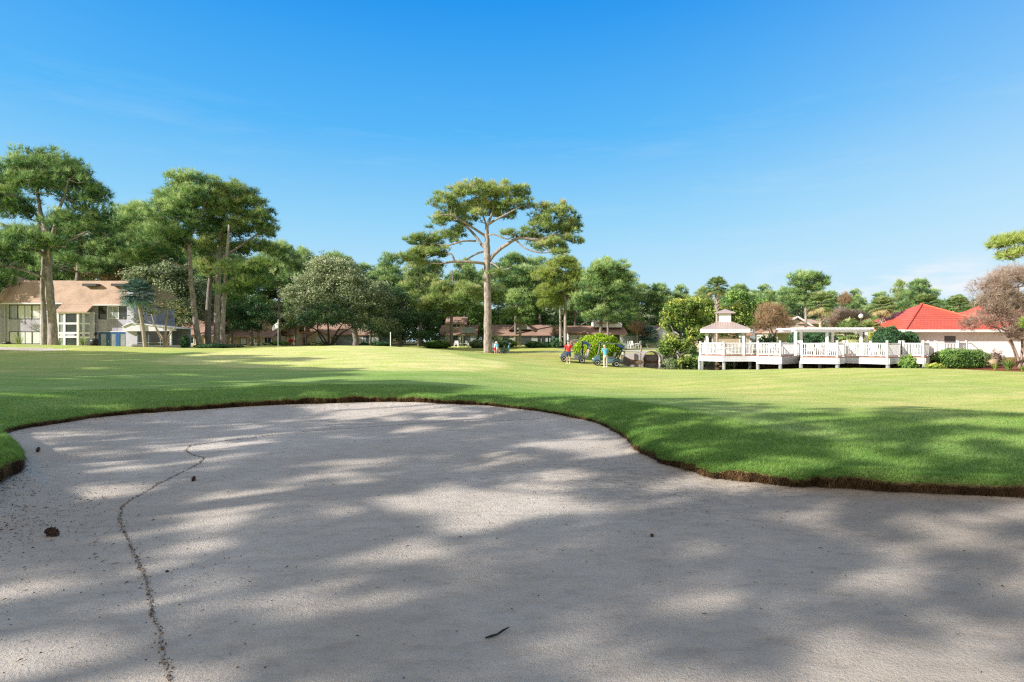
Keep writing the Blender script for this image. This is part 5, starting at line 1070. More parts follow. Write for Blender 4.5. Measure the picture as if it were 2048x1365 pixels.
MB().box(PX(893, 116), PX(931, 116), 1.5, 6, .6, PZ(646, 113)).build('upper_wall', 'tan', h); roof_side('upper_roof', 'shingle_rust', h, PX(893, 113), PX(931, 113), 1.5, 6, PZ(646, 113), PZ(633, 113)); window(h, PX(905, 113), PX(920, 113), PZ(655, 113), PZ(647, 113), 1.5, 'glass', 'white', 1)
MB().extr([(PX(922, 112), PZ(666, 112)), (PX(927, 112), PZ(655, 112)), (PX(950, 112), PZ(655, 112)), (PX(952, 112), PZ(667, 112))], 'y', -.9, -.55).build('mansard_panel', 'greywall', h)
h = house('house', 'wide sage green house with brown roof and white front gable right of the lone pine', 985, 1104, 112, .7, 669, 650, 'sage', 'shingle_rust', 9, 'side', [(1006, 1018, 672, 690, 'glass', 'darkframe'), (1041, 1062, 670, 690, 'glass', 'darkframe'), (1075, 1081, 671, 690, 'glass', 'darkframe'), (1083, 1090, 671, 690, 'glass', 'darkframe'), (1094, 1100, 671, 688, 'glass', 'white')])
MB().extr([(PX(1020, 113), PZ(660, 113)), (PX(1040, 113), PZ(642, 113)), (PX(1062, 113), PZ(659, 113))], 'y', .8, 4).build('gable_wall', 'sage', h); roof_gable('gable_roof', 'shingle_rust', h, PX(1021, 113), PX(1061, 113), .8, 4.4, PZ(659, 113), PZ(639.5, 113))
MB().box(PX(1085, 112), PX(1100, 112), -2.2, -2.1, .7, PZ(684, 112)).build('porch_fence', 'greywall', h)
h = house('house', 'white two storey house with orange roof behind the round bush', 1140, 1252, 108, .7, 667, 652, 'white_siding', 'shingle_rust', 8, 'side', [(1153, 1160, 672, 684, 'glass_pale', 'white'), (1164, 1172, 670, 686, 'blinds', 'darkframe'), (1216, 1224, 670, 688, 'glass', 'darkframe'), (1228, 1239, 669, 688, 'glass', 'darkframe')])
MB().extr([(PX(1190, 109), PZ(655, 109)), (PX(1190, 109), PZ(640, 109)), (PX(1200, 109), PZ(634, 109)), (PX(1245, 109), PZ(646, 109)), (PX(1245, 109), PZ(655, 109))], 'y', 1.4, 6).build('upper_wall', 'white_wall', h)
roof_side('upper_roof', 'shingle_rust', h, PX(1196, 109), PX(1232, 109), 1.2, 6.5, PZ(645, 109), PZ(634, 109)); hip(MB(), PX(1138, 107), PX(1176, 107), -1.8, 2.5, PZ(666, 107), PZ(653, 107)).build('porch_roof', 'shingle_rust', h)
h = house('house', 'small house end with a dark roof left behind the yellow green tree', 1302, 1352, 98, .3, 668, 650, 'white_siding', 'shingle_brown', 7, 'gable', [(1308, 1313, 672, 686, 'glass', 'white')])
h = house('house', 'pale green gabled house with pinkish roof behind the pergola', 1549, 1636, 84, .3, 662, 634, 'palegreen', 'shingle_brown', 9, 'gable', [(1572, 1582, 647, 655, 'glass', 'white')])
hip(MB(), PX(1538, 82), PX(1642, 82), -3.2, .2, PZ(665, 82), PZ(652, 82), 3.0).build('porch_roof', 'shingle', h)
MB().box(PX(1595, 85), PX(1640, 85), .4, 7, .3, PZ(645, 85)).build('side_wall', 'palegreen', h); roof_side('side_roof', 'shingle', h, PX(1590, 85), PX(1636, 85), .2, 7, PZ(645, 85), PZ(637.5, 85)); MB().box(PX(1543, 82), PX(1552, 82), -2.6, -.1, .3, PZ(666, 82)).build('porch_wall', 'cream', h)
h = house('house', 'small tan house end between the gazebo and the rust brown tree', 1492, 1511, 90, .3, 649, 641, 'greywall', 'shingle_rust', 6, 'side', [(1498, 1506, 652, 664, 'glass_pale', 'white')])
h = house('house', 'house with a tall salmon roof slope right of the pergola', 1716, 1764, 92, .3, 668, 640, 'cream', 'shingle', 8, 'side', [])
h = house('house', 'tan house seen through the gazebo opening', 1405, 1500, 84, .2, 668, 655, 'tan', 'shingle_brown', 7, 'side', [(1479, 1493, 673, 690, 'glass_pale', 'white'), (1415, 1425, 674, 688, 'glass', 'white')])
gw = empty('garden_wall', (0, 100, 0), 0, 'blue grey garden wall right of the white two storey house', 'wall'); MB().box(PX(1246, 100), PX(1292, 100), 0, .2, .2, PZ(672, 100)).build('panel', 'greywall', gw)
# ---- clubhouse with the red tile roof
m, nt, b = newmat('red_tiles')
v = coords(nt, True); s_ = nt.nodes.new('ShaderNodeSeparateXYZ'); nt.links.new(v, s_.inputs[0])
fx = mathn(nt, 'SINE', mathn(nt, 'MULTIPLY', mathn(nt, 'ADD', s_.outputs[0], mathn(nt, 'MULTIPLY', s_.outputs[1], 1.0)), 6.2832 / .34)); fz = mathn(nt, 'FRACT', mathn(nt, 'DIVIDE', s_.outputs[2], .2))
hh_ = mathn(nt, 'ADD', mathn(nt, 'MULTIPLY', fx, .5), fz); r = ramp(nt, [(0.0, (.26, .025, .015)), (0.5, (.78, .12, .065)), (1.0, (.92, .24, .15))]); nt.links.new(mathn(nt, 'ADD', mathn(nt, 'MULTIPLY', hh_, .62), .22), r.inputs[0])
n_ = noise(nt, 1.0, 5, .7, v); r2 = ramp(nt, [(0.3, (.8, .8, .8)), (.7, (1.1, 1.1, 1.1))]); nt.links.new(n_.outputs[0], r2.inputs[0]); nt.links.new(mixc(nt, 1, r.outputs[0], r2.outputs[0], 'MULTIPLY'), b.inputs[0])
bump(nt, b, hh_, .8, .05); b.inputs['Roughness'].default_value = .45; M['redtile'] = m
Yc = 55.0; ch = empty('clubhouse', (0, Yc, 0), 0, 'white rendered clubhouse with bright red tiled hip roofs at the right edge', 'clubhouse')
MB().box(PX(1827, Yc), PX(2260, Yc), 0, 9, -1.2, PZ(664, Yc)).build('wall', 'white_wall', ch)
xL = PX(1800, Yc); ez = PZ(662, Yc) + .12
rf = hip(MB(), xL, PX(2018, Yc), -.75, 9.6, ez, PZ(608, Yc + 4), .01)
rf.build('roof', 'redtile', ch)
hip(MB(), PX(1900, Yc), PX(2330, Yc), -.74, 8.8, ez - .01, PZ(619, Yc + 4), 5.0).build('roof', 'redtile', ch)
hip(MB(), PX(1935, Yc), PX(2075, Yc), -.76, 6.2, ez + .004, PZ(611, Yc + 2.6), .01).build('roof', 'redtile', ch)
MB().box(xL - .02, PX(2330, Yc), -.84, -.765, ez - .26, ez - .02).build('fascia', 'white', ch); MB().box(xL, PX(2330, Yc), -.764, 0, ez - .2, ez - .15).build('soffit', 'white', ch)
MB().box(xL - .08, xL, -.84, 9.6, ez - .26, ez - .02).build('fascia', 'white', ch)
rc = MB()
for a, b_ in (((xL, -.75, ez), ((PX(1800, Yc) + PX(2018, Yc)) / 2, 4.4, PZ(608, Yc + 4))), (((PX(1800, Yc) + PX(2018, Yc)) / 2, 4.4, PZ(608, Yc + 4)), (PX(2018, Yc), -.75, ez))): rc.bar(a, b_, .22, .16)
rc.build('ridge_tiles', 'redtile', ch)
MB().box(PX(1889, Yc), PX(1911, Yc), -.03, 0, -.6, PZ(672.5, Yc)).build('door', simple('grey_door', (.13, .13, .15), .6, .1, 2), ch)
# ---- culvert bridge
Yb = 64.0; br = empty('culvert_bridge', (0, Yb, 0), 0, 'weathered concrete bridge with round culvert arches over the pond', 'bridge')
cxs = [PX(1303, Yb), PX(1341, Yb), PX(1379, Yb)]; rad = .98; zs = -.55; ztop = PZ(705, Yb)
xs0, xs1 = PX(1281, Yb), PX(1412, Yb); nseg = 14
fw = MB()
edges = [xs0] + [c + s * rad for c in cxs for s in (-1, 1)] + [xs1]
for i in range(0, len(edges), 2): fw.box(edges[i], edges[i + 1], 0, .35, -1.8, ztop)
for c in cxs:
    for k in range(nseg):
        t0 = math.pi * (1 - k / nseg); t1 = math.pi * (1 - (k + 1) / nseg); xa, za = c + rad * math.cos(t0), zs + rad * math.sin(t0); xb_, zb_ = c + rad * math.cos(t1), zs + rad * math.sin(t1)
        fw.extr([(xa, za), (xa, ztop), (xb_, ztop), (xb_, zb_)], 'y', 0, .35)
mc, ntc, bc = newmat('stained_concrete'); v = coords(ntc, True); s_ = ntc.nodes.new('ShaderNodeSeparateXYZ'); ntc.links.new(v, s_.inputs[0])
nn = noise(ntc, 1.4, 6, .7, v); r = ramp(ntc, [(.3, (.40, .37, .34)), (.6, (.60, .56, .52)), (.8, (.70, .65, .60))]); ntc.links.new(nn.outputs[0], r.inputs[0])
zz_ = mathn(ntc, 'ADD', s_.outputs[2], mathn(ntc, 'MULTIPLY', nn.outputs[0], .25)); rz_ = ramp(ntc, [(0, (.5, .2, .08)), (.5, (.75, .40, .2)), (.62, (1, 1, 1))]); ntc.links.new(mathn(ntc, 'ADD', zz_, 1.15), rz_.inputs[0])
ntc.links.new(mixc(ntc, 1, r.outputs[0], rz_.outputs[0], 'MULTIPLY'), bc.inputs[0]); bc.inputs['Roughness'].default_value = .9; bump(ntc, bc, nn.outputs[0], .4, .05)
fw.build('headwall', mc, br); MB().box(xs0, xs1, 1.21, 1.35, -1.8, ztop - .3).build('added_inner_wall', mc, br)  # blank wall added close behind the mouths so the arches read light
for c in cxs:
    tb = MB(); n = 20; vs = []; fs = []
    for yy in (-.16, 0, 1.2):
        for k in range(n + 1): t = math.pi * 1.3 - (math.pi * 1.6) * k / n; vs.append((c + (rad - .02) * math.cos(t), yy, zs + (rad - .02) * math.sin(t)))
    for j in range(2):
        for k in range(n): fs.append((j * (n + 1) + k, j * (n + 1) + k + 1, (j + 1) * (n + 1) + k + 1, (j + 1) * (n + 1) + k))
    tb.add(vs, fs); cul = tb.build('culvert', mc, br); 
    rim = MB(); pts = [(c + (rad + .03) * math.cos(math.pi * (1 - k / 16)), -.08, zs + (rad + .03) * math.sin(math.pi * (1 - k / 16))) for k in range(17)]; rim.tube(pts, .055, 6); rim.build('arch_rim', 'black' if False else 'bark_grey', br)
MB().extr([(PX(1236, Yb - 4), ztop - .15), (PX(1250, Yb - 3), ztop - .05), (xs0 - .01, ztop - .02), (xs0 - .01, -1.8), (PX(1236, Yb - 4), -1.8)], 'y', -.05, .3).build('wing_wall', mc, br)
for px, Y, t_, lb in ((1248, 63.2, 694.5, 'wooden bollard post left above the wing wall of the bridge'), (1282.5, 65.6, 690.5, 'wooden bollard post above the first arch of the bridge'), (1333, 66.5, 690.5, 'wooden post on the bridge half hidden by leaves')):
    z0 = GZ(PX(px, Y), Y) - .2; p = empty('bollard_post', (PX(px, Y), Y, z0), 0, lb, 'bollard'); H = PZ(t_, Y) - z0
    MB().lathe([(.11, 0), (.11, H - .1), (.06, H)], 10).build('post', 'wood', p); MB().lathe([(.125, H - .28), (.125, H - .2)], 10).build('band', 'concrete', p)
# ---- deck, gazebo, pergola
DZ = .38
FR = [(1398, 49.7), (1447, 48.1), (1512, 48.4), (1513, 47.7), (1562, 46.5), (1601, 48.9), (1601, 43.9), (1677, 42.6), (1691, 44.6), (1777, 42.1), (1803, 44.9), (1849, 43.0), (1860, 45.2)]
fr = [(PX(a, b), b) for a, b in FR]; bk = [(PX(a, b), b) for a, b in ((1935, 52.5), (1935, 54.6), (1830, 54.6), (1740, 52.4), (1560, 53.4), (1500, 54.2), (1410, 54.0))]
dk = empty('waterside_deck', (0, 0, 0), 0, 'long white boarded deck on piles stepping along the pond edge', 'deck')
MB().prism(fr + bk, DZ - .06, DZ).build('floor', 'deckwood', dk)
bots = [721, 722, 722, 725.7, 725.6, 725, 725.8, 725.8, 726, 727, 727.5, 728, 727]
for i in range(len(fr) - 1):
    a, b_ = Vector((*fr[i], 0)), Vector((*fr[i + 1], 0)); 
    hgt = .62 if i in (3, 4) else .45
    if i in (5,): continue
    d = (b_ - a).normalized(); nrm = Vector((d.y, -d.x, 0)) * .04
    f = MB(); f.bar(a + nrm + Vector((0, 0, DZ - .065 - hgt / 2)), b_ + nrm + Vector((0, 0, DZ - .065 - hgt / 2)), .05, hgt); f.build('fascia', 'white_siding', dk)
jn = MB()
for i in range(6): y = 49.6 + i * .7; jn.box(PX(1425, 50), PX(1815, 50), y, y + .06, DZ - .3, DZ - .061)
jn.build('joists', 'wood', dk)
for px, Y in ((1399.5, 49.8), (1405, 52.5), (1448, 48.3), (1500, 49.2), (1516, 47.8), (1561, 46.7), (1600, 48.8), (1602.5, 44.1), (1675, 42.8), (1776, 42.3), (1849, 43.1), (1640, 48), (1720, 48), (1560, 51), (1470, 52), (1800, 48.5)):
    x = PX(px, Y); zb = min(GZ(x, Y), -.2) - .3
    MB().lathe([(.15, zb), (.145, -.2), (.14, DZ - .31)], 10, (x, Y, 0)).build('pile', 'pile', dk)
# railings: one thing per straight run
RAILN = ['along the sunny front of the gazebo', 'right of the gazebo corner', 'on the short step beside the gazebo deck', 'on the front of the middle deck bay', 'on the angled return of the middle deck bay', '', 'on the long bay in front of the pergola posts', 'on the short return right of the pergola front', 'on the bay right of the pergola', 'on the return toward the white wall', 'on the last bay before the hedge', 'at the corner behind the young loose shrub']
def railing(a, b, label, H=1.07, endpost=True, hp=1.2, z=DZ, gr='white deck railings'):
    a = Vector((*a, 0)); b = Vector((*b, 0)); L = (b - a).length; ang = math.atan2(b.y - a.y, b.x - a.x)
    r = empty('deck_railing', (a.x, a.y, z), ang, label, 'railing', gr)
    MB().box(.06, L - .06, -.035, .035, H - .09, H).build('top_rail', 'white', r); MB().box(.06, L - .06, -.03, .03, .09, .15).build('bottom_rail', 'white', r)
    n = max(2, int((L - .2) / .125)); p = MB()
    for k in range(n): x = .12 + (L - .24) * (k + .5) / n; p.box(x - .02, x + .02, -.02, .02, .15, H - .09)
    p.build('balusters', 'white', r)
    for x in ([0, L] if endpost else [0]):
        MB().box(x - .065, x + .065, -.065, .065, 0, hp).box(x - .085, x + .085, -.085, .085, hp, hp + .05).build('post', 'white', r)
    return r
for i in range(len(fr) - 1):
    if i == 5: continue
    a, b_ = Vector(fr[i]), Vector(fr[i + 1]); d = (b_ - a).normalized(); nn_ = Vector((-d.y, d.x)) * .1
    if (b_ - a).length < .8: continue
    railing(a + nn_ + d * .08, b_ + nn_ - d * .08, 'white picket railing ' + RAILN[i], endpost=(i in (4, 7, 9, 11)), hp=1.12 if i < 2 else 1.2)
bl_ = bk[2:]
for i, lb in enumerate(('white railing along the back of the deck near the white wall', 'white railing along the back of the deck behind the pergola', 'white railing along the back of the deck right of the gazebo', 'white railing behind the gazebo')):
    a, b_ = Vector(bl_[i]), Vector(bl_[i + 1]); d = (b_ - a).normalized(); nn_ = Vector((-d.y, d.x)) * .1; railing(a + nn_, b_ + nn_, lb)
railing((PX(1871, 50), 50), (PX(1915, 50), 50), 'white railing before the grey clubhouse door'); railing((PX(1916.5, 50), 50), (PX(1933, 50.4), 50.4), 'short white railing right of the grey clubhouse door')
hr = empty('ramp_handrail', (PX(1936, 50), 50, DZ), 0, 'thin dark handrail sloping down right of the clubhouse door', 'handrail'); MB().tube([(0, 0, 1.05), (.35, 0, .98), (1.1, -.1, .25), (1.5, -.1, .2)], .025, 6).build('rail', 'seatgrey', hr); MB().bar((1.45, -.1, -.5), (1.45, -.1, .21), .04).build('post', 'seatgrey', hr)
# gazebo (square, turned 25 degrees)
gc = [(PX(1402, 49.2), 49.2), (PX(1466, 48.6), 48.6), (PX(1496, 51.3), 51.3), (PX(1434, 52.2), 52.2)]
gcx = sum(p[0] for p in gc) / 4; gcy = sum(p[1] for p in gc) / 4; rot = math.atan2(gc[1][1] - gc[0][1], gc[1][0] - gc[0][0]); side = 2.95
rot = R(-20); gz = empty('gazebo', (gcx, gcy, DZ), rot, 'white square gazebo with pinkish metal roof and cupola on the deck corner', 'gazebo')
hs = side / 2
for sx in (-1, 1):
    for sy in (-1, 1):
        MB().box(sx * hs - .09, sx * hs + .09, sy * hs - .09, sy * hs + .09, .002, 1.92).box(sx * hs - .13, sx * hs + .13, sy * hs - .13, sy * hs + .13, 1.78, 1.9).build('post', 'white', gz)
bm_ = MB(); 
for s in (-1, 1): bm_.box(-hs - .14, hs + .14, s * hs - .1, s * hs + .1, 1.921, 2.1); bm_.box(s * hs - .1, s * hs + .1, -hs + .102, hs - .102, 1.922, 2.098)
bm_.build('beam', 'white', gz)
e = hs + .5
fs_ = MB(); 
for s in (-1, 1): fs_.box(-e, e, s * e - .04, s * e + .04, 1.94, 2.24); fs_.box(s * e - .04, s * e + .04, -e + .041, e - .041, 1.941, 2.239)
fs_.box(-e + .05, e - .05, -e + .05, e - .05, 2.104, 2.13); fs_.build('fascia', 'white', gz)
pk_z = 3.15; rfz = hip(MB(), -e - .06, e + .06, -e - .06, e + .06, 2.26, pk_z, 0, .015); rfo = rfz.build('roof', 'seam', gz)
sm_ = MB()
for k in range(-9, 10):
    t = k * .2
    if abs(t) > e - .1: continue
    for dx, dy in ((0, -1), (1, 0), (0, 1), (-1, 0)):
        b0 = (t, -e) ; L_ = abs(t); top = (t, -L_); za = 2.275; zb = 2.26 + (pk_z - 2.26) * (1 - L_ / (e + .06)) + .015
        ro = lambda p: (p[0] * (1 if dy else 0) * (1 if dy < 0 else -1) + (-p[1] * dx), (p[1] * (-dy)) + p[0] * dx) if True else p
        A = ro(b0); B = ro(top); sm_.bar((A[0], A[1], za), (B[0], B[1], zb), .03, .03)
sm_.build('roof_seams', 'seam', rfo)
MB().box(-.5, .5, -.5, .5, 2.85, 3.66).build('cupola', 'white', gz); lv = MB()
for k in range(5): lv.box(-.36, .36, -.52, -.5, 3.1 + k * .1, 3.15 + k * .1); lv.box(.5, .52, -.36, .36, 3.1 + k * .1, 3.15 + k * .1)
lv.build('louvres', 'white_siding', gz); hip(MB(), -.86, .86, -.86, .86, 3.7, 4.05, 0, .05).build('cupola_roof', 'seam', gz)
MB().lathe([(.03, 1.5), (.13, 1.55), (.15, 1.68), (.1, 1.78), (.03, 1.8)], 12, (hs - .25, -hs + .1, 0)).build('globe_lamp', 'globe', gz, smooth=True)
# pergola
pg = empty('pergola', (0, 0, DZ), 0, 'long white slatted pergola on six posts over the deck', 'pergola')
for pf, pb in ((1591, 1602), (1654, 1665), (1722, 1733)):
    for px, Y in ((pf, 47.2), (pb, 49.4)): x = PX(px, Y); MB().box(x - .09, x + .09, Y - .09, Y + .09, .002, 1.98).build('post', 'white', pg)
for Y in (47.2, 49.4): MB().box(PX(1583, 47.2), PX(1742, 47.2), Y - .05, Y + .05, 1.981, 2.17).build('beam', 'white', pg)
ra = MB()
for k in range(22): x = PX(1586 + k * 7.2, 47.2); ra.box(x - .03, x + .03, 46.5, 50.1, 2.172, 2.32)
ra.build('rafters', 'white', pg)
# globe lamp on a post
gl = empty('globe_street_lamp', G(1722, 70), 0, 'white globe lamp on a tall post behind the pergola', 'lamp'); H = PZ(637, 70) - GZ(PX(1722, 70), 70)
MB().lathe([(.09, 0), (.06, .5), (.05, H)], 8).build('post', 'seatgrey', gl); MB().lathe([(.1, H), (.24, H + .12), (.27, H + .3), (.2, H + .48), (.04, H + .56)], 14).build('globe', 'globe', gl, smooth=True)
# white slat chairs and tables on the deck
def chair():
    c = empty('deck_chair', (0, 0, 0), 0)
    s = MB(); [s.box(-.24, .24, -.25 + k * .09, -.18 + k * .09, .40, .425) for k in range(6)]; s.build('seat', 'white', c)
    b_ = MB(); [b_.extr([(.24, .43), (.27, .43), (.42, 1.0), (.39, 1.0)], 'x', -.24 + k * .085, -.18 + k * .085) for k in range(6)]; b_.build('backrest', 'white', c)
    for sx in (-1, 1):
        MB().bar((sx * .27, -.25, 0), (sx * .27, -.25, .62), .05).build('leg', 'white', c); MB().bar((sx * .27, .27, 0), (sx * .27, .27, .62), .05).build('leg', 'white', c); MB().box(sx * .27 - .045, sx * .27 + .045, -.32, .36, .621, .65).build('armrest', 'white', c)
    return c
c0 = chair(); first = True
for i, (px, Y, rz, lb) in enumerate([(1421, 50.6, .3, 'white slatted chair at the left inside the gazebo'), (1440, 49.9, 2.4, 'white slatted chair in the middle of the gazebo'), (1457, 50.3, -2, 'white slatted chair beside the front right gazebo post'), (1477, 51, 1.2, 'white slatted chair at the right inside the gazebo'),
  (1503, 50.5, .4, 'white slatted chair just right of the gazebo'), (1545, 48.6, 2.6, 'white slatted chair left in the middle deck bay'), (1558, 49.4, -.5, 'white slatted chair right in the middle deck bay'), (1574, 50.4, .9, 'white slatted chair behind the angled return'),
  (1618, 45.8, 3.0, 'white slatted chair left in the bay before the pergola'), (1642, 45.6, .1, 'white slatted chair second in the bay before the pergola'), (1664, 45.7, 2.8, 'white slatted chair right in the bay before the pergola'), (1704, 45.2, .2, 'white slatted chair left in the bay right of the pergola'), (1752, 45, 2.2, 'white slatted chair middle in the bay right of the pergola'), (1768, 45.6, -.8, 'white slatted chair right in the bay right of the pergola'), (1838, 46.5, .5, 'white slatted chair near the corner of the white wall')]):
    c = c0 if first else copy_tree(c0); first = False; c.location = (PX(px, Y), Y, DZ); c.rotation_euler = (0, 0, rz); tag(c, lb, 'chair', 'white deck chairs')
def table(px, Y, lb, r=.5):
    t = empty('round_table', (PX(px, Y), Y, DZ), 0, lb, 'table', 'white deck tables'); MB().lathe([(r, .70), (r, .73)], 20).build('tabletop', 'white', t); MB().lathe([(.28, 0), (.05, .06), (.04, .699)], 12).build('pedestal', 'white', t)
table(1448, 51, 'round white table inside the gazebo', .45); table(1552, 48, 'round white table in the middle deck bay'); table(1630, 46.4, 'round white table before the pergola', .55); table(1740, 45.8, 'round white table right of the pergola')
# patio furniture before the far houses
for px, Y, lb in ((1268, 97, 'white garden chair before the grey garden wall'), (1262, 96, 'second white garden chair before the grey garden wall'), (1276, 96, 'third white garden chair before the grey garden wall'), (912, 107, 'white garden chair left on the grey patio'), (920, 107, 'white garden chair beside the patio table left of the lone pine'), (937, 107, 'white garden chair at the right end of the grey patio')):
    c = copy_tree(c0); c.location = G(px, Y); c.rotation_euler = (0, 0, px % 6); tag(c, lb, 'chair', 'garden chairs'); c.scale = (1.25,) * 3
t = empty('patio_table', G(926, 107), 0, 'white patio table before the grey blue house', 'table'); MB().box(-1, 1, -.5, .5, .7, .75).build('tabletop', 'white', t); [MB().box(x - .04, x + .04, y - .04, y + .04, 0, .699).build('leg', 'white', t) for x in (-.9, .9) for y in (-.4, .4)]
gr = empty('kettle_grill', G(581.5, 99), 0, 'small red kettle grill beside the orange sunlit house', 'grill'); MB().lathe([(.1, .55), (.38, .7), (.42, .9), (.36, 1.1), (.1, 1.22)], 14).build('bowl', 'red', gr, smooth=True); [MB().bar((.3 * math.cos(a), .3 * math.sin(a), 0), (.2 * math.cos(a), .2 * math.sin(a), .7), .04).build('leg', 'black', gr) for a in (0, 2.1, 4.2)]
# urn and traffic-cone like pots
ur = empty('stone_urn', G(1981, 46), 0, 'squat tan stone urn between the hedge and the strap plant', 'urn'); MB().lathe([(.35, 0), (.42, .1), (.46, .45), (.40, .62), (.25, .66)], 16, sx=1.2).build('bowl', 'stone', ur, smooth=True)
for px, lb in ((1541.5, 'orange cone left under the middle deck bay'), (1552.5, 'orange cone right under the middle deck bay')):
    o_ = empty('orange_cone', (PX(px, 50.5), 50.5, -.95), 0, lb, 'cone'); MB().lathe([(.14, 0), (.14, .08), (.10, .1), (.04, .5)], 12).build('body', 'pot', o_); MB().box(-.2, .2, -.2, .2, -.04, -.002).build('base', 'pot', o_)
# ---- flag sticks
fx_ = PX(556, 35); fl = empty('flagstick', G(556, 35), 0, 'white flagstick with a limp checkered white and navy flag on the green', 'flagstick'); H = PZ(639, 35) - GZ(fx_, 35)
MB().lathe([(.012, 0), (.012, H)], 8).build('pole', 'white', fl); MB().lathe([(.054, .002), (.054, .006)], 14).build('cup', 'black', fl)
mch, ntk, bk_ = newmat('check_flag'); ck = ntk.nodes.new('ShaderNodeTexChecker'); ck.inputs['Scale'].default_value = 5.5; ck.inputs[1].default_value = (.80, .80, .82, 1); ck.inputs[2].default_value = (.80, .80, .82, 1)
v = coords(ntk); ntk.links.new(v, ck.inputs[0]); vo = ntk.nodes.new('ShaderNodeTexVoronoi'); vo.inputs['Scale'].default_value = 5.5; ntk.links.new(v, vo.inputs[0]); r = ramp(ntk, [(.20, (.03, .04, .09)), (.26, (.82, .82, .84))]); ntk.links.new(vo.outputs['Distance'], r.inputs[0]); ntk.links.new(r.outputs[0], bk_.inputs[0]); bk_.inputs['Roughness'].default_value = .8
V = []; nu, nv_ = 16, 12
for j in range(nv_ + 1):
    for i in range(nu + 1):
        u = i / nu; w = j / nv_; L = .30 * (1 - .35 * w) ; 
        V.append((.015 - .30 * u * (1 - w * .2) + .30 * max(0, .5 - w) * u, .07 * math.sin(u * 9 + w * 3) * u, H - .02 - w * .52 - .30 * u * u * (.55 + .3 * math.sin(w * 3)) + .02 * math.sin(u * 7)))
V = [((x if zc < H - .3 else x * .6 + .03) * 1.35, y, zc) for x, y, zc in V]
np_mesh('flag', V, [(j * (nu + 1) + i, j * (nu + 1) + i + 1, (j + 1) * (nu + 1) + i + 1, (j + 1) * (nu + 1) + i) for j in range(nv_) for i in range(nu)], mch, fl, smooth=True)
f2 = empty('marker_pole', G(781, 66), 0, 'plain white pole without a flag beyond the green', 'pole'); MB().lathe([(.05, 0), (.05, 2.1), (.02, 2.16)], 8).build('pole', 'white', f2); MB().lathe([(.09, 0), (.07, .12)], 10).build('base', 'concrete', f2)
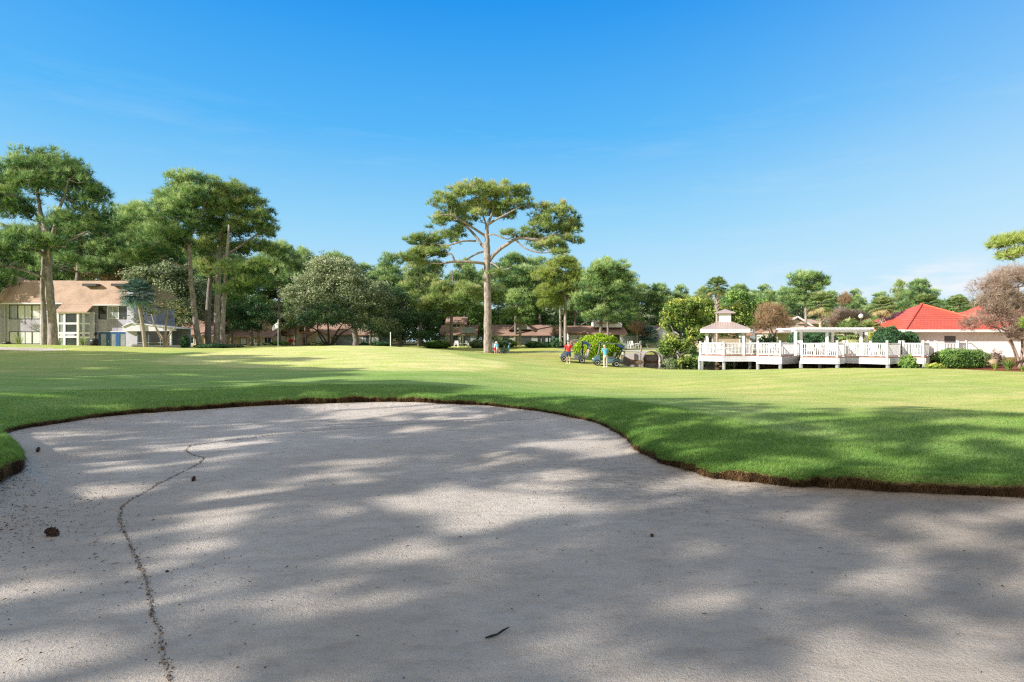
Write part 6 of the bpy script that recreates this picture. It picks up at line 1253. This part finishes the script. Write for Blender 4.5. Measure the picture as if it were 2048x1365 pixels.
# ================================================================ GOLF CARTS
def make_cart(bodymat, label, loc, rz, mirrored=False):
    """front points to -x, length about 2.4 m"""
    c = empty('golf_cart', loc, rz, label, 'golf cart', 'golf carts'); W = .58
    b = MB()
    b.extr([(-1.22, .34), (-1.2, .46), (-1.0, .70), (-.78, .86), (-.66, .88), (-.64, .62), (-.55, .30), (-1.12, .26)], 'y', -W, W)
    b.build('front_cowl', bodymat, c, bevel=.04)
    MB().box(-.64, .42, -W, W, .24, .31).build('floor', 'seatgrey', c)
    MB().extr([(-.66, .31), (-.6, .31), (-.66, .86), (-.70, .86)], 'y', -W + .03, W - .03).build('dashboard', 'black', c)
    MB().extr([(.02, .31), (.02, .62), (.56, .66), (1.02, .62), (1.16, .48), (1.16, .40), (.98, .36), (.96, .46), (.86, .56), (.66, .60), (.48, .56), (.38, .44), (.36, .31)], 'y', -W, W).build('rear_body', bodymat, c, bevel=.03)
    MB().box(.95, 1.24, -W + .06, W - .06, .34, .40).build('bag_deck', 'black', c); MB().box(1.16, 1.26, -W + .02, W - .02, .36, .46).build('bumper', 'seatgrey', c)
    MB().box(.02, .50, -W + .06, W - .06, .66, .78).build('seat', 'seatgrey', c, bevel=.04); MB().extr([(.46, .79), (.56, .79), (.66, 1.14), (.58, 1.16)], 'y', -W + .06, W - .06).build('backrest', 'seatgrey', c, bevel=.03)
    rf = MB().box(-.86, .98, -W - .04, W + .04, 1.80, 1.87).build('roof', 'cartbody', c, bevel=.02)
    for sy in (-1, 1):
        y = sy * (W - .05)
        MB().tube([(-.80, y, .80), (-.72, y, 1.3), (-.70, y, 1.80)], .03, 6).build('roof_strut', 'black', c); MB().tube([(.74, y, .6), (.70, y, 1.2), (.62, y, 1.80)], .03, 6).build('roof_strut', 'black', c)
    mg = bpy.data.materials.get('windshield_glass')
    if not mg:
        mg, nt, bb = newmat('windshield_glass'); bb.inputs['Base Color'].default_value = (.7, .76, .78, 1); bb.inputs['Roughness'].default_value = .08; bb.inputs['Alpha'].default_value = .35
    MB().extr([(-.80, .88), (-.72, 1.3), (-.70, 1.78), (-.69, 1.78), (-.71, 1.3), (-.79, .88)], 'y', -W + .08, W - .08).build('windshield', mg, c)
    # rear bag cover (dark blue curtain) and top
    MB().extr([(.66, 1.79), (1.0, 1.79), (1.20, 1.66), (1.24, 1.48), (1.18, 1.42), (1.02, 1.56), (.68, 1.62)], 'y', -W, W).build('bag_cover', 'navy', c, bevel=.03)
    MB().tube([(-.62, -.22, .80), (-.42, -.24, .98)], .02, 6).build('steering_column', 'black', c)
    sw = MB(); sw.tube([(-.40 + .06 * math.sin(t) * .6, -.24 + .17 * math.cos(t), .99 + .17 * math.sin(t)) for t in [k * math.pi / 8 for k in range(17)]], .014, 5); sw.build('steering_wheel', 'black', c)
    for x, r in ((-.84, .235), (.68, .235)):
        for sy in (-1, 1):
            y = sy * (W - .06); wv = empty('wheel', (0, 0, 0)); wv.parent = c
            MB().wheel(x, y, r, r, .19).build('tyre', 'rubber', wv, smooth=False)
            MB().wheel(x, y + sy * .02, r, r * .62, .17, 16, [(-.085, r * .62), (.085 * 1, r * .62), (.06 if sy > 0 else .085, r * .3)] if sy > 0 else [(-.06, r * .3), (-.085, r * .62), (.085, r * .62)]).build('rim', 'chrome', wv)
            fe = MB(); fe.tube([(x + (r + .05) * math.cos(t), sy * (W - .02), r + (r + .05) * math.sin(t)) for t in [R(20 + k * 14) for k in range(11)]], .035, 6); fe.build('fender', bodymat, c)
    MB().box(-1.2, -1.14, .30, .46, .48, .56).build('headlight', 'globe', c); MB().box(-1.2, -1.14, -.46, -.30, .48, .56).build('headlight', 'globe', c)
    return c
def golf_bag(loc, rz, mat, label, tilt=.28):
    g = empty('golf_bag', loc, rz, label, 'golf bag', 'golf bags')
    g.rotation_euler = (0, tilt, rz)
    MB().lathe([(.12, 0), (.135, .1), (.125, .5), (.14, .8), (.15, .86)], 12).build('body', mat, g, smooth=True); MB().lathe([(.155, .80), (.155, .88)], 12).build('collar', 'black', g)
    MB().box(-.2, -.12, -.09, .09, .2, .55).build('pocket', mat, g, bevel=.03)
    for k in range(8):
        a = k * .8; x, y = .09 * math.cos(a), .09 * math.sin(a); h = 1.05 + .04 * (k % 4); cb = MB().tube([(x * .6, y * .6, .85), (x, y, h)], .011, 5); cb.build('club_shaft', 'chrome', g)
        if k < 3: MB().lathe([(.02, h - .02), (.065, h + .03), (.06, h + .12), (.02, h + .15)], 8, (x * 1.2, y * 1.2, 0)).build('head_cover', 'black' if k != 1 else 'white', g, smooth=True)
        else: MB().box(x - .05, x + .03, y - .012, y + .012, h - .02, h + .07).build('club_head', 'chrome', g)
    return g
c1 = G(1147, 48.2); c2 = G(1214, 46.0); c3 = G(1001, 84)
def slope_at(x, y): return math.atan2(GZ(x + 1.2, y) - GZ(x - 1.2, y), 2.4)
a = make_cart('cartbody', 'gunmetal golf cart left of the round bush with a man in red beside it', (c1[0], c1[1], c1[2] + .01), R(-4)); a.rotation_euler = (0, -slope_at(c1[0], c1[1]), R(-4))
b = make_cart('cartblue', 'blue grey golf cart before the round bush beside the man in light blue', (c2[0], c2[1], c2[2] + .01), R(-3)); b.rotation_euler = (0, -slope_at(c2[0], c2[1]), R(-3))
c = make_cart('cartblue', 'distant golf cart parked right of the lone pine trunk', c3, R(8)); c4 = G(988, 86); d = make_cart('cartbody', 'far grey golf cart half hidden behind the lone pine trunk', c4, R(100))
def on(cart, x, y, z):
    m = Vector((x, y, z)); m.rotate(cart.rotation_euler); return m + cart.location
for cart, y, mt, lb in ((a, -.24, 'khaki', 'pale golf bag nearest on the left cart'), (a, .24, 'red', 'red and dark golf bag on the far side of the left cart'), (b, -.24, 'khaki', 'pale golf bag with silver clubs nearest on the right cart'), (b, .24, 'black', 'black golf bag on the far side of the right cart'), (c, -.22, 'ltblue', 'blue and white golf bag on the distant cart')):
    golf_bag(on(cart, 1.04, y, .405), cart.rotation_euler[2], mt, lb)
# ================================================================ PEOPLE
def skin(name, J, E, rad, mat, parent=None, root=0, sub=2):
    me = bpy.data.meshes.new(name); me.from_pydata([tuple(j) for j in J], E, []); me.update(); o = link_mesh(name, me, mat, parent)
    m_ = o.modifiers.new('Skin', 'SKIN'); m_.use_smooth_shade = True
    sv = me.skin_vertices[0].data
    for i, r in enumerate(rad): sv[i].radius = (r, r) if not hasattr(r, '__len__') else r; sv[i].use_root = (i == root)
    if sub: s = o.modifiers.new('Subdivision', 'SUBSURF'); s.levels = sub; s.render_levels = sub
    return o
def person(label, loc, rz, H, shirt, lower, shorts, arms, bend=.0, cap=None, hair=None, legsp=.10, shoes='white', sleeve=.62):
    """faces +y in local space; arms: two lists shoulder->elbow->wrist (offsets in metres); bend = forward lean"""
    p = empty('person', loc, rz, label, 'person'); k = H / 1.8
    def S(x, y, z): return (x * k, (y + bend * max(0, z - .95)) * k, (z - abs(bend) * .12 * max(0, z - .95)) * k)
    J = [S(0, 0, .96), S(0, .01, 1.12), S(0, 0, 1.32), S(0, -.01, 1.46), S(0, .01, 1.55), S(0, .02, 1.62), S(0, .03, 1.70), S(0, .02, 1.77)]
    Rr = [.13, .125, .15, .10, .055, .072, .088, .06]; E = [(i, i + 1) for i in range(7)]
    for s in (-1, 1):
        n = len(J); J += [S(s * .10, 0, .90), S(s * (legsp + .01), .01, .50), S(s * legsp, -.015, .10), S(s * legsp, .10, .035)]; Rr += [.095, .062, .042, .038]; E += [(0, n), (n, n + 1), (n + 1, n + 2), (n + 2, n + 3)]
    hands = []
    for s, ar in zip((-1, 1), arms):
        n = len(J); sh = S(s * .18, 0, 1.43); J.append(sh); Rr.append(.062); E.append((3, n)); prev = n
        for i, off in enumerate(ar): J.append(S(*off)); Rr.append([.045, .030, .030][i]); E.append((prev, len(J) - 1)); prev = len(J) - 1
        w = Vector(J[prev]); d = (w - Vector(J[prev - 1])).normalized(); sd = d.cross(Vector((0, 0, 1))).normalized() if abs(d.z) < .9 else Vector((0, 1, 0))
        J.append(tuple(w + d * .075 * k)); Rr.append(.032); E.append((prev, len(J) - 1)); palm_ = len(J) - 1
        for f in range(4):
            b0 = w + d * .085 * k + sd * (f - 1.5) * .02 * k; J.append(tuple(b0 + d * .03 * k)); J.append(tuple(b0 + d * (.06 + .012 * (f in (1, 2))) * k + Vector((0, 0, -.02)))); Rr += [.009, .008]; E += [(palm_, len(J) - 2), (len(J) - 2, len(J) - 1)]
        J.append(tuple(w + d * .04 * k + sd * .045 * k)); J.append(tuple(w + d * .08 * k + sd * .055 * k)); Rr += [.010, .008]; E += [(prev, len(J) - 2), (len(J) - 2, len(J) - 1)]
    skin('body', J, E, [r * k for r in Rr], 'skin', p)
    # head details
    hc = Vector(S(0, .03, 1.69)); nose = MB(); nose.add([hc + Vector(v) * k for v in ((-.015, .085, -.02), (.015, .085, -.02), (0, .118, -.018), (0, .085, .03))], [(0, 1, 2), (1, 3, 2), (3, 0, 2), (0, 3, 1)]); nose.build('nose', 'skin', p)
    ey = MB()
    for s in (-1, 1): ey.lathe([(.002, -.008), (.011, 0), (.002, .008)], 8, tuple(hc + Vector((s * .034, .085, .022)) * k))
    ey.build('eyes', 'black', p)
    MB().box(*(hc.x - .025, hc.x + .025), hc.y + .078 * k, hc.y + .09 * k, hc.z - .062 * k, hc.z - .052 * k).build('mouth', 'red', p)
    er = MB(); [er.lathe([(.006, -.03), (.02, -.01), (.022, .015), (.008, .03)], 8, tuple(hc + Vector((s * .092, -.005, .0)) * k), sx=.5) for s in (-1, 1)]; er.build('ears', 'skin', p, smooth=True)
    if cap:
        MB().lathe([(.103 * k, .02), (.106 * k, .055), (.095 * k, .10), (.05 * k, .13), (.01, .138)], 14, tuple(hc)).build('cap', cap, p, smooth=True); MB().prism([(hc.x - .07, hc.y + .08), (hc.x + .07, hc.y + .08), (hc.x + .05, hc.y + .17), (hc.x - .05, hc.y + .17)], hc.z + .035, hc.z + .048).build('cap_peak', cap, p)
    hh = MB().lathe([(.096 * k, -.05), (.102 * k, .0), (.104 * k, .05), (.085 * k, .095), (.04 * k, .118), (.01, .122)] if not cap else [(.092 * k, -.06), (.1 * k, -.02), (.1 * k, .018)], 14, (hc.x, hc.y - .018 * k, hc.z)); hh.build('hair', hair or 'greyhair', p, smooth=True)
    # shirt
    J2 = [S(0, .0, .85), S(0, .0, 1.10), S(0, .0, 1.30), S(0, -.01, 1.45), S(0, 0, 1.50)]; R2 = [(.185, .14), (.19, .15), (.20, .15), (.15, .12), (.075, .075)]; E2 = [(0, 1), (1, 2), (2, 3), (3, 4)]
    for s, ar in zip((-1, 1), arms):
        n = len(J2); sh = Vector(S(s * .185, 0, 1.43)); el = Vector(S(*ar[0])); J2 += [tuple(sh), tuple(sh.lerp(el, sleeve + .2))]; R2 += [.085, .068]; E2 += [(3, n), (n, n + 1)]
    skin('shirt', J2, E2, [tuple(q * k for q in r) if hasattr(r, '__len__') else r * k for r in R2], shirt, p)
    J3 = [S(0, 0, 1.04), S(0, 0, .90)]; R3 = [(.17, .14), (.17, .145)]; E3 = [(0, 1)]
    for s in (-1, 1):
        n = len(J3); J3 += [S(s * .10, 0, .82), S(s * (legsp + .01), .005, .52)]; R3 += [.118, .095]; E3 += [(1, n), (n, n + 1)]
        if not shorts: J3 += [S(s * legsp, -.01, .30), S(s * legsp, -.01, .07)]; R3 += [.078, .07]; E3 += [(n + 1, n + 2), (n + 2, n + 3)]
    skin('shorts' if shorts else 'trousers', J3, E3, [tuple(q * k for q in r) if hasattr(r, '__len__') else r * k for r in R3], lower, p)
    for s in (-1, 1): MB().extr([(-.07, 0), (-.075, .07), (.0, .085), (.12, .05), (.19, .035), (.20, 0)], 'x', s * legsp * k - .045, s * legsp * k + .045).build('shoe', shoes, p, bevel=.015)
    return p
g1 = G(1137, 46.4); person('man in red polo shirt, navy shorts and dark cap, seen from behind', g1, R(-12), 1.83, 'red', 'navy', True, [[(-.33, .05, 1.24), (-.30, .28, 1.30)], [(.28, .02, 1.20), (.42, .22, 1.05)]], cap='cap')
g2 = G(1211, 44.6); person('grey haired man in light blue shirt and stone trousers beside a cart', g2, R(12), 1.78, 'ltblue', 'khaki', False, [[(-.27, .03, 1.17), (-.16, .26, 1.05)], [(.27, .03, 1.17), (.16, .26, 1.05)]], bend=.28)
g3 = G(995, 82.4); person('distant golfer in a pale blue shirt bending beside the far carts', g3, R(20), 1.78, 'ltblue', 'khaki', True, [[(-.27, .12, 1.15), (-.2, .36, .95)], [(.27, .12, 1.15), (.2, .36, .95)]], bend=.5, cap='white')
g4 = G(989.5, 82.8); person('distant golfer in a white shirt and red shorts behind the far cart', g4, R(-60), 1.75, 'white', 'red', True, [[(-.26, .05, 1.15), (-.22, .25, .98)], [(.26, .05, 1.15), (.22, .25, .98)]], bend=.2, cap='white')
# ================================================================ SMALL THINGS ON THE SAND
def sandpt(px, py):
    Y = EYE * F / (py - 682.5); x = PX(px, Y); return (x, Y, float(sandz(np.array([x]), np.array([Y]))[0]))
def pine_cone(px, py, L, r, rz, label, stand=False):
    o_ = sandpt(px, py); m_ = MB()
    n = 34
    for i in range(n):
        t = (i + .5) / n; a = i * 2.4; rr = r * math.sin(math.pi * (.14 + .78 * t)) ; x = (t - .5) * L
        cy, cz = math.cos(a), math.sin(a); b = (x - L * .04, cy * rr * .4, cz * rr * .4); tp = (x + L * .07, cy * rr, cz * rr); w = r * .33
        sy, sz = -cz * w, cy * w; m_.add([(b[0], b[1] - sy * .6, b[2] - sz * .6), (b[0], b[1] + sy * .6, b[2] + sz * .6), (tp[0], tp[1] + sy, tp[2] + sz), (tp[0], tp[1] - sy, tp[2] - sz), (tp[0] + L * .03, tp[1] * .85, tp[2] * .85)], [(0, 1, 2, 3), (3, 2, 4), (1, 0, 4), (0, 3, 4), (2, 1, 4)])
    m_.tube([(-L * .45, 0, 0), (0, 0, 0), (L * .45, 0, 0)], [r * .35, r * .6, r * .25], 8)
    o = m_.build('pine_cone', 'cone', None); o.location = (o_[0], o_[1], o_[2] + r * .72); o.rotation_euler = (0.3, (R(-75) if stand else R(8)), rz)
    if stand: o.location.z = o_[2] + L * .42
    return tag(o, label, 'pine cone')
pine_cone(103, 1072, .125, .042, R(-12), 'large dark pine cone lying on the sand at the lower left')
pine_cone(76, 905, .075, .032, 1.0, 'pale weathered pine cone near the left bunker edge', True)
pine_cone(387, 962, .06, .028, .4, 'small pine cone standing by the litter trail', True)
pine_cone(334, 1142, .022, .009, .4, 'tiny dark cone scrap right of the litter trail'); pine_cone(1304, 1075, .03, .015, .9, 'small dark cone scrap alone right of the middle of the sand')
o_ = sandpt(995, 1272); tw = MB().tube([(-.065, -.03, .008), (-.03, -.022, .014), (0, 0, .012), (.03, .03, .018), (.062, .075, .012)], [.004, .007, .005, .006, .003], 6).build('twig', 'twig', None); tw.location = o_; tag(tw, 'short crooked black twig on the sand at the bottom', 'twig')
# ================================================================ LIGHT, SKY, CAMERA
AZ, EL = R(26), R(25)     # sun behind the camera to the left
sunv = Vector((-math.cos(EL) * math.cos(AZ), -math.cos(EL) * math.sin(AZ), math.sin(EL)))
sl = bpy.data.lights.new('sun', 'SUN'); sl.energy = 7.0; sl.angle = R(0.4); sl.color = (1.0, .94, .86)
so = bpy.data.objects.new('sun', sl); col.objects.link(so); so.rotation_euler = sunv.to_track_quat('Z', 'Y').to_euler()
w = bpy.data.worlds.new('World'); scene.world = w; w.use_nodes = True; nt = w.node_tree; bg = nt.nodes['Background']
sky = nt.nodes.new('ShaderNodeTexSky'); sky.sky_type = 'NISHITA'; sky.sun_disc = False; sky.sun_elevation = EL
sky.sun_rotation = math.atan2(sunv.x, sunv.y); sky.air_density = 1.0; sky.dust_density = .6; sky.ozone_density = 2.5
tc = nt.nodes.new('ShaderNodeTexCoord'); gen = tc.outputs['Generated']
sx = nt.nodes.new('ShaderNodeSeparateXYZ'); nt.links.new(gen, sx.inputs[0])
elev = sx.outputs[2]
gr = ramp(nt, [(0.0, (.72, .90, 1.0)), (0.08, (.56, .83, 1.0)), (0.20, (.32, .70, 1.0)), (0.34, (.10, .50, .99)), (0.54, (.004, .30, .90)), (0.72, (.15, .31, .55)), (1.0, (.36, .37, .36))]); nt.links.new(elev, gr.inputs[0])  # topmost stops paled out of view, a fill added to neutralise the shade
# whiter toward the right hand horizon, as in the photograph, and around the sun
dr = nt.nodes.new('ShaderNodeVectorMath'); dr.operation = 'DOT_PRODUCT'; nt.links.new(gen, dr.inputs[0]); dr.inputs[1].default_value = Vector((.80, .60, -.10)).normalized()
hz = mathn(nt, 'POWER', mathn(nt, 'MAXIMUM', dr.outputs['Value'], 0.0), 9.0)
c = mixc(nt, mathn(nt, 'MULTIPLY', hz, .55), gr.outputs[0], (.80, .93, 1.0))
ds = nt.nodes.new('ShaderNodeVectorMath'); ds.operation = 'DOT_PRODUCT'; nt.links.new(gen, ds.inputs[0]); ds.inputs[1].default_value = sunv
gs = mathn(nt, 'MULTIPLY', mathn(nt, 'POWER', mathn(nt, 'MAXIMUM', ds.outputs['Value'], 0.0), 5.0), 1.1)
gl_ = mixc(nt, 1.0, (1.0, .80, .58), gs, 'MULTIPLY'); c = mixc(nt, 1.0, c, gl_, 'ADD')
# unseen warm fill added to the sky behind the camera, to neutralise the shade
bk_s = ramp(nt, [(0.0, (1, 1, 1)), (0.42, (.85, .85, .85)), (0.56, (0, 0, 0))]); nt.links.new(mathn(nt, 'MULTIPLY', mathn(nt, 'ADD', sx.outputs[1], 1.0), .5), bk_s.inputs[0])
c = mixc(nt, mathn(nt, 'MULTIPLY', bk_s.outputs[0], .85), c, (.70, .60, .49))
# thin cloud low on the right
mp = mapping(nt, gen, (3.2, 3.2, 14)); cn = noise(nt, 1.6, 7, .62, mp); cr = ramp(nt, [(.44, (0, 0, 0)), (.62, (1, 1, 1))]); nt.links.new(cn.outputs[0], cr.inputs[0])
b1 = ramp(nt, [(0.055, (0, 0, 0)), (0.075, (1, 1, 1)), (0.10, (1, 1, 1)), (0.125, (0, 0, 0))]); nt.links.new(elev, b1.inputs[0])
d2 = nt.nodes.new('ShaderNodeVectorMath'); d2.operation = 'DOT_PRODUCT'; nt.links.new(gen, d2.inputs[0]); d2.inputs[1].default_value = Vector(((1850 - 1024) / F, 1, .1)).normalized()
b2 = ramp(nt, [(0.972, (0, 0, 0)), (0.992, (1, 1, 1))]); nt.links.new(d2.outputs['Value'], b2.inputs[0])
cm = mathn(nt, 'MULTIPLY', mathn(nt, 'MULTIPLY', cr.outputs[0], b1.outputs[0]), mathn(nt, 'MULTIPLY', b2.outputs[0], .95))
c = mixc(nt, cm, c, (.93, .95, 1.0))
w2 = noise(nt, 2.2, 8, .68, mapping(nt, gen, (1.2, 1.2, 9), (0, .12, 0))); wr = ramp(nt, [(.52, (0, 0, 0)), (.8, (1, 1, 1))]); nt.links.new(w2.outputs[0], wr.inputs[0])
b3 = ramp(nt, [(0.10, (0, 0, 0)), (0.2, (1, 1, 1)), (0.30, (1, 1, 1)), (0.42, (0, 0, 0))]); nt.links.new(elev, b3.inputs[0])
c = mixc(nt, mathn(nt, 'MULTIPLY', mathn(nt, 'MULTIPLY', wr.outputs[0], b3.outputs[0]), .16), c, (.85, .95, 1.0))
# the physical sky and the hand-set gradient together, in radiance
sc_ = mixc(nt, 1.0, sky.outputs[0], (.10, .10, .10), 'MULTIPLY')
fin = mixc(nt, 0.93, sc_, c)
sc10 = nt.nodes.new('ShaderNodeVectorMath'); sc10.operation = 'SCALE'; nt.links.new(fin, sc10.inputs[0]); sc10.inputs['Scale'].default_value = 10.0
nt.links.new(sc10.outputs[0], bg.inputs[0]); bg.inputs[1].default_value = 0.10
cam = bpy.data.cameras.new('camera'); co = bpy.data.objects.new('camera', cam); col.objects.link(co)
co.location = (0, 0, EYE); co.rotation_euler = (R(90), 0, 0); cam.lens = 20.0; cam.sensor_width = 36; cam.clip_end = 3000; cam.clip_start = .05; scene.camera = co
scene.view_settings.view_transform = 'Standard'; scene.view_settings.look = 'None'; scene.view_settings.exposure = 0
scene.render.engine = 'CYCLES'; cy = scene.cycles
cy.max_bounces = 6; cy.diffuse_bounces = 3; cy.glossy_bounces = 3; cy.transmission_bounces = 4; cy.transparent_max_bounces = 8; cy.use_denoising = False; cy.pixel_filter_type = 'BLACKMAN_HARRIS'; cy.filter_width = 1.25; cy.sample_clamp_indirect = 2.5
